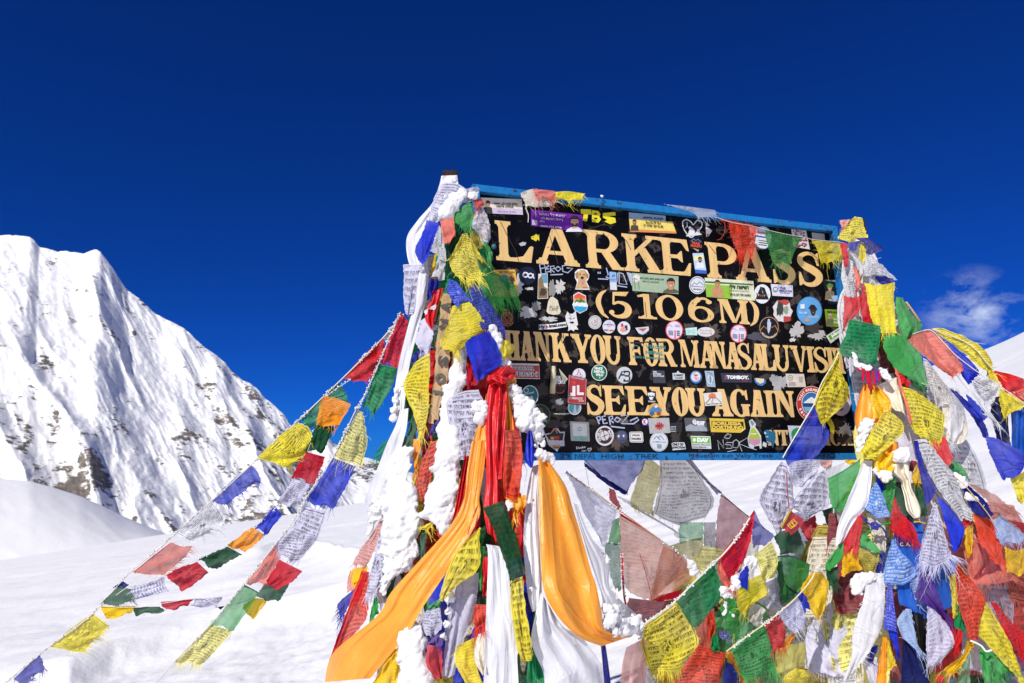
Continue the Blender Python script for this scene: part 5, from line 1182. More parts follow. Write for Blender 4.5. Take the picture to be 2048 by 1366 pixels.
def snow(label, blobs, z=ZI, zone='L', layer=0, name="snow_clump", vox=0.0085, rough=1.0, seed=0, parent=None):
    """a frosted, lumpy mass grown from overlapping balls, fused and roughened"""
    zf = ZONES[zone]; rnd = random.Random(seed + int(blobs[0][0]))
    m = MB(); ic = ico(2)
    for b in blobs:
        x, y, r = b[:3]; k = z.k if isinstance(z, Zm) else 1
        px_, py = z(x, y); d = zf(px_, py) - layer * STEP; rm = 1.34 * r / k * d / F
        c = P(px_, py, d)
        for q in range(24):
            o = Vector((rnd.uniform(-1, 1), rnd.uniform(-0.5, 0.4), rnd.uniform(-1, 1))) * rm * 0.95 if q else Vector((0, 0, 0))
            s = rm * (0.94 if q == 0 else rnd.uniform(0.16, 0.42))
            m.add([c + o + Vector((v.x, v.y * 0.75, v.z)) * s for v in ic[0]], ic[1])
    o = m.build(name, M_CLUMP, parent, True)
    md = o.modifiers.new("fuse", 'REMESH'); md.mode = 'VOXEL'; md.voxel_size = max(0.0045, vox * 0.8); md.use_smooth_shade = True
    ms = o.modifiers.new('soften', 'SMOOTH'); ms.iterations = int(16 * rough + 6); ms.factor = 0.6
    dg = bpy.context.evaluated_depsgraph_get()
    me = bpy.data.meshes.new_from_object(o.evaluated_get(dg))
    o.modifiers.clear(); old = o.data; o.data = me; bpy.data.meshes.remove(old)
    n = len(me.vertices)
    co = np.empty(n * 3, np.float32); me.vertices.foreach_get("co", co); co = co.reshape(-1, 3)
    no = np.empty(n * 3, np.float32); me.vertices.foreach_get("normal", no); no = no.reshape(-1, 3)
    def n3(p, sc, sd):
        return (vnoise(p[:, 0] * sc + p[:, 1] * sc * 0.7, p[:, 2] * sc, sd) + vnoise(p[:, 0] * sc * 0.9 - p[:, 2] * sc * 0.6, p[:, 1] * sc + p[:, 2] * sc * 0.4, sd + 3) + vnoise(p[:, 1] * sc * 1.1 + 3, p[:, 2] * sc * 0.9 - p[:, 0] * sc * 0.5, sd + 5)) / 3 - 0.5
    dsp = 0.040 * n3(co, 14.0, 1) + 0.012 * n3(co, 40.0, 9) + 0.016 * n3(co, 95.0, 17) + 0.014 * n3(co, 190.0, 25)
    co = co + no * (dsp * rough)[:, None]
    me.vertices.foreach_set("co", co.ravel()); me.polygons.foreach_set("use_smooth", np.ones(len(me.polygons), dtype=bool)); me.update()
    if parent is None: tag(o, label, "snow", "snow frozen onto the flags")
    else: o["kind"] = "stuff"
    return o

def cloth_text(parent, body, z, zone, layer, cx, cy, h, w, ang, col, bold=0.04, name="lettering"):
    v, f, asp = text_polys(body, bold); zf = ZONES[zone]; ca, sa_ = math.cos(R(ang)), math.sin(R(ang)); V = []
    for x, y in v:
        px_, py = z(cx + (x - 0.5) * w * ca - (0.5 - y) * h * sa_, cy + (x - 0.5) * w * sa_ + (0.5 - y) * h * ca)
        V.append(P(px_, py, zf(px_, py) - layer * STEP - 0.010))
    return mesh(name, V, f, plain(col, 0.6), parent)

QA = Zm(780, 330, 4.553); QB = Zm(700, 600, 4.5525); QC = Zm(620, 880, 5.12); QD = Zm(620, 1100, 5.12); QE = Zm(930, 880, 5.12); QF = Zm(930, 1100, 5.12)
QG = Zm(1600, 400, 4.553); QH = Zm(1640, 660, 4.878); QI = Zm(1150, 900, 5.12); QJ = Zm(1240, 1100, 5.12); QK = Zm(1480, 900, 5.12); QL = Zm(1600, 1100, 4.571); QM = Zm(1748, 880, 4.88)
QN = Zm(400, 600, 3.415); QO = Zm(0, 940, 3.2065); QQ = Zm(200, 900, 2.931)

def string(label, x, y, zone, group=None):
    d = ZONES[zone](x, y); return empty("prayer_flag_string", P(x, y, d), label, "flag string", group or "strings of prayer flags")

# ------------------------------------------------------------------ the lines of flags running down to the left
GL = "prayer flag lines running down to the snow"
s1 = string("outermost left flag line, long frosted cord from post down to the corner", 420, 1000, 'S', GL)
fl_ = lambda par, col, rows, z, lay, lab, **k: cloth("flag", col, rows, z, 'S', lay, par, label=lab, **k)
fl_(s1, 'white', [[(1330, 165), (1245, 255)], [(1345, 205), (1285, 292)]], QN, 0, "small white flag at the top of the line", p=0.7)
fl_(s1, 'red', [[(1252, 266), (1115, 378), (985, 530)], [(1268, 330), (1170, 450), (1030, 548)], [(1278, 312), (1200, 470), (1118, 552)]], QN, 0, "red flag with block print", p=0.9, fr=30)
fl_(s1, 'grn', [[(945, 556), (815, 690), (685, 812)], [(990, 620), (850, 740), (705, 840)], [(1006, 690), (880, 790), (748, 884)]], QN, 0, "green flag behind the orange one", p=0.5, fr=20, sh=0.15)
fl_(s1, 'yel', [[(670, 838), (540, 930), (390, 1082)], [(745, 880), (620, 1030), (480, 1105)], [(772, 962), (700, 1060), (600, 1155)]], QN, 1, "yellow flag with black horse print", p=1.0, fr=45, nrows=11)
fl_(s1, 'blue', [[(888, 88), (760, 190), (655, 296)], [(920, 130), (800, 235), (690, 315)], [(940, 192), (850, 225), (752, 330)]], QQ, 0, "faded blue flag curling in the wind", p=0.45, sh=0.25, fr=60, hem='dblue')
fl_(s1, 'white', [[(655, 305), (560, 390), (440, 490)], [(690, 350), (600, 440), (500, 520)], [(728, 428), (640, 470), (560, 548)]], QQ, 1, "white flag with black print", p=1.0, fr=40)
fl_(s1, 'salm', [[(418, 540), (300, 630), (190, 720)], [(480, 565), (390, 650), (275, 725)], [(532, 560), (470, 660), (368, 725)]], QQ, 0, "salmon flag worn thin", p=0.35, sh=0.3, fr=30, hem='red')
fl_(s1, 'dblue', [[(130, 765), (75, 808)], [(175, 795), (110, 815)]], QQ, 0, "small blue corner")
fl_(s1, 'dgrn', [[(110, 800), (60, 845), (5, 898)], [(180, 815), (120, 880), (60, 905)], [(215, 870), (170, 895), (100, 908)]], QQ, 1, "dark green flag drooping", sh=0.2, fr=12)
fl_(s1, 'yel', [[(588, 918), (450, 1020), (315, 1132)], [(650, 960), (540, 1060), (420, 1150)], [(705, 1000), (620, 1080), (540, 1165)]], QO, 0, "big yellow flag with horse print near the lower left", p=1.0, sh=0.12, fr=45)
fl_(s1, 'indigo', [[(250, 1188), (170, 1260), (85, 1342)], [(275, 1215), (200, 1290), (120, 1365)], [(288, 1278), (225, 1310), (165, 1400)]], QO, 0, "blue flag in the lower left corner", sh=0.2, fr=40, hem='dblue')
cord("cord", [(806, 630), (762, 680), (690, 752), (600, 838), (515, 918), (425, 1000), (330, 1086), (255, 1150), (185, 1228), (90, 1300), (20, 1358), (-60, 1430)], 'S', 0.3, 0.0028, parent=s1, rime=900)
s2 = string("middle left flag line of small bright flags, orange to white", 560, 1030, 'S', GL)
fl_(s2, 'orange', [[(845, 656), (935, 672), (1030, 712)], [(815, 755), (905, 770), (985, 790)], [(790, 846), (865, 858), (942, 866)]], QN, 3, "orange flag with red print", p=0.8, ink='#b5301c', fr=10, rp=0.004)
fl_(s2, 'dgrn', [[(792, 850), (925, 868)], [(755, 945), (885, 955)], [(715, 1026), (840, 1040)]], QN, 2, "dark green flag with print", p=0.5)
fl_(s2, 'crim', [[(720, 1036), (858, 1072)], [(672, 1120), (822, 1165)], [(632, 1206), (780, 1258)]], QN, 2, "crimson flag with horse print", p=0.9, rp=0.004)
fl_(s2, 'lav', [[(1130, 166), (1230, 202)], [(1085, 235), (1190, 275)], [(1035, 312), (1145, 335)]], QQ, 2, "white flag with horse print", p=1.0)
fl_(s2, 'blue', [[(1025, 326), (1070, 382)], [(960, 390), (1035, 430)], [(903, 456), (985, 498)]], QQ, 2, "bright blue flag", p=0.25, fr=8)
fl_(s2, 'orange', [[(890, 452), (965, 496)], [(820, 505), (910, 555)], [(748, 562), (845, 597)]], QQ, 2, "narrow orange flag", p=0.6, ink='#b5301c')
fl_(s2, 'dgrn', [[(748, 566), (833, 613)], [(670, 600), (750, 660)], [(580, 646), (680, 706)]], QQ, 2, "green flag with print", p=0.4)
fl_(s2, 'crim', [[(570, 656), (637, 718)], [(478, 690), (560, 775)], [(382, 732), (475, 823)]], QQ, 2, "crimson flag with dark frame line", p=0.8)
fl_(s2, 'lav', [[(380, 740), (382, 790), (408, 826)], [(280, 775), (290, 820), (300, 850)], [(178, 795), (190, 840), (212, 872)]], QQ, 2, "white flag with black print and torn corner", p=1.0, nrows=8, fr=6)
cord("cord", [(700, 760), (655, 792), (640, 830), (616, 900), (590, 955), (560, 1005), (520, 1045), (460, 1090), (395, 1118), (330, 1150), (268, 1168), (232, 1190)], 'S', 1.8, 0.0015, parent=s2, rime=160)
s3 = string("inner left flag line of large flags beside the bundle", 600, 1060, 'S', GL)
fl_(s3, 'red', [[(1368, 80), (1428, 152)], [(1300, 240), (1400, 320)], [(1228, 416), (1366, 468)]], QN, 2, "red flag dusted with frost at the top", p=0.7, sh=0.12, fr=20)
fl_(s3, 'grn', [[(1216, 436), (1355, 466)], [(1165, 570), (1290, 640)], [(1110, 708), (1205, 780)]], QN, 3, "green flag with long text rows", p=0.7, fr=22, nrows=9)
fl_(s3, 'pyel', [[(1078, 752), (1112, 768)], [(1000, 900), (1147, 962)], [(912, 1070), (1106, 1138)]], QN, 3, "pale yellow flag gathered at the top", p=0.9, sh=0.15, fr=14, hem=None)
fl_(s3, 'blue', [[(1365, 45), (1500, 96)], [(1290, 170), (1440, 220)], [(1210, 300), (1370, 346)]], QQ, 2, "large blue flag", p=0.3, sh=0.12, fr=12)
fl_(s3, 'lav', [[(1195, 330), (1328, 362)], [(1130, 440), (1285, 500)], [(1036, 548), (1262, 545)], [(1050, 620), (1160, 662)]], QQ, 3, "large white flag with dark figure", p=1.0, sh=0.12, fr=14)
fl_(s3, 'salm', [[(1020, 555), (1085, 566)], [(940, 680), (1025, 690)], [(850, 783), (966, 785)]], QQ, 2, "salmon flag", p=0.3, sh=0.2, hem='red')
fl_(s3, 'lgrn', [[(845, 788), (925, 830)], [(745, 905), (880, 925)], [(645, 1018), (780, 1056)]], QQ, 3, "sheer green flag with darker folds", sh=0.42, fr=8, hem='dgrn')
fl_(s3, 'pyel', [[(645, 1022), (775, 1060)], [(545, 1130), (690, 1165)], [(437, 1240), (598, 1254)]], QQ, 3, "pale yellow flag with horse print, last on the line", p=1.0, sh=0.15, fr=34, hem=None)
cord("cord", [(801, 624), (758, 726), (722, 806), (712, 820), (690, 866), (664, 918), (610, 1000), (585, 1045), (548, 1092), (490, 1166), (420, 1250), (350, 1322), (300, 1380)], 'S', 3.3, 0.0026, parent=s3, rime=700)
s4 = string("short low flag line swinging back to the left, nearly level", 380, 1215, 'S', GL)
fl_(s4, 'gold', [[(5, 915), (205, 915)], [(15, 955), (195, 940)], [(35, 998), (190, 955)]], QQ, 1, "yellow flag twisted along the cord", rp=0.004)
fl_(s4, 'dgrn', [[(190, 920), (350, 918)], [(200, 945), (370, 935)], [(205, 972), (386, 946)]], QQ, 1, "narrow green flag", rp=0.004)
fl_(s4, 'crim', [[(355, 890), (555, 873)], [(365, 918), (520, 905)], [(395, 940), (510, 915)]], QQ, 1, "narrow red flag", p=0.4, rp=0.004)
fl_(s4, 'lav', [[(555, 872), (716, 860)], [(540, 905), (712, 890)], [(515, 915), (690, 922)]], QQ, 1, "narrow white flag with print", p=1.0, nrows=6, rp=0.004)
fl_(s4, 'dblue', [[(680, 922), (740, 912)], [(690, 930), (730, 922)]], QQ, 1, "small blue flag end")
fl_(s4, 'gold', [[(915, 868), (980, 876)], [(850, 900), (945, 940)], [(830, 925), (908, 1005)]], QQ, 1, "yellow flag hanging from the cord", rp=0.004)
fl_(s4, 'dgrn', [[(968, 782), (1118, 768)], [(945, 820), (1085, 830)], [(915, 866), (1045, 892)]], QQ, 4, "dark green flag under the red one", sh=0.15)
fl_(s4, 'crim', [[(1055, 645), (1182, 708)], [(1010, 720), (1130, 765)], [(968, 772), (1030, 818)]], QQ, 5, "crimson flag folded to a wedge", rp=0.004)
cord("cord", [(200, 1212), (270, 1215), (330, 1206), (400, 1196), (445, 1212), (505, 1196), (530, 1168), (565, 1125)], 'S', 1.4, 0.0013, parent=s4)
# ------------------------------------------------------------------ the bundle of flags and scarves round the left post
GLP = "flags and scarves bunched on the left post"
def fl(zone, z, layer, col, label, *rows, name="prayer_flag", group=None, **k):
    if name == "prayer_flag" and k.get('p', 0) > 0.3: k.setdefault('sh', 0.09)
    return cloth(name, col, list(rows), z, zone, layer, None, label=label, group=group or (GLP if zone == 'L' else "flags hung round the right post"), **k)
def sc(zone, z, layer, col, label, *rows, **k):
    k.setdefault('rp', 0.005); k.setdefault('fo', (2.2, 0.010)); k.setdefault('sa', True)
    return fl(zone, z, layer, col, label, *rows, name="scarf", **k)

# inner core: the mass of old cloth wound about each post, seen only through the gaps
def core(label, zone, ys, cols, seed, n, ax, ra, ur=lambda y: (-0.62, 0.42), lay=-5, shs=(0,), skew=0):
    root = empty("flag_bundle", P(ax(900), 900, ZONES[zone](ax(900), 900)), label, "flag bundle")
    rnd = random.Random(seed)
    for i in range(n):
        y0 = ys[0] + (ys[1] - ys[0]) * (i / n) ** 0.75 + rnd.uniform(-20, 20); y1 = y0 + rnd.uniform(120, 240)
        u = rnd.uniform(*ur(y0)); u2 = u + rnd.uniform(-0.1, 0.06)
        w0 = rnd.uniform(14, 34); w1 = rnd.uniform(28, 62)
        x0 = ax(y0) + u * ra(y0); x1 = ax(y1) + u2 * ra(y1) + rnd.uniform(-skew, skew)
        cloth("flag", rnd.choice(cols), [[(x0 - w0, y0), (x0 + w0, y0 + rnd.uniform(-8, 8))], [((x0 + x1) / 2 - w1, (y0 + y1) / 2), ((x0 + x1) / 2 + w1 * 0.9, (y0 + y1) / 2 + rnd.uniform(-12, 12))], [(x1 - w1 * 0.8, y1), (x1 + w1 * 0.8, y1 + rnd.uniform(-15, 15))]],
              ZI, zone, lay - (i % 6) * 0.9, root, sh=rnd.choice(shs), p=rnd.choice((0, 0.7, 0.9)), fr=rnd.choice((0, 10, 24)), fo=(rnd.uniform(0.8, 2.0), 0.008), stain=0.25)
    return root
core("packed old flags deep inside the left bundle, seen between scarves", 'L', (420, 1290), ['white', 'dgrn', 'red', 'yel', 'lav', 'blue', 'gold', 'grn', 'cream', 'rust'], 5, 56, axL, raL)

fl('L', QN, -2, 'lgrn', "thin sheer green flag edge showing left of the white scarf", [(1262, 958), (1290, 965)], [(1215, 1012), (1275, 1020)], [(1190, 1060), (1262, 1090)], sh=0.35, fr=30)
sc('L', QA, -1, 'white', "white silk scarf bulging out at the far left near the post top", [(470, 105), (612, 98)], [(395, 330), (500, 330)], [(255, 500), (400, 520)], [(152, 665), (320, 660)], [(168, 880), (340, 880)], [(240, 1000), (360, 1000)])
sc('L', QA, 1, 'white', "cuff of white cloth wrapped just under the dark post top", [(468, 98), (612, 92)], [(462, 130), (616, 128)], [(455, 175), (622, 172)], fo=(1.2, 0.004))
sc('L', QB, 2, 'white', "long straight white scarf down the left side of the bundle", [(620, -250), (715, -230)], [(590, 0), (690, 0)], [(520, 270), (620, 270)], [(440, 600), (545, 580)], [(402, 880), (505, 870)], [(385, 1120), (490, 1010)], fo=(1.1, 0.012))
sc('L', QB, 4, 'white', "knotted lower half of the long white left scarf", [(455, 1000), (532, 985)], [(420, 1130), (520, 1120)], [(340, 1300), (500, 1230)], [(270, 1480), (440, 1420)], [(190, 1680), (320, 1640)], [(115, 1860), (225, 1880)], fo=(1.4, 0.012))
fl('L', QA, 3, 'lav', "white printed flag wrapped round the very top of the left post", [(480, 160), (600, 165), (690, 215)], [(400, 310), (520, 330), (650, 330)], [(355, 460), (430, 480), (560, 430)], [(342, 555), (400, 545), (480, 490)], p=1.0, nrows=15, rp=0.006)
fl('L', QA, 5, 'lav', "small white flag tip reaching toward the blue frame corner", [(650, 225), (795, 195)], [(620, 310), (805, 235)], [(595, 410), (740, 310)], p=1.0, nrows=9)
fl('L', QA, 4, 'blue', "plain royal blue flag below the white flag, upper left", [(335, 500), (452, 532)], [(285, 640), (420, 650)], [(225, 775), (345, 850)], [(255, 850), (290, 905)], sh=0.08)
fl('L', QA, 4, 'white', "folded grey white printed flag below the salmon one", [(440, 540), (485, 600)], [(400, 690), (500, 740)], [(375, 790), (506, 885)], p=0.9, stain=0.15)
fl('L', QA, 3.5, 'white', "second folded white printed flag ending above the blue roll", [(440, 830), (508, 880)], [(405, 940), (505, 960)], [(375, 1020), (495, 1052)], p=0.8)
fl('L', QA, 5, 'salm', "plain salmon flag hanging under the top snow", [(455, 510), (520, 490), (580, 478)], [(478, 630), (560, 620), (602, 625)], [(497, 738), (540, 700), (585, 662)])
fl('L', QA, 4.5, 'lgrn', "green printed flag with frayed hem beside the frame corner", [(590, 430), (700, 340), (740, 330)], [(582, 520), (690, 490), (778, 450)], [(640, 545), (700, 555), (745, 540)], p=0.5, fr=40)
fl('L', QA, 2, 'dgrn', "shredded dark green flag behind the yellow one", [(560, 560), (640, 640)], [(525, 740), (620, 690)], [(525, 830), (590, 770)], fr=60, fl=1.5)
fl('L', QA, 6, 'rust', "small red printed flag at the panel's top left corner", [(755, 318), (825, 300)], [(768, 370), (850, 335)], [(775, 425), (862, 362)], p=0.6, fr=10)
fl('L', QA, 5, 'white', "white cloth with blue and red figures against the panel", [(790, 420), (860, 410)], [(740, 540), (850, 520), (908, 520)], [(800, 620), (870, 610), (920, 625)], [(858, 722), (890, 715), (905, 690)], p=0.8, nrows=4, ink='#8a3a4a', fo=(1.3, 0.012))
fl('L', QA, 2, 'navy', "dark blue flag in the gap above the yellow flags", [(620, 550), (745, 560)], [(640, 650), (745, 670)])
fl('L', QA, 4, 'olive', "olive yellow printed flag against the panel edge", [(720, 585), (845, 622)], [(735, 690), (850, 690)], [(780, 770), (850, 750)], p=0.7)
fl('L', QA, 7, 'yel', "bright yellow printed flag with ragged fringe below the top knot", [(660, 630), (705, 618)], [(570, 800), (660, 730), (765, 760)], [(545, 885), (680, 900), (820, 960)], [(610, 1000), (720, 1040), (832, 1015)], p=1.0, fr=60, nrows=14)
fl('L', QA, 8, 'yel', "narrow yellow flag edge folded down the green flag", [(712, 670), (735, 665)], [(740, 790), (810, 790)], [(830, 880), (915, 935)], p=0.8)
fl('L', QA, 6, 'lgrn', "green flag against the panel beside the first letter", [(845, 695), (875, 700)], [(870, 790), (940, 800)], [(895, 915), (925, 900)], sh=0.12, fr=14)
fl('L', QA, 6.5, 'lgrn', "long sheer green flag draped over the yellow poster", [(775, 815), (850, 820)], [(820, 960), (950, 970)], [(880, 1120), (1010, 1040), (1100, 1050)], [(930, 1265), (1050, 1225), (1172, 1210)], p=0.35, sh=0.30, fr=70, fl=1.3)
fl('L', QA, 7, 'blue', "blue flag with white print pointing down, left of the green flag", [(545, 1035), (605, 1062)], [(525, 1150), (620, 1150), (735, 1230)], [(598, 1292), (650, 1270), (722, 1240)], p=0.9, ink='#a8b8e8', nrows=10)
fl('L', QB, 6, 'indigo', "faded blue flag with pale fringe above the third line", [(1060, -130), (1180, -140)], [(1100, 50), (1240, -20)], [(1150, 150), (1345, 130)], [(1200, 245), (1320, 270), (1402, 262)], p=0.4, fr=70, stain=0.1, ink='#7fa8d8')
fl('L', QA, 1.5, 'lav', "upright white flag with dense print at the far left", [(120, 905), (310, 902)], [(130, 1130), (250, 1130)], [(140, 1366), (205, 1366)], p=1.0, nrows=5)
fl('L', QA, 5, 'indigo', "blue and white striped roll below the white flags", [(365, 1028), (452, 1050)], [(345, 1100), (440, 1130)], [(345, 1240), (385, 1190)], fo=(2.0, 0.01))
sc('L', QB, 5, 'red', "red satin flag with white bar below the blue roll", [(750, -80), (850, -110)], [(740, 0), (815, 0)], [(685, 100), (792, 95)], [(690, 190), (772, 185)], [(735, 262), (752, 255)])
fl('L', QB, 5.6, 'white', "white bar across the red satin flag", [(676, 95), (780, 38)], [(682, 122), (785, 70)], name="ribbon", cat="ribbon", rp=0.002)
b_ = fl('L', QB, 4.4, 'tan', "tan hanging banner with large dark sideways letters", [(835, -60), (925, -60)], [(815, 150), (920, 160)], [(785, 420), (912, 480)], [(768, 700), (880, 760)], [(745, 950), (820, 940)], [(720, 1130), (795, 1090)], name="banner", cat="banner", rp=0.004)
for ch, x, y, w_ in (("A", 868, 60, 88), ("N", 862, 220, 92), ("S", 848, 555, 96), ("O", 822, 715, 100), ("I", 800, 840, 30)):
    cloth_text(b_, ch, QB, 'L', 4.4, x, y, 96, w_, -80, '#3b3430', 0.05)
fl('L', QB, 6.5, 'yel', "pale yellow printed flag over the tan banner", [(930, 55), (1085, 20)], [(890, 220), (1050, 200), (1180, 140)], [(815, 405), (1010, 330), (1232, 280)], [(930, 470), (980, 455), (1020, 430)], p=0.6, fr=30, nrows=13)
fl('L', QB, 4, 'lav', "grey white flag with fringed end beside the tan banner", [(640, 190), (700, 150)], [(620, 280), (780, 240)], [(590, 370), (765, 320)], [(650, 480), (730, 500)], fr=40, rp=0.006)
fl('L', QB, 3.6, 'indigo', "small blue flag wedge above the large yellow flag", [(580, 490), (650, 440)], [(560, 590), (672, 470)], fr=4)
fl('L', QB, 5.2, 'yel', "large yellow printed flag hanging at mid height on the left", [(600, 560), (725, 480)], [(495, 740), (620, 700), (718, 690)], [(510, 860), (640, 880), (712, 900)], [(600, 1080), (660, 1060), (705, 1040)], [(625, 1215), (655, 1200), (680, 1150)], p=1.0, fr=50, nrows=15)
fl('L', QB, 7, 'blue', "plain blue flag over the start of the third line", [(1110, 335), (1265, 285)], [(1050, 405), (1210, 410), (1340, 415)], [(1100, 590), (1250, 600), (1392, 580)], [(1158, 775), (1200, 720), (1250, 645)], sh=0.10)
fl('L', QB, 5, 'crim', "rolled red flag tube in the white hollow", [(1058, 560), (1125, 605)], [(1065, 690), (1160, 690)], [(1065, 812), (1170, 765)], p=0.4)
fl('L', QB, 3.0, 'white', "white cloth column caked with ice in the middle of the bundle", [(960, 420), (1065, 410)], [(905, 690), (1065, 690)], [(850, 950), (1010, 900)], [(815, 1366), (970, 1366)], stain=0.05, rp=0.010)
fl('L', QB, 6.8, 'lav', "large white paper flag with frame line and horse print", [(905, 890), (1040, 830), (1165, 818)], [(870, 950), (1050, 960), (1225, 950)], [(905, 1150), (1040, 1160), (1190, 1150)], [(960, 1366), (1050, 1366), (1120, 1366)], [(985, 1440), (1040, 1440), (1095, 1425)], p=1.0, nrows=9)
fl('L', QB, 7, 'yel', "small yellow flag corner touching the third line", [(1388, 365), (1435, 368)], [(1370, 470), (1498, 452)], [(1382, 552), (1425, 530)], p=0.4)
fl('L', QB, 3.5, 'indigo', "sheer blue flag corner low beside the yellow fringe", [(760, 1110), (835, 1075)], [(665, 1295), (835, 1175)], sh=0.2)
fl('L', QB, 2.6, 'dgrn', "green flag hanging left of the yellow fringe", [(540, 1120), (595, 1000)], [(520, 1200), (610, 1180)], [(500, 1366), (600, 1330)], fr=10)
# red knot and its tails
sc('L', QB, 9, 'red', "left tail of the red satin scarf hanging from the knot", [(1275, 735), (1345, 745)], [(1245, 880), (1345, 900)], [(1230, 1060), (1335, 1080)], [(1238, 1366), (1330, 1366)], [(1240, 1660), (1345, 1680)], [(1215, 1890), (1345, 1900)], [(1250, 2120), (1330, 2170)], fo=(1.4, 0.012))
sc('L', QB, 9.6, 'red', "right tail of the red satin scarf hanging from the knot", [(1335, 740), (1420, 740)], [(1345, 880), (1432, 880)], [(1330, 1060), (1425, 1060)], [(1325, 1366), (1402, 1366)], [(1335, 1640), (1402, 1620)], fo=(1.4, 0.012), p=0.5, nrows=5)
kn = cloth("scarf_knot", 'red', [[(1258, 690), (1330, 640), (1420, 605), (1498, 625)], [(1246, 730), (1340, 690), (1440, 655), (1510, 680)], [(1275, 780), (1350, 745), (1430, 730), (1488, 715)]], QB, 'L', 10.5, None, sa=True, rp=0.010, fo=(1.6, 0.014), label="shiny red knot where the red satin scarf is tied", cat="knot", group=GLP)
cloth("loop", 'red', [[(1400, 610), (1470, 590)], [(1335, 690), (1420, 690)], [(1340, 770), (1415, 760)]], QB, 'L', 11.8, kn, sa=True, fo=(1.2, 0.010))
cloth("loop", 'red', [[(1270, 700), (1320, 655)], [(1330, 740), (1400, 700)], [(1380, 760), (1440, 735)]], QB, 'L', 12.2, kn, sa=True, fo=(1.0, 0.010))
sc('L', QB, 8, 'saff', "narrow orange scarf end sticking out right of the red knot", [(1420, 690), (1500, 690)], [(1395, 790), (1470, 740), (1515, 760)], [(1400, 800), (1450, 800)], fo=(1.0, 0.006))
sc('L', QB, 8, 'orange', "thin orange strip hanging between the red tails and snow", [(1412, 770), (1450, 770)], [(1415, 950), (1465, 950)], [(1400, 1150), (1492, 1180)], [(1405, 1366), (1500, 1366)])
sc('L', QB, 7.6, 'saff', "orange scarf edge rising left of the red tails", [(1238, 860), (1250, 850)], [(1200, 1030), (1245, 1000)], [(1120, 1290), (1255, 1290)], [(1090, 1440), (1250, 1430)])
sc('L', QC, 8.4, 'saff', "wide orange satin scarf sweeping diagonally to the lower left", [(1660, 10), (1810, 0)], [(1610, 300), (1780, 300)], [(1570, 620), (1735, 590)], [(1420, 900), (1730, 800)], [(1080, 1280), (1500, 1200)], [(830, 1560), (1340, 1440)], [(690, 1800), (1150, 1720)], [(245, 2170), (990, 1990)], [(150, 2480), (620, 2440)], fo=(1.6, 0.013), rp=0.006)
fl('L', QE, 10, 'rust', "orange red printed flag flap beside the red tails", [(410, -100), (540, -105)], [(400, 0), (572, 0)], [(392, 300), (582, 290)], [(388, 600), (560, 590)], p=0.8, nrows=8, fo=(0.8, 0.008))
sc('L', QE, 9.2, 'orange', "frayed orange cloth under the orange red flap", [(410, 590), (620, 560)], [(470, 680), (625, 660)], [(495, 790), (560, 740)], fr=20)
sc('L', QE, 8.8, 'blue', "rolled blue flag tube among the snow right of the red tails", [(640, -90), (680, -95)], [(622, 60), (712, 30)], [(620, 215), (712, 160)], [(675, 290), (695, 270)])
sc('L', QE, 9.4, 'saff', "broad pale orange scarf hanging on the right of the bundle", [(752, 175), (862, 225)], [(755, 420), (1030, 470)], [(760, 700), (1110, 720)], [(768, 1010), (1200, 1010)], [(785, 1330), (1290, 1330)], [(815, 1560), (1345, 1500)], [(930, 1780), (1400, 1760)], [(1150, 2010), (1440, 1950)], [(1400, 2112), (1700, 2010)], fo=(1.3, 0.014), rp=0.007)
sc('L', QE, 7, 'white', "white scarf between the red tails and the pale orange scarf", [(690, 270), (755, 250)], [(640, 500), (755, 500)], [(605, 850), (760, 860)], [(600, 1126), (780, 1126)], [(640, 1560), (790, 1530)], [(690, 1760), (760, 1740)])
sc('L', QF, 9.5, 'white', "straight white scarf hanging in the centre foreground", [(215, -60), (345, -40)], [(236, 60), (420, 60)], [(222, 500), (478, 500)], [(205, 900), (520, 900)], [(188, 1400), (550, 1400)], fo=(1.0, 0.010), rp=0.004)
fl('L', QE, 11.5, 'dgrn', "long green printed flag over the white centre scarf", [(182, 692), (390, 622)], [(262, 850), (470, 830)], [(345, 1080), (555, 1060)], [(440, 1376), (612, 1310)], [(470, 1440), (622, 1366)], p=0.8, rp=0.006)
fl('L', QF, 11, 'yel', "yellow printed flag strip hanging under the green one", [(470, 310), (590, 270)], [(480, 600), (612, 560)], [(530, 980), (675, 950)], [(585, 1172), (702, 1095)], p=1.0, nrows=10, fo=(0.9, 0.006))
fl('L', QC, 10, 'yel', "twisted yellow flag with black square print over the orange scarf", [(1700, 930), (1745, 890)], [(1540, 1090), (1735, 1030)], [(1440, 1260), (1720, 1310)], [(1330, 1590), (1490, 1500)], [(1350, 1640), (1385, 1610)], p=1.0, nrows=7)
sc('L', QF, 8.2, 'white', "big white scarf pooling below the pale orange scarf", [(770, 420), (870, 580)], [(715, 690), (1000, 780)], [(680, 950), (1200, 900)], [(800, 1250), (1400, 1180)], [(815, 1420), (1480, 1420)], fo=(2.4, 0.016), rp=0.010)
sc('L', QE, 8.2, 'white', "frosted white scarf behind the right edge of the orange one", [(1110, 640), (1150, 660)], [(1180, 900), (1300, 1000)], [(1290, 1260), (1480, 1240)], [(1390, 1560), (1490, 1520)], [(1430, 1820), (1800, 1850)], [(1440, 2060), (1700, 2020)], sh=0.12)
sc('L', QF, 8.6, 'pink', "pinkish white sheer scarf in the low right of the bundle", [(1650, 1000), (1840, 900)], [(1610, 1180), (1862, 1150)], [(1590, 1420), (1840, 1420)], sh=0.25)
sc('L', QF, 9, 'dblue', "narrow dark blue ribbon below the orange scarf end", [(1390, 975), (1440, 975)], [(1410, 1180), (1470, 1180)], [(1430, 1420), (1500, 1420)], fo=(0.6, 0.002))
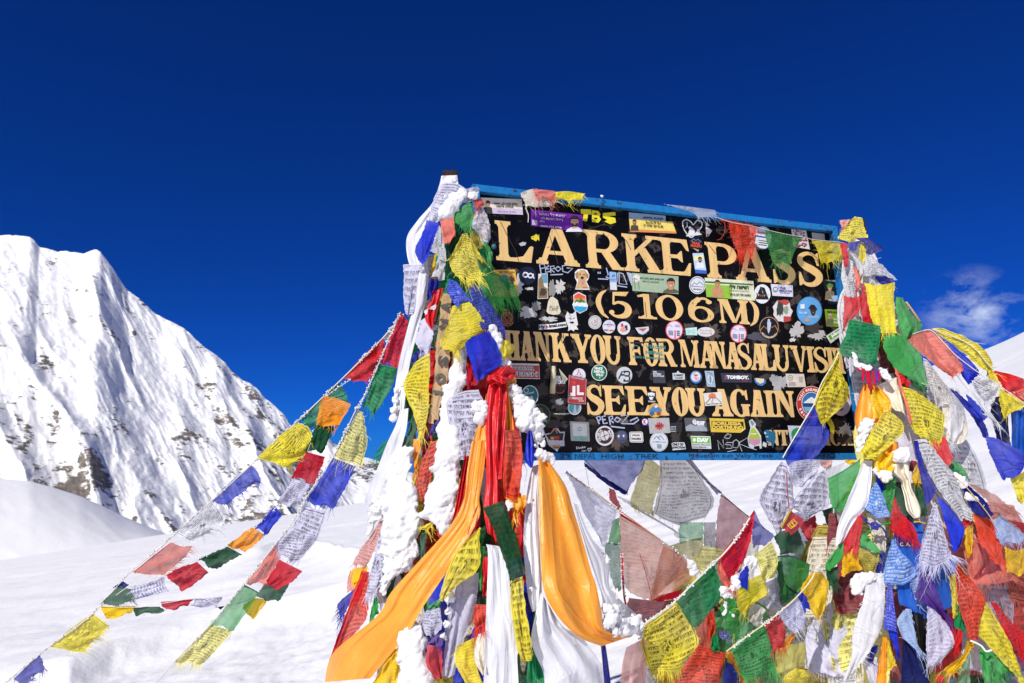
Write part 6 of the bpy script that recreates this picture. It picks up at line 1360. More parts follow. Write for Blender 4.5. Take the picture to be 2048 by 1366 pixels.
sc('L', QF, 6, 'grn', "frayed green strip low between white scarves", [(720, 470), (760, 440)], [(690, 800), (760, 800)], [(650, 1100), (790, 1100)], [(630, 1330), (820, 1330)], fr=40)
# lower left items
fl('L', QD, 5, 'rust', "large orange red printed flag at the lower left edge", [(530, 210), (610, 225)], [(420, 480), (605, 480)], [(330, 740), (580, 700)], [(215, 1100), (440, 880)], p=0.9, nrows=12, rp=0.005)
fl('L', QD, 6, 'red', "rolled red hem along the orange red flag, lower left", [(555, 235), (600, 225)], [(440, 480), (520, 470)], [(300, 830), (400, 730)], [(200, 1150), (290, 1000)], p=0.3, fo=(0.5, 0.006))
fl('L', QC, 4, 'pink', "pale pink printed flag curling off the left edge", [(712, 830), (765, 820)], [(620, 990), (715, 1000)], [(520, 1120), (660, 1110)], [(430, 1270), (565, 1300)], p=0.7, fr=10)
fl('L', QD, 3.4, 'salm', "worn salmon flag edge lower left, half see-through", [(410, 215), (450, 200)], [(388, 320), (430, 330)], [(390, 430), (450, 400)], sh=0.35)
fl('L', QD, 3.8, 'gold', "golden yellow flag peeking out at the lower left edge", [(430, 195), (590, 160)], [(410, 320), (555, 300)], [(465, 385), (500, 370)])
fl('L', QD, 3, 'indigo', "small frayed blue flag poking out far left", [(330, 500), (470, 385)], [(285, 560), (420, 520)], [(300, 620), (340, 680)], fr=40, fl=1.5)
fl('L', QC, 6, 'lav', "white printed flag with fringed end left of the snow mass", [(735, 870), (775, 830)], [(665, 1130), (755, 1120)], [(640, 1250), (755, 1260)], [(590, 1460), (750, 1430)], [(570, 1600), (710, 1520)], p=1.0, fr=40, nrows=14)
fl('L', QD, 5.4, 'lgrn', "plain green strip above the orange scarf, lower left", [(655, 490), (700, 470)], [(630, 620), (700, 600)], [(610, 755), (695, 660)])
fl('L', QD, 7, 'gold', "plain yellow flag hanging below the orange scarf", [(840, 1020), (935, 1000)], [(740, 1180), (935, 1120)], [(620, 1400), (900, 1400)], p=0.2)
fl('L', QD, 5, 'lav', "pale lavender gauze scarf low in the middle", [(1500, 230), (1740, 230)], [(1440, 560), (1690, 560)], [(1395, 900), (1580, 900)], [(1360, 1300), (1470, 1300)], sh=0.2, fo=(2.0, 0.012), name="scarf", cat="scarf")
fl('L', QD, 7.4, 'lav', "small white printed flag below the orange scarf", [(1190, 620), (1335, 590)], [(1150, 745), (1345, 740)], [(1190, 890), (1260, 880), (1340, 820)], p=1.0, nrows=7)
fl('L', QD, 7, 'purp', "purple flag scrap under the small white flag", [(1230, 880), (1355, 840)], [(1205, 955), (1352, 990)], fr=8)
fl('L', QD, 7.6, 'crim', "folded red flag loop at the bottom of the bundle", [(1205, 965), (1355, 1005)], [(1182, 1150), (1362, 1145)], [(1290, 1320), (1355, 1310)], fo=(0.7, 0.02))
fl('L', QD, 8, 'yel', "yellow flag with orange print left of the centre scarf", [(1500, 985), (1715, 880)], [(1490, 1180), (1710, 1180)], [(1600, 1400), (1790, 1400)], p=0.7, ink='#b5501c', fr=20)
fl('L', QD, 8.2, 'rust', "shredded red flag beside the white centre scarf", [(1690, 555), (1815, 560)], [(1680, 680), (1810, 690)], [(1680, 770), (1800, 810)], p=0.7, fr=50)
sc('L', QF, 9, 'cream', "knotted off-white rag left of the centre scarf", [(140, 860), (215, 835)], [(95, 1000), (218, 1000)], [(95, 1130), (215, 1130)], [(180, 1285), (222, 1260)], fo=(1.6, 0.012))
fl('L', QD, 7, 'lgrn', "small green flag wedge under the orange scarf", [(1190, 590), (1345, 485)], [(1250, 612), (1320, 580)])
fl('L', QF, 8.4, 'lgrn', "narrow green strip left of the centre scarf", [(150, -40), (205, -40)], [(150, 180), (195, 180)], [(150, 410), (180, 390)])
fl('L', QF, 8.8, 'red', "narrow red strip left of the centre scarf", [(188, 70), (240, 70)], [(180, 280), (230, 280)], [(172, 480), (228, 480)])
sc('L', QC, 7.2, 'red', "red satin strip left of the orange scarf, upper part", [(1585, 170), (1645, 145)], [(1530, 450), (1600, 430)], [(1480, 720), (1560, 640)], [(1440, 870), (1490, 790)])
sc('L', QC, 7.8, 'crim', "deep red cloth in the fold under the orange scarf", [(1715, 660), (1745, 660)], [(1600, 890), (1740, 880)], [(1560, 1070), (1700, 960)])
fl('L', QC, 4.4, 'rust', "red printed flag with horse figure between two snow columns", [(1235, 30), (1330, -10)], [(1115, 280), (1200, 260), (1290, 200)], [(1085, 520), (1170, 480), (1240, 440)], [(1150, 645), (1190, 600)], p=1.0, nrows=10)
fl('L', QC, 3.6, 'orange', "small orange flag strip above the snow, left of the red print", [(1062, -10), (1135, -10)], [(1045, 180), (1130, 160)], [(1070, 335), (1105, 300)], fr=10)
fl('L', QC, 3.2, 'dgrn', "dark green flag above the snow, mid left", [(960, -30), (1060, -60)], [(930, 80), (1030, 80)], [(915, 160), (960, 140)], fr=10)
fl('L', QC, 4, 'dgrn', "green flag hanging between the two snow columns, low", [(1125, 900), (1205, 900)], [(1100, 1090), (1195, 1060)], [(1105, 1270), (1165, 1250)])
fl('L', QC, 5.4, 'yel', "small fringed yellow flag between the two snow columns", [(1120, 890), (1252, 840)], [(1120, 925), (1255, 890)], fr=24)
# snow frozen onto the bundle
snow("snow cap lying across the white flag at the post top", [(510, 430, 60), (560, 370, 55), (600, 310, 50), (655, 265, 42)], QA, 'L', 5, vox=0.006, rough=0.5)
snow("little snow pad by the blue frame corner", [(745, 280, 34), (775, 270, 26)], QA, 'L', 6.5, vox=0.005, rough=0.4)
snow("big fluffy snow mass on the left half of the bundle", [(1010, 130, 55), (930, 210, 85), (890, 300, 70), (1035, 265, 40), (950, 320, 60), (850, 420, 60), (880, 500, 80), (960, 560, 95), (1010, 480, 50), (900, 640, 110), (960, 760, 130), (820, 560, 55), (1020, 700, 80), (1060, 760, 60), (880, 860, 130), (930, 980, 140), (840, 1060, 95), (990, 1100, 110), (890, 1180, 110), (1020, 1010, 70), (1080, 1090, 40)], QC, 'L', 6, seed=2)
snow("snow frozen along the foot of the white left scarf", [(770, 660, 60), (700, 710, 70), (660, 780, 60), (620, 900, 45), (600, 940, 38), (740, 640, 50), (790, 580, 40)], QC, 'L', 6.4, seed=8, vox=0.007)
snow("tall fluffy snow column in the middle of the bundle", [(1420, -60, 70), (1410, 60, 80), (1430, 170, 95), (1400, 270, 105), (1370, 370, 105), (1420, 420, 90), (1340, 490, 105), (1320, 600, 105), (1400, 620, 80), (1290, 700, 100), (1390, 740, 80), (1330, 800, 85), (1180, 770, 50), (1100, 760, 40), (1370, 860, 60), (1390, 930, 45)], QC, 'L', 6, seed=4)
snow("snow below the white printed flag, lower left", [(800, 200, 55), (840, 250, 50), (780, 330, 55), (760, 420, 40), (900, 60, 85), (960, 130, 70), (1000, 40, 70), (900, 200, 40)], QD, 'L', 6.3, seed=6, vox=0.007)
snow("snow under the orange scarf at the picture's lower edge", [(1080, 830, 75), (1020, 930, 75), (1100, 960, 90), (1030, 1080, 95), (1120, 1100, 80), (1050, 1240, 110), (1160, 1270, 90), (1000, 1350, 90), (1180, 1380, 90)], QD, 'L', 6.2, seed=3)
snow("thin snow strip in the lavender gauze scarf", [(1430, 480, 40), (1410, 620, 36), (1390, 760, 36), (1370, 900, 40)], QD, 'L', 6.5, seed=5, vox=0.006)
snow("snow crust beside the panel below the red knot", [(1510, 850, 40), (1550, 930, 50), (1590, 1010, 65), (1640, 1080, 75), (1690, 1140, 70), (1600, 1130, 60), (1570, 1060, 50), (1700, 1230, 55), (1740, 1300, 40), (1470, 800, 30)], QB, 'L', 7.5, seed=9, vox=0.006)
snow("snow lump on the edge of the white paper flag", [(1190, 1000, 42), (1215, 1030, 36), (1180, 1075, 28)], QB, 'L', 8, vox=0.005)
snow("snow ridge above the pale orange scarf", [(760, 120, 40), (800, 150, 45), (850, 170, 36), (880, 210, 26), (730, 50, 30), (900, 250, 18)], QE, 'L', 10, seed=7, vox=0.005)
snow("snow tufts below the orange red flap", [(430, 640, 24), (470, 670, 28), (440, 710, 22), (500, 690, 18), (585, 520, 14), (600, 470, 14)], QE, 'L', 11, vox=0.004, rough=0.6)
snow("snow heap held in the end of the pale orange scarf", [(1500, 640, 55), (1560, 690, 60), (1480, 740, 50), (1600, 790, 55), (1540, 840, 50), (1680, 770, 60), (1740, 730, 55), (1770, 790, 45), (1450, 600, 40)], QF, 'L', 10.5, seed=12, vox=0.006)
snow("frost band along the cord right of the bundle", [(1560, 500, 22), (1590, 560, 22), (1620, 620, 20), (1530, 440, 20), (1500, 380, 18), (1460, 120, 24), (1440, 60, 22), (1400, 20, 24)], QF, 'L', 8.6, seed=14, vox=0.005)
snow("icy snow column high in the white hollow", [(985, 470, 45), (1000, 560, 50), (960, 660, 60), (1000, 740, 50), (930, 820, 60), (900, 930, 60), (890, 1060, 60), (880, 1200, 65), (870, 1320, 65)], QB, 'L', 3.6, seed=15, rough=0.5)
snow("snow on the right flank above the first frosted fringe", [(1290, 260, 40), (1330, 330, 36), (1350, 420, 30), (1420, 560, 34), (1450, 600, 24)], QB, 'L', 5.5, seed=16, vox=0.006, rough=0.6)
snow("small snow patches on the left scarf edge", [(420, 820, 26), (408, 900, 30), (402, 1000, 30), (398, 1080, 26), (480, 780, 18)], QB, 'L', 4.5, seed=18, vox=0.005, rough=0.6)
# ------------------------------------------------------------------ frayed flags along the top edge of the sign
GT = "flags lying along the sign's top bar"
s5 = string("frayed flag line lying over the sign's top bar and face", 1400, 430, 'T', GT)
tf = lambda col, rows, z, lay, lab, **k: cloth("flag", col, rows, z, 'T', lay, s5, label=lab, rp=k.pop('rp', 0.004), **k)
tf('cream', [[(560, 185), (640, 150), (720, 140)], [(585, 260), (700, 235), (860, 240)], [(612, 332), (790, 310), (990, 282)]], Z1, 1.5, "stained whitish flag folded over the bar", stain=0.5, fr=8)
tf('salm', [[(690, 140), (905, 160)], [(700, 180), (920, 210)], [(720, 215), (935, 250)]], Z1, 2.2, "faded red shred over the bar", fr=30, sh=0.1)
tf('yel', [[(905, 172), (1050, 165), (1212, 190)], [(920, 210), (1050, 215), (1195, 225)], [(930, 250), (1050, 245), (1172, 265)]], Z1, 2.4, "yellow fringe over the bar", fr=50)
tf('white', [[(120, 248), (330, 270), (562, 300)], [(220, 280), (380, 310), (560, 335)], [(330, 318), (430, 345), (555, 368)]], Z2, 1.5, "white gauze strip lying along the bar", sh=0.25, fr=16)
tf('rust', [[(600, 370), (740, 400), (870, 425)], [(670, 410), (760, 440), (860, 450)]], Z2, 1.4, "knot of red shreds under the bar", fr=70, fl=1.6, sh=0.15)
tf('rust', [[(680, 410), (780, 425), (872, 435)], [(685, 500), (790, 520), (900, 520)], [(735, 650), (800, 645), (885, 655)]], Z2, 1.7, "tattered red flag with print over the letter P", p=0.9, fr=80, sh=0.22, nrows=8, fl=1.3, ink='#3a1512')
tf('salm', [[(845, 438), (930, 448)], [(850, 500), (905, 505)], [(870, 550), (885, 548)]], Z2, 1.9, "pale red flag corner", sh=0.1, fr=10)
tf('lgrn', [[(985, 465), (1140, 500), (1305, 528)], [(1000, 590), (1120, 610), (1250, 600)], [(1035, 735), (1120, 755), (1205, 742)]], Z2, 1.8, "green flag with black print over the letter S", p=0.85, sh=0.25, fr=30, nrows=11)
tf('yel', [[(1375, 548), (1500, 565), (1622, 576)], [(1420, 640), (1530, 655), (1645, 650)], [(1462, 742), (1560, 738), (1660, 724)]], Z2, 1.8, "yellow flag with black print by the right edge", p=0.9, sh=0.2, fr=16, nrows=12)
cord("cord", [(560, 360), (700, 405), (860, 432), (990, 466), (1160, 505), (1310, 530), (1380, 548), (1500, 562), (1625, 574), (1680, 590)], 'T', 2.0, 0.0014, parent=s5, z=Z2)
cord("loose_thread", [(610, 365), (640, 430), (632, 500), (600, 545), (570, 555)], 'T', 1.5, 0.001, '#c8563c', s5, Z2)
cord("loose_thread", [(612, 330), (640, 400), (638, 480)], 'T', 1.5, 0.0016, '#e6e2da', s5, Z1)
cord("loose_thread", [(980, 285), (1060, 320), (1145, 362)], 'T', 1.5, 0.0008, '#b9a94a', s5, Z1)
snow("snow crumbs on the sign's top bar", [(1385, 215, 12), (1375, 205, 9)], Z1, 'T', 0, vox=0.004, rough=0.3)

# ------------------------------------------------------------------ flags behind and under the sign
GB = "sheer flag lines hanging under the sign"
s6 = string("upper sheer flag line hanging behind the sign's lower bar", 1350, 1000, 'B', GB)
bf = lambda par, col, rows, z, lay, lab, zone='B', **k: cloth("flag", col, rows, z, zone, lay, par, label=lab, rp=k.pop('rp', 0.012), **k)
bf(s6, 'indigo', [[(70, -40), (400, -40), (760, -30)], [(110, 140), (420, 180), (700, 200)], [(330, 310), (500, 320), (620, 310)], [(505, 450), (525, 452), (545, 420)]], QI, 1, "blue sheer flag cut off by the sign's lower bar", sh=0.48, p=0.3)
bf(s6, 'dblue', [[(92, 120), (98, 165)], [(300, 290), (290, 320)], [(530, 440), (515, 455)]], QI, 2, "dark blue hem of the sheer flag", rp=0.003)
bf(s6, 'olive', [[(740, 60), (890, 180)], [(650, 260), (870, 330)], [(560, 520), (820, 520)], [(600, 600), (760, 650), (800, 600)]], QI, 0, "yellow sheer flag with threadbare hem", sh=0.53, p=0.5, fr=40)
bf(s6, 'grey', [[(860, 60), (1160, 60)], [(870, 330), (1330, 330)], [(830, 560), (1420, 520)], [(808, 660), (1100, 770), (1320, 680)]], QI, 2, "grey white sheer printed flag, largest under the sign", sh=0.33, p=0.9, nrows=14, fr=10)
bf(s6, 'lav', [[(1120, 80), (1180, 80)], [(1300, 280), (1370, 320)], [(1440, 450), (1510, 440)]], QI, 3, "rolled white hem of the grey flag", rp=0.004, fo=(0.7, 0.006))
bf(s6, 'maroon', [[(1495, 455), (1560, 505), (1890, 770)], [(1460, 640), (1640, 720), (1860, 790)], [(1445, 900), (1600, 920), (1700, 900)], [(1450, 1060), (1560, 1080), (1620, 1060)]], QI, 1, "dark red sheer flag right of the grey one", sh=0.53, hem='salm')
bf(s6, 'lgrn', [[(1075, 740), (1310, 740)], [(1065, 850), (1310, 850)], [(1070, 950), (1310, 905)]], QI, -1, "pale green sheer flag below the grey one", sh=0.62, p=0.4, fr=8)
bf(s6, 'olive', [[(955, 985), (1130, 930), (1312, 895)], [(1040, 1060), (1200, 1050), (1315, 1040)], [(1180, 1180), (1260, 1190), (1325, 1170)]], QI, -2, "olive yellow sheer flag with dark hem", sh=0.49, p=0.7, nrows=16)
bf(s6, 'grey', [[(1315, 740), (1445, 740)], [(1315, 960), (1450, 940)], [(1325, 1190), (1400, 1150), (1470, 1060)]], QI, 0, "narrow grey printed flag with crescent shaped light patch", sh=0.30, p=0.9, nrows=16)
bf(s6, 'white', [[(405, 455), (560, 520)], [(600, 590), (720, 650)], [(980, 800), (1130, 900)], [(1000, 870), (1080, 900)]], QI, -2, "very thin white flag in the gap", sh=0.62, p=0.5)
bf(s6, 'red', [[(350, 390), (410, 410)], [(355, 500), (450, 540)], [(410, 575), (470, 610)]], QI, -1, "small red flag scrap", sh=0.17, fr=10)
cord("cord", [(60, 60), (300, 290), (520, 440)], 'B', 2.4, 0.0015, '#1a1f78', s6, QI)
cord("cord", [(1130, 90), (1320, 290), (1500, 448), (1700, 620), (1890, 775)], 'B', 3.4, 0.0022, '#8d7f84', s6, QI, 60)
cord("loose_thread", [(108, 170), (125, 270), (155, 410)], 'B', 1, 0.0009, '#5a6a8c', s6, QI)
s7 = string("lower sheer flag line, lavender and salmon, under the sign", 1250, 1080, 'M', GB)
bf(s7, 'lav', [[(-90, 230), (160, 400), (428, 602)], [(10, 420), (200, 640), (410, 720)], [(100, 640), (240, 850), (350, 860)], [(240, 880), (280, 960), (300, 1010)]], QI, 1, "lavender sheer flag on a tan cord right of the orange scarf", 'M', sh=0.36, p=0.5, nrows=9)
bf(s7, 'tanred', [[(455, 640), (700, 800), (955, 985)], [(460, 960), (720, 1000), (1080, 1090)], [(470, 1200), (760, 1230), (1150, 1240)], [(540, 1420), (760, 1480), (960, 1380)], [(720, 1520), (770, 1530), (830, 1500)]], QI, 1, "large salmon sheer flag with red hems", 'M', sh=0.43, p=0.45, nrows=18, hem='red')
bf(s7, 'tanred', [[(900, 985), (1040, 1040), (1170, 1130)], [(830, 1200), (1000, 1220), (1200, 1300)], [(780, 1440), (900, 1450), (1080, 1400)], [(760, 1530), (800, 1535), (850, 1515)]], QI, 2, "second salmon sheer flag overlapping the first", 'M', sh=0.38, p=0.4, nrows=18)
bf(s7, 'lgrn', [[(385, 720), (455, 690)], [(350, 960), (460, 960)]], QI, -1, "green sliver behind the cord", 'M', sh=0.30)
bf(s7, 'dgrn', [[(310, 945), (460, 962)], [(305, 1050), (462, 1060)], [(360, 1240), (465, 1250)], [(420, 1420), (465, 1440)]], QI, -1, "dark green sheer flag left of the red hem", 'M', sh=0.56, p=0.5)
bf(s7, 'maroon', [[(90, 490), (330, 515), (560, 515)], [(70, 620), (280, 640), (460, 640)], [(150, 740), (230, 750), (300, 740)]], QJ, -1, "maroon printed flag below the salmon ones", 'M', p=0.8, sh=0.20, ink='#2a0d12')
bf(s7, 'crim', [[(380, 470), (500, 440), (640, 400)], [(335, 520), (460, 520), (585, 520)]], QJ, 0, "dark red fold in the middle", 'M', rp=0.004)
cord("cord", [(-95, 228), (160, 400), (430, 602), (700, 795), (955, 980), (1110, 1090), (1190, 1150), (1300, 1230)], 'M', 2.4, 0.003, '#b9a27c', s7, QI, 160)
cord("cord", [(20, 30), (25, 200), (40, 450), (60, 560)], 'M', 2.8, 0.004, '#c22a2e', s7, QJ, 50)
cord("cord", [(200, 30), (270, 260), (330, 520)], 'M', 3.4, 0.0015, '#b93a34', s7, QJ)

# front line from bundle to bundle
GF = "front flag lines between the two bundles"
s8 = string("front flag line: yellow, green and red flags rising to the right", 1400, 1230, 'F', GF)
ff = lambda par, col, rows, z, lay, lab, zone='F', **k: cloth("flag", col, rows, z, zone, lay, par, label=lab, rp=k.pop('rp', 0.008), **k)
ff(s8, 'yel', [[(240, 775), (400, 660), (562, 530)], [(212, 930), (450, 850), (700, 700)], [(260, 1130), (500, 1080), (805, 960)], [(305, 1255), (440, 1240), (600, 1215), (660, 1160)]], QJ, 2, "big yellow flag with large black print, front of the picture", p=1.0, nrows=9, fr=70, ink='#16141a')
ff(s8, 'grn', [[(575, 512), (760, 330), (965, 135)], [(620, 600), (820, 500), (1030, 440)], [(690, 720), (800, 700), (960, 600)], [(742, 802), (780, 785), (860, 710)]], QJ, 2.5, "green see-through flag beside the big yellow one", sh=0.2, p=0.7, nrows=9, fr=6)
ff(s8, 'red', [[(1480, 1090), (1660, 860), (1842, 605)], [(1500, 1170), (1700, 1020), (1830, 760)], [(1530, 1240), (1680, 1150), (1790, 950)], [(1572, 1318), (1650, 1260), (1740, 1090)]], QI, 3, "red flag with purple scrawl, upper end of the line", p=0.9, nrows=7, ink='#3a1a5c', fr=20)
cord("cord", [(210, 910), (250, 765), (420, 640), (565, 525), (780, 310), (965, 130), (1060, 40), (1200, -130), (1330, -330)], 'F', 4.0, 0.0032, '#d9d4c8', s8, QJ, 260)
snow("snow and frayed rime at the left end of the big yellow flag", [(180, 720, 45), (120, 740, 50), (60, 720, 40), (215, 770, 28)], QJ, 'F', 2, vox=0.005, seed=31)
snow("frost tuft on the cord between salmon and green flags", [(740, 150, 34), (760, 200, 32), (735, 240, 24), (800, 250, 20)], QJ, 'M', 5, vox=0.004, rough=0.8, seed=32)
snow("snow clump hanging under the red scrawled flag", [(1060, 420, 55), (1110, 440, 50), (1180, 370, 40), (1170, 310, 34), (1200, 240, 26), (1250, 200, 26), (1300, 120, 36), (1360, 110, 40), (1370, 150, 36)], QJ, 'F', 3, vox=0.005, seed=33)
snow("thin line of rime hanging below that clump", [(1072, 530, 18), (1085, 570, 22), (1078, 615, 18), (1064, 660, 14), (1130, 640, 14), (1160, 670, 12)], QJ, 'F', 2.6, vox=0.004, seed=34)
fl('F', QI, 3.4, 'salm', "frosted pink tassel beside the red scrawled flag", [(1460, 1130), (1490, 1100)], [(1470, 1260), (1530, 1250)], [(1530, 1390), (1620, 1400)], fr=30, group=GF)
s9 = string("second front flag line: green, red, white, blue and yellow", 1560, 1250, 'F', GF)
ff(s9, 'lgrn', [[(1132, 1010), (1300, 890), (1480, 762)], [(1165, 1090), (1340, 990), (1535, 920)], [(1205, 1190), (1390, 1140), (1570, 1060)], [(1245, 1290), (1420, 1290), (1590, 1190)]], QJ, 5, "leaf green flag with dense print", p=0.9, nrows=10, fr=80, fl=1.2, sh=0.08)
ff(s9, 'red', [[(1482, 745), (1550, 700), (1625, 655)], [(1515, 870), (1600, 830), (1690, 780)], [(1560, 1030), (1620, 1000), (1700, 960)]], QJ, 5, "red printed flag, small", p=0.9, fr=20, sh=0.1)
ff(s9, 'lav', [[(1620, 645), (1710, 560), (1815, 478)], [(1665, 710), (1780, 640), (1860, 580)], [(1710, 780), (1800, 740), (1885, 660)], [(1780, 855), (1850, 800), (1908, 715)]], QJ, 6, "white flag with blue print", p=0.9, ink='#3a5fb0', fr=12, nrows=9)
ff(s9, 'blue', [[(1820, 430), (1865, 425)], [(1850, 520), (1910, 500)], [(1885, 640), (1945, 590)]], QJ, 5.5, "small blue flag")
ff(s9, 'orange', [[(1560, 1030), (1700, 900), (1790, 840)], [(1610, 1010), (1720, 960), (1800, 870)], [(1640, 1050), (1700, 1010), (1760, 940)]], QJ, 4, "faded orange flag behind the red one", sh=0.2, p=0.4, fr=20)
ff(s9, 'gold', [[(105, 205), (150, 205), (215, 225)], [(0, 370), (110, 330), (262, 300)], [(80, 500), (150, 500), (248, 450)], [(150, 605), (170, 605), (200, 580)]], QL, 4, "golden yellow flag folded over itself", p=0.2, fr=8, fo=(0.9, 0.010))
cord("cord", [(1090, 1040), (1135, 1005), (1300, 885), (1480, 755), (1620, 650), (1815, 475), (1960, 300), (2010, 190), (2080, 110)], 'F', 6.6, 0.0028, '#d9c9a4', s9, QJ, 200)
# fill behind these: many worn flags in the lower middle
GM = "worn flags massed low between the bundles"
mf = lambda z, lay, col, label, *rows, **k: fl('M', z, lay, col, label, *rows, group=GM, rp=k.pop('rp', 0.010), **k)
mf(QJ, 1, 'rust', "red printed flag bottom centre with loose yellow thread", [(800, 975), (940, 1010), (1085, 1060)], [(700, 1120), (880, 1130), (1070, 1150)], [(590, 1290), (800, 1300), (1030, 1300)], [(560, 1420), (780, 1420), (1000, 1420)], p=0.9, nrows=10, sh=0.1)
mf(QJ, -1, 'salm', "pale salmon frayed flag below the green see-through one", [(760, 660), (960, 600)], [(750, 820), (950, 830)], [(820, 960), (940, 1000)], sh=0.25, fr=40, p=0.4)
mf(QJ, 0, 'rust', "orange red printed strip left of the small navy flag", [(880, 640), (950, 620)], [(890, 780), (980, 760)], [(900, 900), (940, 890)], p=0.8, fr=10)
mf(QJ, 2, 'indigo', "blue and white frosted flag at the bottom edge, centre", [(1085, 1150), (1150, 1170)], [(1060, 1260), (1200, 1260)], [(1050, 1420), (1225, 1420)], stain=0.1)
mf(QJ, 1.4, 'orange', "orange flag with red print beside the frosted blue one", [(1085, 1050), (1160, 1030)], [(1100, 1160), (1220, 1180)], [(1200, 1290), (1290, 1340)], p=0.6, ink='#b5301c', fr=16)
mf(QJ, 2.4, 'dblue', "small navy flag with white lettering marks", [(1010, 820), (1120, 830)], [(1015, 880), (1130, 890)], [(1040, 900), (1140, 950)], p=0.8, ink='#c9d2f0', nrows=4, rp=0.003)
mf(QJ, 1, 'grn', "teal green scrap above the bottom edge", [(950, 870), (1005, 880)], [(930, 980), (1015, 1000)], [(960, 1030), (1010, 1040)])
mf(QJ, 1.6, 'blue', "plain bright blue flag hanging in the snow clump", [(1215, 215), (1310, 145)], [(1205, 300), (1320, 280)], [(1205, 385), (1322, 405)], rp=0.003)
mf(QJ, 0.6, 'yel', "yellow flag with fringed hem behind the bright blue one", [(1190, 420), (1330, 300), (1490, 230)], [(1200, 500), (1360, 460), (1500, 400)], [(1215, 600), (1330, 560), (1500, 440)], [(1240, 640), (1290, 600), (1320, 560)], sh=0.15, p=0.4, fr=50)
mf(QK, 3, 'pyel', "yellow flag with hands print hanging in the middle right", [(135, 1085), (230, 1010), (325, 925)], [(190, 1180), (290, 1130), (385, 1120)], [(210, 1260), (300, 1240), (380, 1210)], [(225, 1335), (300, 1310), (372, 1290)], p=0.8, nrows=10)
mf(QJ, -1, 'lav', "pinkish white printed flag right of the hands flag", [(1480, 340), (1605, 280)], [(1440, 480), (1650, 470)], [(1380, 540), (1660, 640)], p=0.8, sh=0.18, nrows=14)
mf(QJ, -0.5, 'grey', "grey printed flag corner below it", [(1330, 540), (1420, 560), (1500, 620)], [(1315, 650), (1460, 690)], [(1310, 760), (1350, 740), (1440, 800)], p=0.8, sh=0.15)
mf(QJ, -3, 'pgrn', "large pale green gauze in the background", [(1180, 460), (1330, 540)], [(1230, 720), (1440, 760)], [(1230, 900), (1360, 850)], sh=0.4)
mf(QK, 1, 'dgrn', "dark green flag under the red, gold and green pennant", [(345, 890), (430, 830), (580, 800)], [(390, 980), (520, 960), (640, 930)], [(400, 1065), (560, 1070), (685, 1035)], p=0.2, sh=0.05)
mf(QK, 0.4, 'lgrn', "big green see-through flag with darker border", [(385, 1085), (520, 1080), (640, 1130), (785, 1215)], [(375, 1250), (560, 1260), (720, 1290)], [(400, 1400), (520, 1420), (640, 1400)], [(450, 1560), (500, 1560), (540, 1540)], sh=0.38, hem='dgrn', p=0.2)
mf(QJ, 1.2, 'dgrn', "dark green border strip of the see-through flag", [(1600, 120), (1660, 110)], [(1620, 330), (1700, 330)], [(1650, 560), (1780, 470), (1850, 440)], sh=0.1)
mf(QL, 0, 'white', "large white printed flag, low right of centre", [(200, 590), (350, 640)], [(110, 790), (480, 860)], [(60, 960), (320, 960), (440, 1000)], [(50, 1090), (230, 1160), (400, 1200)], p=0.8, sh=0.12, nrows=16)
mf(QL, 1, 'dblue', "see-through navy flag over the white one", [(340, 480), (410, 450)], [(350, 600), (440, 590), (530, 640)], [(372, 780), (430, 820), (485, 862)], sh=0.15, p=0.3)
mf(QL, 0.2, 'dgrn', "shredded green threads under the golden flag", [(60, 560), (140, 600), (250, 580)], [(90, 640), (160, 660), (240, 640)], fr=90, fl=2.2)
mf(QL, -0.6, 'yel', "pale yellow flag at the bottom, half see-through", [(-40, 1080), (100, 1110)], [(-150, 1160), (80, 1190), (260, 1200)], [(-140, 1280), (80, 1280), (260, 1270)], p=0.8, sh=0.1)
mf(QJ, -2, 'pyel', "pale yellow gauze behind the leaf green flag", [(1620, 960), (1800, 960), (1920, 930)], [(1580, 1150), (1760, 1150), (1930, 1120)], [(1590, 1260), (1760, 1260), (1900, 1240)], sh=0.3, fr=20)
mf(QL, 0.5, 'olive', "yellow green flag strip left of the fluffy white scarf", [(340, 340), (400, 330)], [(400, 440), (480, 430)], [(500, 620), (560, 560)], p=0.4)
mf(QL, 0.8, 'lav', "white printed strip left of the fluffy white scarf", [(380, 250), (470, 240)], [(390, 400), (500, 400)], [(500, 480), (560, 450)], p=0.9)
mf(QJ, -3, 'white', "faint white flag low behind the big yellow one", [(180, 1240), (300, 1230)], [(180, 1320), (340, 1320)], [(200, 1420), (400, 1420)], sh=0.2, fr=10)
mf(QJ, -2, 'gold', "yellow flag scraps beneath the big yellow flag's fringe", [(370, 1240), (560, 1260)], [(390, 1320), (570, 1330)], [(400, 1420), (560, 1420)], stain=0.2, fr=10)
mf(QJ, -3, 'crim', "pinkish red flag at the bottom right of centre", [(1240, 1320), (1440, 1300)], [(1260, 1420), (1460, 1420)], p=0.5)
mf(QK, -1, 'lav', "large white printed flag with black figure under the blue flag", [(425, 120), (470, 140)], [(290, 330), (420, 350), (535, 380)], [(195, 525), (380, 560), (545, 600)], [(330, 790), (420, 800), (430, 700)], [(370, 872), (400, 872), (425, 860)], p=1.0, nrows=10, sh=0.10)
mf(QK, 0, 'lav', "white printed flag blowing right with four text blocks", [(780, 250), (860, 205), (900, 260)], [(640, 390), (760, 380), (922, 420)], [(525, 570), (720, 560), (918, 570)], [(600, 650), (740, 640), (860, 610)], [(660, 725), (690, 700), (720, 680)], p=1.0, nrows=8)
mf(QK, -2, 'lav', "white printed flag just below the sign's lower bar", [(510, 130), (660, 100), (830, 100)], [(490, 270), (640, 260), (800, 230)], [(540, 390), (640, 360), (720, 310)], p=0.9, nrows=9, sh=0.12)
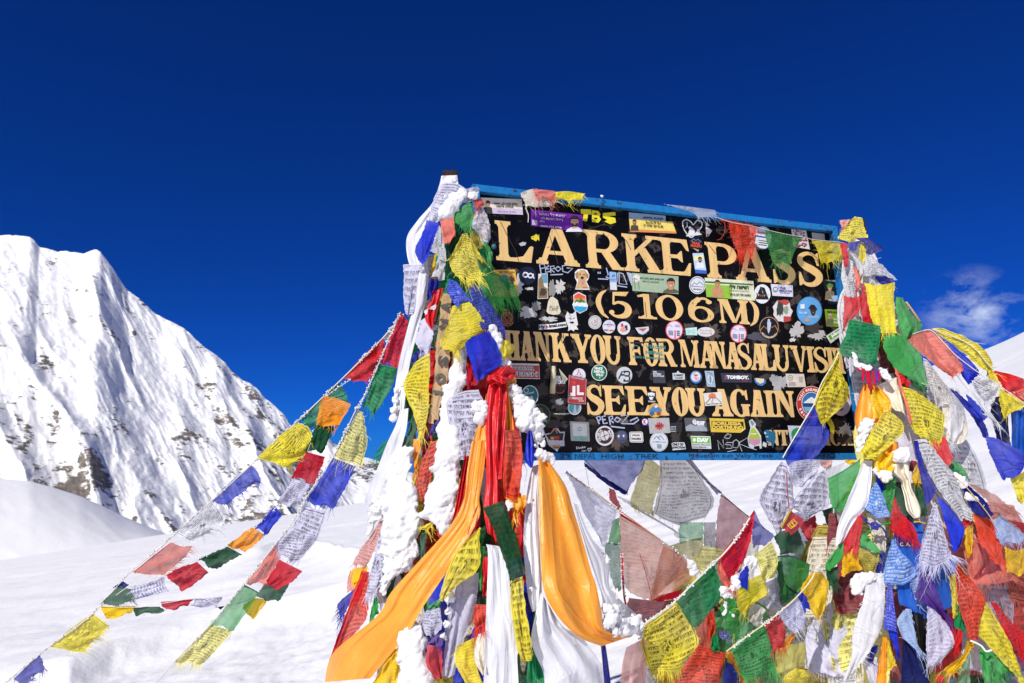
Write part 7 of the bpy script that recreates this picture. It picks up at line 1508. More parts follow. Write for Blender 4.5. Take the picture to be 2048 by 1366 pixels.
mf(QK, -3, 'pink', "small pink flag under the bar", [(800, 100), (950, 105)], [(860, 190), (920, 215)], sh=0.2, p=0.5)
mf(QK, -2, 'crim', "small red flag behind the pennant", [(590, 760), (680, 720), (775, 660)], [(640, 850), (790, 760)], [(705, 950), (760, 880), (835, 780)], p=0.3)
mf(QK, -1.4, 'salm', "pale pink flag with seal print", [(730, 800), (800, 795), (865, 790)], [(735, 890), (880, 880)], [(752, 1000), (820, 950), (905, 912)], sh=0.2, p=0.5)
mf(QK, -1.7, 'red', "red strip beside the pink seal flag", [(845, 760), (880, 750)], [(880, 900), (912, 915)])
mf(QK, -2, 'dgrn', "dark green frayed flag behind the pink one", [(835, 620), (900, 600), (960, 580)], [(880, 720), (960, 680)], [(900, 790), (960, 700)], fr=40)
mf(QI, 1, 'indigo', "see-through mauve flag behind the red scrawled one", [(1840, 620), (1920, 800)], [(1810, 860), (2040, 870)], [(1820, 1000), (1980, 960)], sh=0.35)
pn = mf(QK, 5, 'crim', "small pennant of yellow, green and red bands with yellow emblem", [(540, 640), (660, 712)], [(500, 730), (590, 800)], [(440, 812), (515, 868)], rp=0.002, name="pennant", cat="pennant")
for c_, a, b, q in (('#d9a21c', 0, 0.42, 1), ('#0f5a38', 0.42, 0.68, 2), ('#a3142c', 0.68, 1.0, 3)):
    v = []
    for (x0, y0), (x1, y1) in (((510, 605), (545, 640)), ((415, 790), (445, 815))):
        for t_ in (a, b): px_, py = QK(x0 + (x1 - x0) * t_, y0 + (y1 - y0) * t_); v.append(P(px_, py, zone_M(px_, py) - 5 * STEP - 0.004))
    mesh("band", v, [(0, 1, 3, 2)], plain(c_, 0.6), pn)
em = [ribbon([(x, y) for x, y in p_], 10) for p_ in ([(483, 760), (520, 805), (562, 775)], [(498, 745), (530, 788), (548, 775)], [(512, 733), (560, 772)], [(525, 720), (545, 745)], [(540, 705), (585, 750), (560, 775)])]
vs, fs = union([q for e_ in em for q in e_])
mesh("emblem", [P(*QK(x, y), zone_M(*QK(x, y)) - 5 * STEP - 0.012) for x, y in vs], fs, plain('#e2c23a', 0.6), pn)
cord("hanging_cord", [(478, 225), (485, 400), (503, 605)], 'M', 5.5, 0.002, '#a3182c', pn, QK)

# ------------------------------------------------------------------ the bundle round the right post
core("packed old flags deep inside the right bundle", 'R', (470, 1290), ['dgrn', 'white', 'pyel', 'lav', 'lgrn', 'maroon', 'cream', 'white', 'olive', 'lav', 'pblue', 'grey'], 9, 52, axR, raR, lambda y: (-0.10, 0.62) if y < 930 else (-0.62, 0.62))
core("thin faded flags massed behind the front lines, between the bundles", 'M', (1040, 1300), ['white', 'lav', 'pyel', 'pgrn', 'white', 'pink', 'lgrn', 'grey', 'lav', 'pyel'], 21, 46, lambda y: 1545, lambda y: 250, lambda y: (-0.75, 0.75), -7, (0.25, 0.4, 0.15), 70)
core("worn flags massed at the far right, low", 'R', (1000, 1180), ['red', 'salm', 'lav', 'pink', 'rust'], 33, 9, lambda y: 1965, lambda y: 70, lambda y: (-0.8, 0.8), -3, (0.15, 0.3), 60)
r_ = lambda z, lay, col, label, *rows, **k: fl('R', z, lay, col, label, *rows, **k)
r_(QG, 4, 'yel', "yellow printed flag capping the right post", [(500, 152), (562, 160)], [(405, 260), (500, 240), (590, 265)], [(352, 350), (480, 330), (612, 340)], [(430, 382), (520, 370), (600, 348)], p=1.0, nrows=9)
r_(QG, 3, 'pink', "small pink flag corner at the tip of the right post", [(355, 185), (460, 175)], [(375, 225), (430, 230)], [(385, 262), (410, 250)], fr=14)
r_(QG, 5, 'dblue', "dark blue flag fluttering right below the yellow cap", [(500, 345), (612, 342)], [(580, 400), (690, 395)], [(600, 440), (770, 447)], [(600, 495), (690, 482)])
r_(QG, 4.6, 'indigo', "lighter blue fold beside the dark blue flag", [(450, 385), (565, 368)], [(445, 450), (530, 430)], [(450, 465), (510, 462)])
r_(QG, 6, 'crim', "red cloth tie at the panel's upper right edge", [(358, 385), (425, 395)], [(375, 460), (440, 480)], [(390, 560), (450, 550)], [(400, 625), (440, 590)], fo=(1.2, 0.008))
r_(QG, 3.5, 'yel', "yellow strip running down inside the right bundle top", [(535, 380), (605, 400)], [(530, 500), (600, 520)], [(530, 700), (575, 725)], p=0.4)
r_(QG, 6, 'white', "white printed triangle flag pointing right", [(600, 498), (650, 508)], [(585, 590), (680, 590), (760, 600)], [(570, 680), (720, 690), (898, 720)], p=1.0, nrows=8)
r_(QG, 5.4, 'white', "white flag hem slanting left of the triangle", [(445, 472), (495, 490)], [(505, 565), (600, 600)], [(560, 690), (580, 685)], p=0.4)
r_(QG, 3, 'white', "grey white printed flag along the blue frame side", [(440, 540), (485, 560)], [(400, 640), (480, 700)], [(430, 770), (495, 790)], [(442, 895), (505, 865)], p=1.0, nrows=13, stain=0.12)
r_(QG, 3.4, 'salm', "salmon strip in the right bundle top", [(485, 600), (535, 640)], [(500, 740), (560, 720)], [(500, 880), (545, 800)])
r_(QG, 2.6, 'indigo', "violet blue flag behind the triangle's lower edge", [(680, 690), (840, 705)], [(700, 735), (850, 740)], [(780, 790), (880, 830)])
r_(QG, 5, 'red', "red sheer flag hanging by the frame's right side", [(400, 870), (480, 890), (560, 865)], [(402, 1010), (480, 1000), (545, 1000)], [(395, 1190), (430, 1130), (475, 1070)], sh=0.2, p=0.4)
r_(QG, 4, 'crim', "deep red cloth under the plain yellow flag", [(560, 760), (605, 780)], [(550, 1000), (655, 1000)], [(580, 1130), (680, 1110)], sh=0.08)
r_(QG, 7, 'yel', "large plain yellow flag with frayed hem, upper right bundle", [(588, 755), (720, 775), (862, 748)], [(610, 900), (730, 900), (862, 900)], [(640, 1060), (760, 1060), (870, 1060)], [(672, 1130), (760, 1215), (880, 1205)], p=0.2, fr=24)
r_(QG, 3, 'lgrn', "green flag right of the plain yellow one", [(862, 880), (935, 890)], [(890, 1040), (1010, 1030)], [(900, 1160), (1110, 1135)], [(950, 1270), (1000, 1280)], fo=(1.0, 0.012))
cord("wooden_stick", [(965, 930), (1030, 1020), (1090, 1110)], 'R', 2.0, 0.006, '#d2ae74', tag(empty("stick", P(*QG(1030, 1020), 3.2), "pale wooden stick poking from the right bundle", "stick"), None), QG)
GR = "flag lines fanning out from the right post"
s10 = string("right flag line: salmon, blue and white flags slanting down", 1900, 740, 'R', GR)
rf = lambda par, col, rows, z, lay, lab, **k: cloth("flag", col, rows, z, 'R', lay, par, label=lab, **k)
rf(s10, 'salm', [[(910, 45), (980, 10), (1075, -10)], [(875, 125), (1050, 130), (1225, 130)], [(1010, 250), (1150, 250), (1320, 255)], [(1150, 370), (1290, 400), (1395, 372)], [(1270, 462), (1310, 450), (1370, 420)]], QH, 4, "plain salmon flag", p=0.25, fr=14)
rf(s10, 'blue', [[(1195, 122), (1262, 125)], [(1285, 240), (1500, 320)], [(1370, 400), (1560, 432)], [(1435, 545), (1490, 500)]], QH, 3, "plain blue flag")
rf(s10, 'white', [[(1560, 428), (1660, 480), (1755, 540)], [(1480, 520), (1620, 580), (1735, 605)], [(1550, 650), (1620, 680), (1702, 702)]], QH, 4.6, "white printed flag with frame line", p=1.0, nrows=8, fr=40)
rf(s10, 'yel', [[(1750, 565), (1860, 630), (1995, 722)], [(1755, 680), (1850, 720), (1950, 780)], [(1800, 855), (1825, 840), (1850, 790)]], QH, 5, "small yellow flag folded dark in the middle", p=0.7, fr=8)
cord("cord", [(905, 40), (1075, 0), (1200, 120), (1330, 250), (1560, 425), (1755, 548), (2000, 720)], 'R', 4.4, 0.002, parent=s10, z=QH)
s11 = string("outer right flag line: long yellow streamer, red and pale red flags", 1960, 700, 'R', GR)
rf(s11, 'yel', [[(1090, -15), (1180, -20)], [(1220, 90), (1420, 70)], [(1420, 240), (1600, 190)], [(1530, 345), (1680, 330)], [(1640, 415), (1680, 400)]], QH, 2, "long yellow streamer with dark text rows", p=0.8, nrows=16, fr=60, fl=2.0, rp=0.005)
rf(s11, 'grn', [[(1630, 340), (1685, 370)], [(1630, 440), (1690, 490)]], QH, 1.5, "small green scrap")
rf(s11, 'red', [[(1700, 395), (1850, 430), (1995, 480)], [(1750, 500), (1870, 530), (1998, 545)], [(1800, 605), (1880, 612), (1950, 600)]], QH, 3, "shaggy red flag with loose threads", fr=40, side=20)
rf(s11, 'salm', [[(1890, 620), (1998, 560)], [(1930, 670), (2000, 640)], [(1990, 705), (2010, 700)]], QH, 3.5, "pale red flag at the picture's right edge", p=0.4)
cord("cord", [(1090, -10), (1290, 60), (1500, 170), (1690, 385), (1850, 425), (2040, 490)], 'R', 2.6, 0.002, parent=s11, z=QH)
r_(QH, 9, 'grn', "green printed flag in front of the frame's lower right", [(285, -110), (420, -80), (592, -40)], [(240, 60), (400, 70), (590, 80)], [(185, 215), (380, 230), (570, 240)], [(330, 280), (450, 320), (552, 348)], p=0.9, nrows=9, sh=0.10)
r_(QH, 6, 'lgrn', "plain leaf green flag right of the printed one", [(622, 60), (740, 35), (815, 60)], [(620, 180), (800, 170), (975, 225)], [(725, 370), (880, 360), (1005, 360)], [(880, 480), (960, 500), (1035, 545)], p=0.1, fr=12)
r_(QH, 5, 'dgrn', "dark green flag fold beneath the leaf green one", [(880, 480), (1035, 540)], [(900, 560), (1050, 590)], [(1000, 605), (1050, 600)])
tz = empty("cord_tassel", P(*QH(490, 450), 3.2), "bunch of red and violet knotted cords tied on the right bundle", "tassel", None)
for i, (x, y, x2, y2, c_) in enumerate(((405, 370, 420, 500, '#c2143a'), (440, 380, 470, 520, '#c2143a'), (470, 390, 490, 580, '#b50f30'), (510, 400, 530, 540, '#c2143a'), (550, 390, 555, 510, '#6a2a9c'), (575, 400, 570, 500, '#b50f30'), (350, 330, 380, 400, '#c2143a'))):
    cord("strand", [(x, y), ((x + x2) / 2 + 8, (y + y2) / 2), (x2, y2)], 'R', 9, 0.0055, c_, tz, QH)
snow("snow stuck in the knotted red cords", [(340, 330, 26), (370, 350, 30), (410, 345, 24), (470, 370, 26), (620, 420, 34), (650, 450, 28), (330, 240, 24), (350, 280, 26)], QH, 'R', 9.4, vox=0.005, rough=0.7)
sc('R', QH, 6, 'saff', "bright orange scarf hanging over the panel's right edge", [(425, 520), (560, 545)], [(375, 680), (520, 690), (690, 690)], [(338, 860), (500, 860), (645, 850)], [(365, 1010), (440, 980), (530, 950)], [(360, 1050), (385, 1030), (400, 1010)], fo=(1.8, 0.016))
sc('R', QH, 6.6, 'gold', "yellow orange scarf lying over the bright orange one", [(500, 580), (590, 590)], [(470, 740), (690, 720)], [(520, 880), (690, 800)], p=0.6, ink='#9c3a1c', fo=(1.4, 0.012))
sc('R', QH, 5, 'cream', "cream cloth sheet between the orange scarf and leaf green flag", [(560, 545), (640, 500), (745, 460)], [(610, 660), (720, 600), (780, 560)], [(740, 790), (800, 800), (840, 850)], fo=(1.2, 0.012))
r_(QH, 9.5, 'yel', "yellow printed flag hanging diagonally before the orange scarf", [(645, 785), (720, 820), (808, 900)], [(560, 900), (680, 950), (812, 985)], [(480, 1050), (600, 1100), (690, 1120)], [(388, 1205), (450, 1250), (520, 1275)], p=1.0, nrows=10, rp=0.009)
r_(QH, 9, 'yel', "yellow flag with black horse print, kite shaped, right bundle", [(800, 552), (870, 570), (950, 602)], [(830, 690), (1000, 720), (1195, 800)], [(880, 880), (1040, 900), (1200, 940)], [(930, 1000), (1060, 1030), (1185, 1070)], [(1050, 1062), (1110, 1090), (1165, 1105)], p=1.0, nrows=13, fr=14)
r_(QH, 9.4, 'salm', "long red hem strip left of the horse print flag", [(722, 368), (745, 375)], [(770, 540), (800, 540)], [(830, 740), (862, 730)], [(875, 912), (905, 905)], rp=0.003)
r_(QH, 7, 'red', "small red flag corner above the horse print flag", [(740, 390), (800, 430)], [(790, 540), (890, 540)], sh=0.1)
r_(QH, 4, 'grey', "grey printed flag hanging behind the salmon one", [(1000, 270), (1045, 290)], [(1040, 470), (1220, 520)], [(1100, 640), (1330, 640)], [(1120, 770), (1250, 720), (1390, 790)], p=0.9, sh=0.12, nrows=15, stain=0.15)
sc('R', QH, 3, 'cream', "rounded cream cloth bag hanging below the grey flag", [(1200, 720), (1400, 740)], [(1190, 880), (1430, 880)], [(1200, 1020), (1445, 1010)], [(1250, 1095), (1400, 1090)], [(1300, 1115), (1350, 1115)], fo=(0.5, 0.03), rp=0.004)
r_(QH, 4.4, 'white', "white frayed rag over the cream bag", [(1240, 560), (1350, 570)], [(1260, 760), (1400, 780)], [(1230, 940), (1390, 960)], [(1280, 1090), (1310, 1090)], fr=50, fl=1.6, sh=0.1)
sc('R', QH, 5.4, 'white', "rolled white strip slanting to the lower right", [(1325, 440), (1385, 450)], [(1480, 640), (1560, 680)], [(1580, 800), (1660, 800)], [(1660, 870), (1745, 915)], fo=(0.6, 0.012), fr=24)
r_(QH, 4.8, 'indigo', "narrow blue flag strip under the rolled white strip", [(1265, 570), (1335, 600)], [(1400, 740), (1500, 760)], [(1520, 900), (1610, 930)], [(1600, 1060), (1640, 1060)])
r_(QH, 5.6, 'blue', "second narrow blue strip beside the rolled white strip", [(1420, 620), (1475, 660)], [(1480, 780), (1590, 800)], [(1560, 880), (1630, 860)], p=0.4)
r_(QH, 3, 'navy', "dark blue drape left of the right picture edge", [(1690, 660), (1780, 640)], [(1660, 800), (1830, 820)], [(1720, 1020), (1850, 1040)], [(1750, 1150), (1860, 1180)], fo=(2.0, 0.015))
r_(QH, 3.6, 'satb', "blue satin drape at the right picture edge", [(1860, 780), (2040, 740)], [(1870, 950), (2040, 950)], [(1870, 1120), (2040, 1200)], [(1900, 1200), (2040, 1260)], sa=True, fo=(1.6, 0.02))
r_(QM, 7, 'blue', "large plain blue flag with rounded hem at the right", [(1095, -40), (1130, -30)], [(1110, 60), (1270, 20)], [(1160, 200), (1330, 190), (1464, 150)], [(1230, 350), (1370, 330), (1470, 270)], [(1265, 395), (1330, 370), (1420, 320)], p=0.25, fo=(0.8, 0.012))
r_(QM, 5, 'yel', "yellow cloth below the large blue flag", [(1325, 380), (1480, 300)], [(1370, 490), (1480, 480)], [(1420, 620), (1480, 620)])
# lower right
r_(QM, 9, 'white', "long white printed flag streaming down the right bundle", [(395, 0), (470, -10), (525, 0)], [(480, 180), (640, 170)], [(570, 380), (700, 340), (790, 360)], [(660, 520), (780, 500), (880, 600)], [(760, 660), (860, 640), (960, 700)], [(850, 790), (900, 770), (962, 800)], p=1.0, nrows=18)
r_(QM, 8, 'red', "red flag with pale triangle behind the long white one", [(530, -20), (690, -30)], [(580, 80), (660, 70), (765, 180)], [(690, 260), (730, 240), (755, 190)], fr=6)
r_(QM, 9.6, 'indigo', "blue flag edge left of the long white flag", [(383, 10), (425, 5)], [(440, 280), (500, 270)], [(480, 440), (580, 450)], [(510, 650), (550, 600), (595, 520)])
r_(QM, 10, 'lav', "white printed flag with fringed hem in front, right bundle", [(585, 600), (620, 640)], [(530, 800), (600, 790), (670, 850)], [(470, 1040), (600, 1050), (730, 1080)], [(438, 1190), (580, 1230), (765, 1145)], p=1.0, fr=90, fl=1.6, nrows=13)
r_(QM, 9.2, 'blue', "blue flag folded behind the fringed white one", [(610, 540), (690, 600)], [(660, 720), (780, 740), (860, 820)], [(720, 930), (830, 920), (892, 900)], [(770, 1095), (800, 1080), (830, 1060)])
r_(QM, 6, 'grey', "see-through grey flag between the two white ones", [(640, 540), (720, 520), (800, 590)], [(700, 680), (800, 680), (840, 720)], [(760, 780), (820, 780), (845, 730)], sh=0.3, p=0.7)
r_(QM, 7, 'dblue', "dark blue flag with snow on its upper edge", [(845, 455), (920, 440)], [(900, 560), (1000, 550), (1080, 590)], [(960, 700), (1060, 690), (1130, 690)], [(1080, 765), (1130, 770), (1155, 735)])
snow("snow patches on the dark blue flag", [(800, 350, 30), (840, 400, 34), (870, 430, 28), (930, 560, 30), (980, 570, 30), (1010, 590, 22), (1070, 640, 18)], QM, 'R', 7.4, vox=0.005, rough=0.6)
r_(QM, 4, 'pink', "pale salmon gauze streamer pointing right", [(925, 430), (985, 440)], [(1060, 540), (1190, 550)], [(1180, 660), (1330, 670)], [(1300, 730), (1420, 720)], sh=0.25, p=0.4, fr=20)
r_(QM, 3.6, 'lgrn', "pale green flag edge behind the red triangle flag", [(740, 190), (830, 220)], [(800, 300), (875, 275)], [(870, 400), (920, 380)], sh=0.15)
r_(QM, 3.8, 'grn', "green flag strip under the pale green edge", [(705, 280), (760, 220)], [(780, 340), (860, 350)], [(880, 430), (940, 470)])
r_(QM, 4.6, 'rust', "big rust red cloth drape, lower right", [(970, 720), (1100, 760), (1160, 810)], [(1000, 880), (1150, 900), (1240, 960)], [(1060, 1040), (1250, 1120)], [(1180, 1200), (1300, 1260)], sh=0.08, fo=(1.2, 0.015), fr=6)
r_(QM, 4, 'salm', "wide red gauze mass at the lower right", [(870, 1080), (1000, 960), (1100, 1000)], [(900, 1230), (1100, 1200), (1290, 1240)], [(940, 1400), (1200, 1400), (1464, 1380)], sh=0.22, fo=(2.0, 0.02), fr=20)
r_(QM, 4.4, 'maroon', "dark red gauze over the wide red mass", [(1000, 1000), (1120, 1040)], [(1060, 1180), (1190, 1190)], [(960, 1366), (1120, 1300), (1330, 1340)], sh=0.22)
r_(QM, 6, 'pblue', "light blue flag with dark folds at the right edge", [(1160, 780), (1245, 740)], [(1190, 900), (1330, 840), (1470, 930)], [(1240, 1010), (1360, 1000), (1480, 990)], fr=24, sh=0.1, fo=(1.5, 0.012))
r_(QM, 6, 'gold', "yellow lace cloth at the right picture edge", [(1275, 1040), (1380, 1080), (1480, 1050)], [(1282, 1170), (1400, 1200), (1480, 1180)], [(1310, 1300), (1400, 1320), (1480, 1310)], p=0.5, stain=0.25, nrows=20)
r_(QM, 6.4, 'gold', "narrow yellow flag with orange print beside the fringed white one", [(870, 880), (970, 815)], [(878, 1010), (972, 990)], [(915, 1155), (960, 1090)], p=0.8, ink='#c2461c')
r_(QM, 6.8, 'red', "small red flag tip under the long white flag", [(862, 770), (950, 790)], [(880, 860), (950, 810)], p=0.3)
r_(QM, 5, 'crim', "red sheer flag lying at the far right", [(1300, 780), (1470, 810)], [(1390, 840), (1480, 880)], [(1440, 900), (1490, 930)], sh=0.3, p=0.4)
cord("cord_line", [(700, 290), (860, 420), (960, 530), (1090, 690), (1160, 790)], 'R', 8.4, 0.0022, '#d2b06a', s10, QM)
r_(QL, 9, 'rust', "orange red printed flag gathered to a knot, lower right", [(1420, 145), (1445, 140)], [(1430, 300), (1520, 270), (1620, 340)], [(1450, 480), (1560, 470), (1690, 450)], [(1510, 680), (1570, 670), (1640, 640)], [(1545, 825), (1580, 830), (1622, 820)], p=0.9, nrows=14)
r_(QL, 8.4, 'yel', "long yellow flag blowing to the right corner, frayed", [(1430, 130), (1480, 170)], [(1580, 430), (1690, 470)], [(1600, 700), (1740, 680), (1830, 690)], [(1700, 840), (1860, 860), (1930, 890)], [(1900, 1060), (1960, 1060), (1995, 1050)], [(1995, 1165), (2010, 1165), (2025, 1165)], p=0.7, nrows=14, fr=40)
r_(QL, 6, 'red', "red printed flag tail at the lower right corner", [(1735, 465), (1800, 490)], [(1800, 600), (1880, 590)], [(1860, 740), (1970, 690)], [(1960, 880), (2060, 790)], [(2020, 970), (2070, 950)], p=0.7, fr=40, side=20)
r_(QL, 7, 'lgrn', "green flag hanging from the knot at the bottom right", [(1640, 880), (1690, 890)], [(1650, 1000), (1750, 1000)], [(1680, 1260), (1790, 1260)], p=0.1)
r_(QL, 7.4, 'lgrn', "frayed green flag blowing right of the knot", [(1700, 920), (1760, 940), (1880, 1000)], [(1760, 1040), (1830, 1050), (1910, 1060)], [(1780, 1130), (1850, 1135), (1920, 1120)], fr=60, fl=1.6)
r_(QL, 8, 'lav', "white printed flag with faint pink lines, lower right", [(1165, 510), (1230, 545)], [(1165, 700), (1270, 640), (1370, 730)], [(1155, 900), (1290, 900), (1400, 880)], [(1150, 1080), (1220, 1060), (1300, 1000)], p=0.7, nrows=12, ink='#6a4a6a', fr=14)
r_(QL, 7.6, 'red', "short red strip on the pink lined white flag", [(1440, 715), (1485, 740)], [(1420, 840), (1485, 840)], [(1405, 950), (1440, 920)], sh=0.1)
r_(QL, 9, 'gold', "yellow roll of cloth curling left of the knot", [(1530, 830), (1610, 840)], [(1480, 960), (1560, 930)], [(1380, 1040), (1480, 1060)], [(1290, 1110), (1420, 1130)], fo=(0.7, 0.02), p=0.5, fr=30)
cord("white_tie", [(1560, 830), (1610, 850), (1660, 880), (1700, 925), (1750, 915)], 'R', 10.4, 0.004, '#ece8dc', s11, QL)
pf = sc('R', QK, 4, 'satb', "blue satin pennant with gold letters and pointed foot", [(1560, 770), (1700, 750), (1880, 720)], [(1590, 900), (1740, 890), (1900, 880)], [(1600, 1126), (1760, 1126), (2200, 1126)], [(1625, 1545), (1850, 1545), (2200, 1560)], [(1690, 1600), (1900, 1680), (2140, 1610)], [(1880, 1728), (1910, 1732), (1940, 1728)], fo=(0.8, 0.004), rp=0.003)
for t_, x, w_ in (("C.", 1660, 48), ("A.", 1722, 46), ("I.", 1775, 26)):
    cloth_text(pf, t_, QK, 'R', 4.2, x, 965, 38, w_, 0, '#d9a928', 0.03)
r_(QK, 6, 'sky', "light blue triangle flag with white print over the pennant", [(1375, 325), (1400, 330)], [(1330, 450), (1470, 470)], [(1278, 570), (1400, 600), (1520, 640)], [(1270, 615), (1420, 690), (1550, 702)], p=0.9, ink='#e6eefc', nrows=9)
r_(QK, 6.6, 'sky', "light blue flag with white border lying on the pennant", [(1560, 915), (1592, 905)], [(1520, 1060), (1640, 1040)], [(1480, 1210), (1640, 1200), (1760, 1170)], [(1450, 1370), (1640, 1380), (1800, 1290)], p=0.9, ink='#e6eefc', nrows=10)
r_(QL, 5.6, 'pblue', "white flag with blue text rows right of the light blue one", [(1000, 260), (1080, 200)], [(1010, 330), (1100, 330)], [(1050, 420), (1120, 430)], [(1075, 500), (1140, 480)], p=1.0, nrows=8, ink='#2a4a9c', fr=10)
r_(QK, 7, 'red', "red triangle flag with frayed hem in front of the pennant", [(1572, 492), (1592, 490)], [(1550, 640), (1650, 630)], [(1535, 750), (1640, 730), (1770, 760)], [(1545, 820), (1680, 870), (1842, 962)], p=0.7, fr=60, nrows=13)
sc('R', QK, 7, 'cream', "twisted cream scarf with a knot, hanging over green flags", [(1540, 150), (1720, 130)], [(1550, 230), (1735, 240)], [(1640, 310), (1745, 300)], [(1655, 380), (1760, 390)], [(1680, 470), (1800, 470)], [(1710, 620), (1850, 600)], [(1780, 700), (1845, 690)], fo=(1.6, 0.018), rp=0.012)
sc('R', QK, 8, 'gold', "yellow scarf tied in a bow above the cream twist", [(1400, 40), (1640, 20)], [(1370, 140), (1600, 140)], [(1400, 240), (1560, 220)], [(1460, 335), (1500, 330)], fo=(2.0, 0.02), rp=0.012)
sc('R', QH, 8, 'orange', "orange bow knot on the yellow scarf", [(640, 1120), (760, 1090)], [(620, 1180), (770, 1170)], [(660, 1230), (760, 1220)], fo=(1.5, 0.018))
snow("snow and ice on the tied yellow scarf", [(1390, 210, 30), (1440, 260, 34), (1500, 250, 34), (1480, 300, 26), (1620, 60, 40), (1690, 70, 40), (1660, 30, 40)], QK, 'R', 8.6, vox=0.005, rough=0.7)
snow("snow behind the yellow diagonal flag at the panel corner", [(450, 960, 40), (430, 1020, 45), (400, 1090, 45), (390, 1160, 40), (470, 900, 34)], QH, 'R', 8, vox=0.006, seed=41)
r_(QK, 5, 'lgrn', "folded green printed flag left of the cream twist", [(1510, 290), (1595, 265)], [(1470, 400), (1592, 390)], [(1450, 510), (1580, 490)], [(1490, 570), (1560, 550)], p=0.7, fr=30)
r_(QK, 3, 'dgrn', "dark green flag seen behind the cream twist", [(1600, 330), (1720, 320)], [(1600, 520), (1800, 520)], [(1700, 700), (1900, 680)], p=0.4)
r_(QK, 3.4, 'gold', "yellow printed flag in the shade right of the cream twist", [(1810, 150), (1850, 160)], [(1760, 270), (1850, 280)], [(1780, 330), (1850, 340)], p=0.6, fr=14)
r_(QK, 3.2, 'maroon', "dark red cloth in the gap above it", [(1740, 100), (1820, 120)], [(1740, 220), (1780, 230)])
r_(QK, 4, 'blue', "blue strip left of the folded green flag", [(1385, 250), (1410, 250)], [(1410, 380), (1490, 330)], [(1440, 440), (1480, 430)])
r_(QK, 2.5, 'dgrn', "long green cloth right of the cream twist", [(1760, 340), (1860, 340)], [(1800, 520), (1910, 560)], [(1850, 660), (1920, 680)])
sc('R', QK, 6.4, 'white', "broad white scarf slanting down left of the right post", [(1265, 105), (1355, 110)], [(1180, 320), (1345, 330)], [(1085, 550), (1295, 580)], [(1000, 790), (1180, 720)], [(975, 990), (1060, 930)], fo=(1.5, 0.014))
r_(QK, 4.6, 'lgrn', "green see-through flag left of the broad white scarf", [(902, 292), (1070, 200), (1235, 90)], [(915, 430), (1040, 420), (1200, 330)], [(930, 560), (1020, 560), (1100, 500)], [(990, 640), (1020, 640), (1060, 610)], sh=0.2, hem='grn', p=0.2)
r_(QK, 3, 'white', "thin white cloth behind the green see-through flag", [(880, 200), (1080, 120)], [(880, 330), (1000, 300)], [(960, 600), (1040, 620)], [(1000, 740), (1040, 700)], sh=0.3)
r_(QK, 2.6, 'gold', "yellow cloth corner just under the lower bar, right", [(1060, 100), (1180, 100)], [(1120, 160), (1180, 150)])
r_(QK, 5.6, 'red', "red flag draped below the broad white scarf", [(1190, 680), (1270, 650)], [(1110, 820), (1250, 800)], [(1060, 960), (1220, 980)], [(1060, 1030), (1200, 1060)], p=0.3, sh=0.15, fr=10)
r_(QK, 5, 'gold', "yellow and orange printed flag under the draped red one", [(1080, 990), (1200, 1010)], [(1050, 1120), (1210, 1120)], [(1030, 1290), (1140, 1260), (1265, 1215)], p=0.8, ink='#c2461c', sh=0.08)
r_(QK, 5.2, 'olive', "dark yellow printed flag low in the middle right", [(1210, 980), (1300, 1030), (1430, 1060)], [(1205, 1100), (1310, 1130), (1420, 1150)], [(1265, 1230), (1320, 1260), (1385, 1265)], p=1.0, nrows=10, fr=20)
r_(QK, 5.8, 'lgrn', "green flag wedge above the dark yellow one", [(1255, 850), (1290, 870)], [(1220, 960), (1330, 960), (1445, 1040)], [(1260, 1000), (1360, 1040), (1440, 1070)])
r_(QK, 5.4, 'lgrn', "narrow green flag left of the draped red one", [(1040, 950), (1060, 960)], [(950, 1060), (1050, 1080)], [(870, 1170), (1010, 1160)], [(870, 1230), (930, 1225)], p=0.2)
r_(QK, 4.4, 'dgrn', "dark green knot of cloth beside the golden folded flag", [(880, 1220), (1010, 1190)], [(890, 1300), (1000, 1300)], [(930, 1400), (1000, 1380)], fr=30)
r_(QK, 4, 'indigo', "blue flag at the right of the dark yellow one", [(1430, 1060), (1500, 1050)], [(1400, 1160), (1470, 1170)], [(1380, 1260), (1470, 1250)])
r_(QK, 3.4, 'cream', "pale cloth hanging behind the blue knot", [(1290, 640), (1480, 680)], [(1330, 820), (1490, 830)], [(1400, 1040), (1510, 1030)], p=0.4)
tk = empty("knotted_rope", P(*QK(1380, 770), 3.1), "blue and green rope with a knot in the right bundle", "rope", None)
for c_, pts in (('#1f2f8c', [(1240, 670), (1300, 740), (1380, 780), (1450, 790), (1490, 850), (1500, 900)]), ('#2a8a3c', [(1280, 870), (1380, 790), (1460, 765), (1540, 745)]), ('#c9a22a', [(1780, 740), (1830, 735), (1900, 755)])):
    cord("strand", pts, 'R', 8.4, 0.0034, c_, tk, QK)
mk = MB(); mk.tube([P(x, y, zone_R(x, y) - 9.6 * STEP) for x, y in [QK(1350, 760), QK(1380, 745), QK(1420, 770), QK(1400, 805), QK(1360, 795), QK(1350, 765)]], 0.008, 8); mk.build("knot", cloth_mat('indigo'), tk, True)
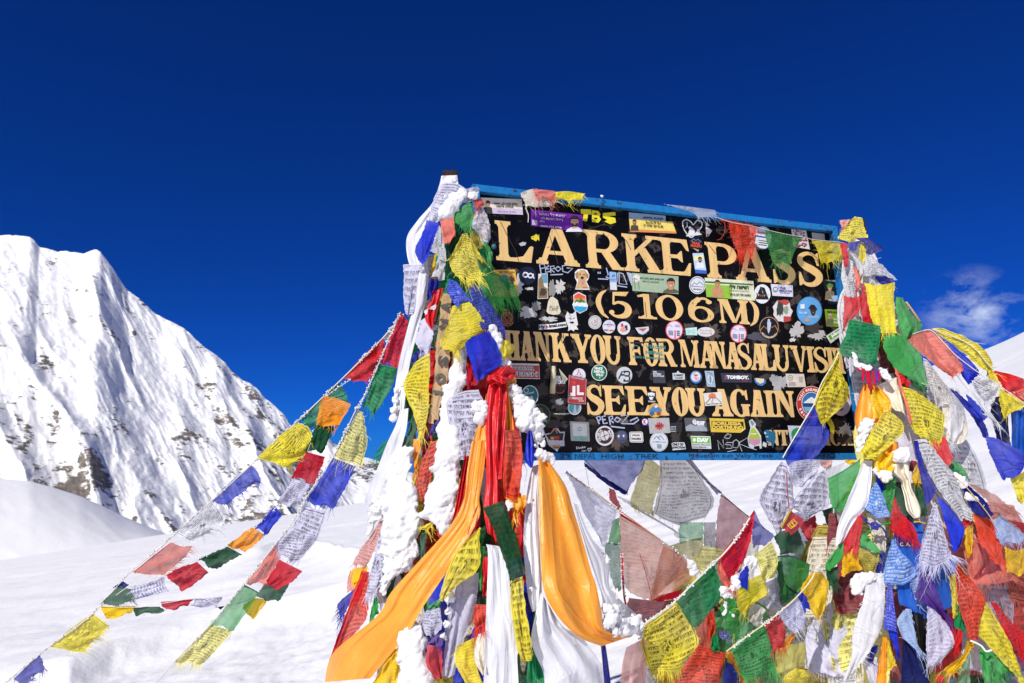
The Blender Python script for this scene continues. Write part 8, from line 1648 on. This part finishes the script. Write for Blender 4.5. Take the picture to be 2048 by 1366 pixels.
# far bottom right
sc('R', QL, 7, 'white', "fluffy white scarf hanging at the bottom, left of the blue strips", [(560, 200), (760, 215)], [(590, 420), (775, 420)], [(490, 720), (745, 690)], [(470, 960), (650, 900)], [(390, 1200), (530, 1060)], fo=(1.6, 0.014), fr=20, sa=False, side=60)
snow("snow pad on the shoulder of the fluffy white scarf", [(510, 310, 34), (545, 275, 40), (600, 262, 36), (660, 245, 30), (530, 360, 36), (500, 380, 22)], QL, 'R', 7.6, vox=0.006, rough=0.7)
r_(QL, 7, 'blue', "blue printed strip hanging to a knot, lower right", [(805, 300), (830, 305)], [(780, 500), (865, 520)], [(755, 710), (860, 760), (892, 740)], p=0.6, ink='#c9d2f0')
r_(QL, 6.6, 'blue', "blue strip tail below that knot", [(800, 740), (892, 745)], [(860, 860), (895, 860)], [(890, 960), (908, 955)], fr=14)
r_(QL, 8, 'orange', "orange flag strip dusted with snow at the bottom", [(762, 790), (795, 800)], [(728, 960), (795, 960)], [(685, 1260), (800, 1260)], stain=0.0)
r_(QL, 7.4, 'yel', "yellow flag with orange print right of the orange strip", [(785, 820), (810, 830)], [(790, 960), (870, 1000)], [(765, 1115), (830, 1090), (895, 1060)], p=0.8, ink='#c2461c')
r_(QL, 5, 'navy', "large navy cloth at the bottom of the right bundle", [(930, 815), (975, 835)], [(930, 980), (1090, 970)], [(920, 1260), (1200, 1260)], fo=(1.6, 0.018))
r_(QL, 4.6, 'black', "black cloth hanging behind the white printed flag", [(1020, 540), (1160, 610)], [(1070, 780), (1170, 790)], [(1100, 1000), (1180, 1000)], [(1130, 1170), (1195, 1170)], fo=(1.5, 0.015))
r_(QL, 5.6, 'pblue', "frosted pale blue flag left of the black cloth", [(960, 535), (1015, 540)], [(885, 650), (980, 640), (1050, 720)], [(930, 800), (1020, 800), (1095, 890)], [(1060, 900), (1110, 940), (1140, 975)], p=0.3, fr=20)
r_(QL, 8.4, 'purp', "violet blue flag tails below the fringed white flag", [(1090, 190), (1210, 200)], [(1080, 330), (1240, 320)], [(1060, 430), (1160, 400), (1280, 460)], [(1280, 560), (1330, 600), (1360, 665)], fr=40)
r_(QL, 5.4, 'yel', "yellow strip right of the blue pennant", [(1352, 240), (1425, 210)], [(1385, 400), (1455, 420)], [(1405, 640), (1455, 600)], p=0.5)
r_(QL, 5.8, 'grn', "green strip below the yellow strip, right of the pennant", [(1435, 490), (1485, 540)], [(1410, 700), (1505, 740)])
r_(QL, 4, 'indigo', "blue scraps behind the fluffy white scarf", [(640, 880), (720, 870)], [(600, 980), (690, 960)], [(640, 1030), (670, 1020)], fr=10)
r_(QL, 3, 'lav', "grey lavender flag at the bottom between orange strip and white scarf", [(560, 960), (700, 980)], [(600, 1120), (720, 1120)], [(640, 1260), (720, 1260)], sh=0.1)
r_(QL, 3.4, 'pgrn', "pale green gauze tail at the bottom right", [(1450, 960), (1560, 940)], [(1440, 1080), (1560, 1080)], [(1440, 1260), (1560, 1260)], sh=0.25)
r_(QL, 5, 'crim', "red knot of cloth at the bottom of the right bundle", [(1240, 1120), (1310, 1150)], [(1240, 1200), (1320, 1210)], [(1250, 1260), (1300, 1260)], fo=(1.4, 0.02))
# flags hung on the line that crosses the panel's lower right corner
s12 = string("line crossing the sign's lower right: yellow kite and blue flag", 1640, 850, 'T', GR)
rf2 = lambda col, rows, z, lay, lab, **k: cloth("flag", col, rows, z, 'T', lay, s12, label=lab, **k)
rf2('yel', [[(1618, 400), (1645, 408)], [(1560, 525), (1650, 570)], [(1490, 690), (1610, 690), (1722, 735)], [(1418, 865), (1560, 870), (1690, 890)], [(1478, 1062), (1510, 1045), (1545, 1015)]], Z4, 6, "yellow kite shaped flag with horse and orange print", p=1.0, nrows=11, fr=14, sh=0.06)
rf2('blue', [[(1368, 265), (1400, 262)], [(1270, 440), (1380, 420), (1455, 430)], [(1150, 625), (1340, 590), (1522, 565)], [(1085, 830), (1260, 800), (1430, 745)], [(1195, 978), (1215, 970), (1235, 955)]], Z6, 6, "royal blue see-through flag over the lower corner", sh=0.22, p=0.35)
cord("cord", [(1690, 300), (1640, 395), (1590, 500), (1480, 680), (1410, 860), (1395, 905), (1290, 1080), (1160, 1300), (1110, 1390)], 'T', 7.4, 0.0024, '#e2ddd0', s12, Z4)
for i in range(6):
    cord("loose_thread", [(1500 + i * 9, 1030 - i * 6), (1550 + i * 8, 1090), (1560 + i * 6, 1150 + i * 4)], 'T', 6, 0.0007, '#c9b92a', s12, Z4)
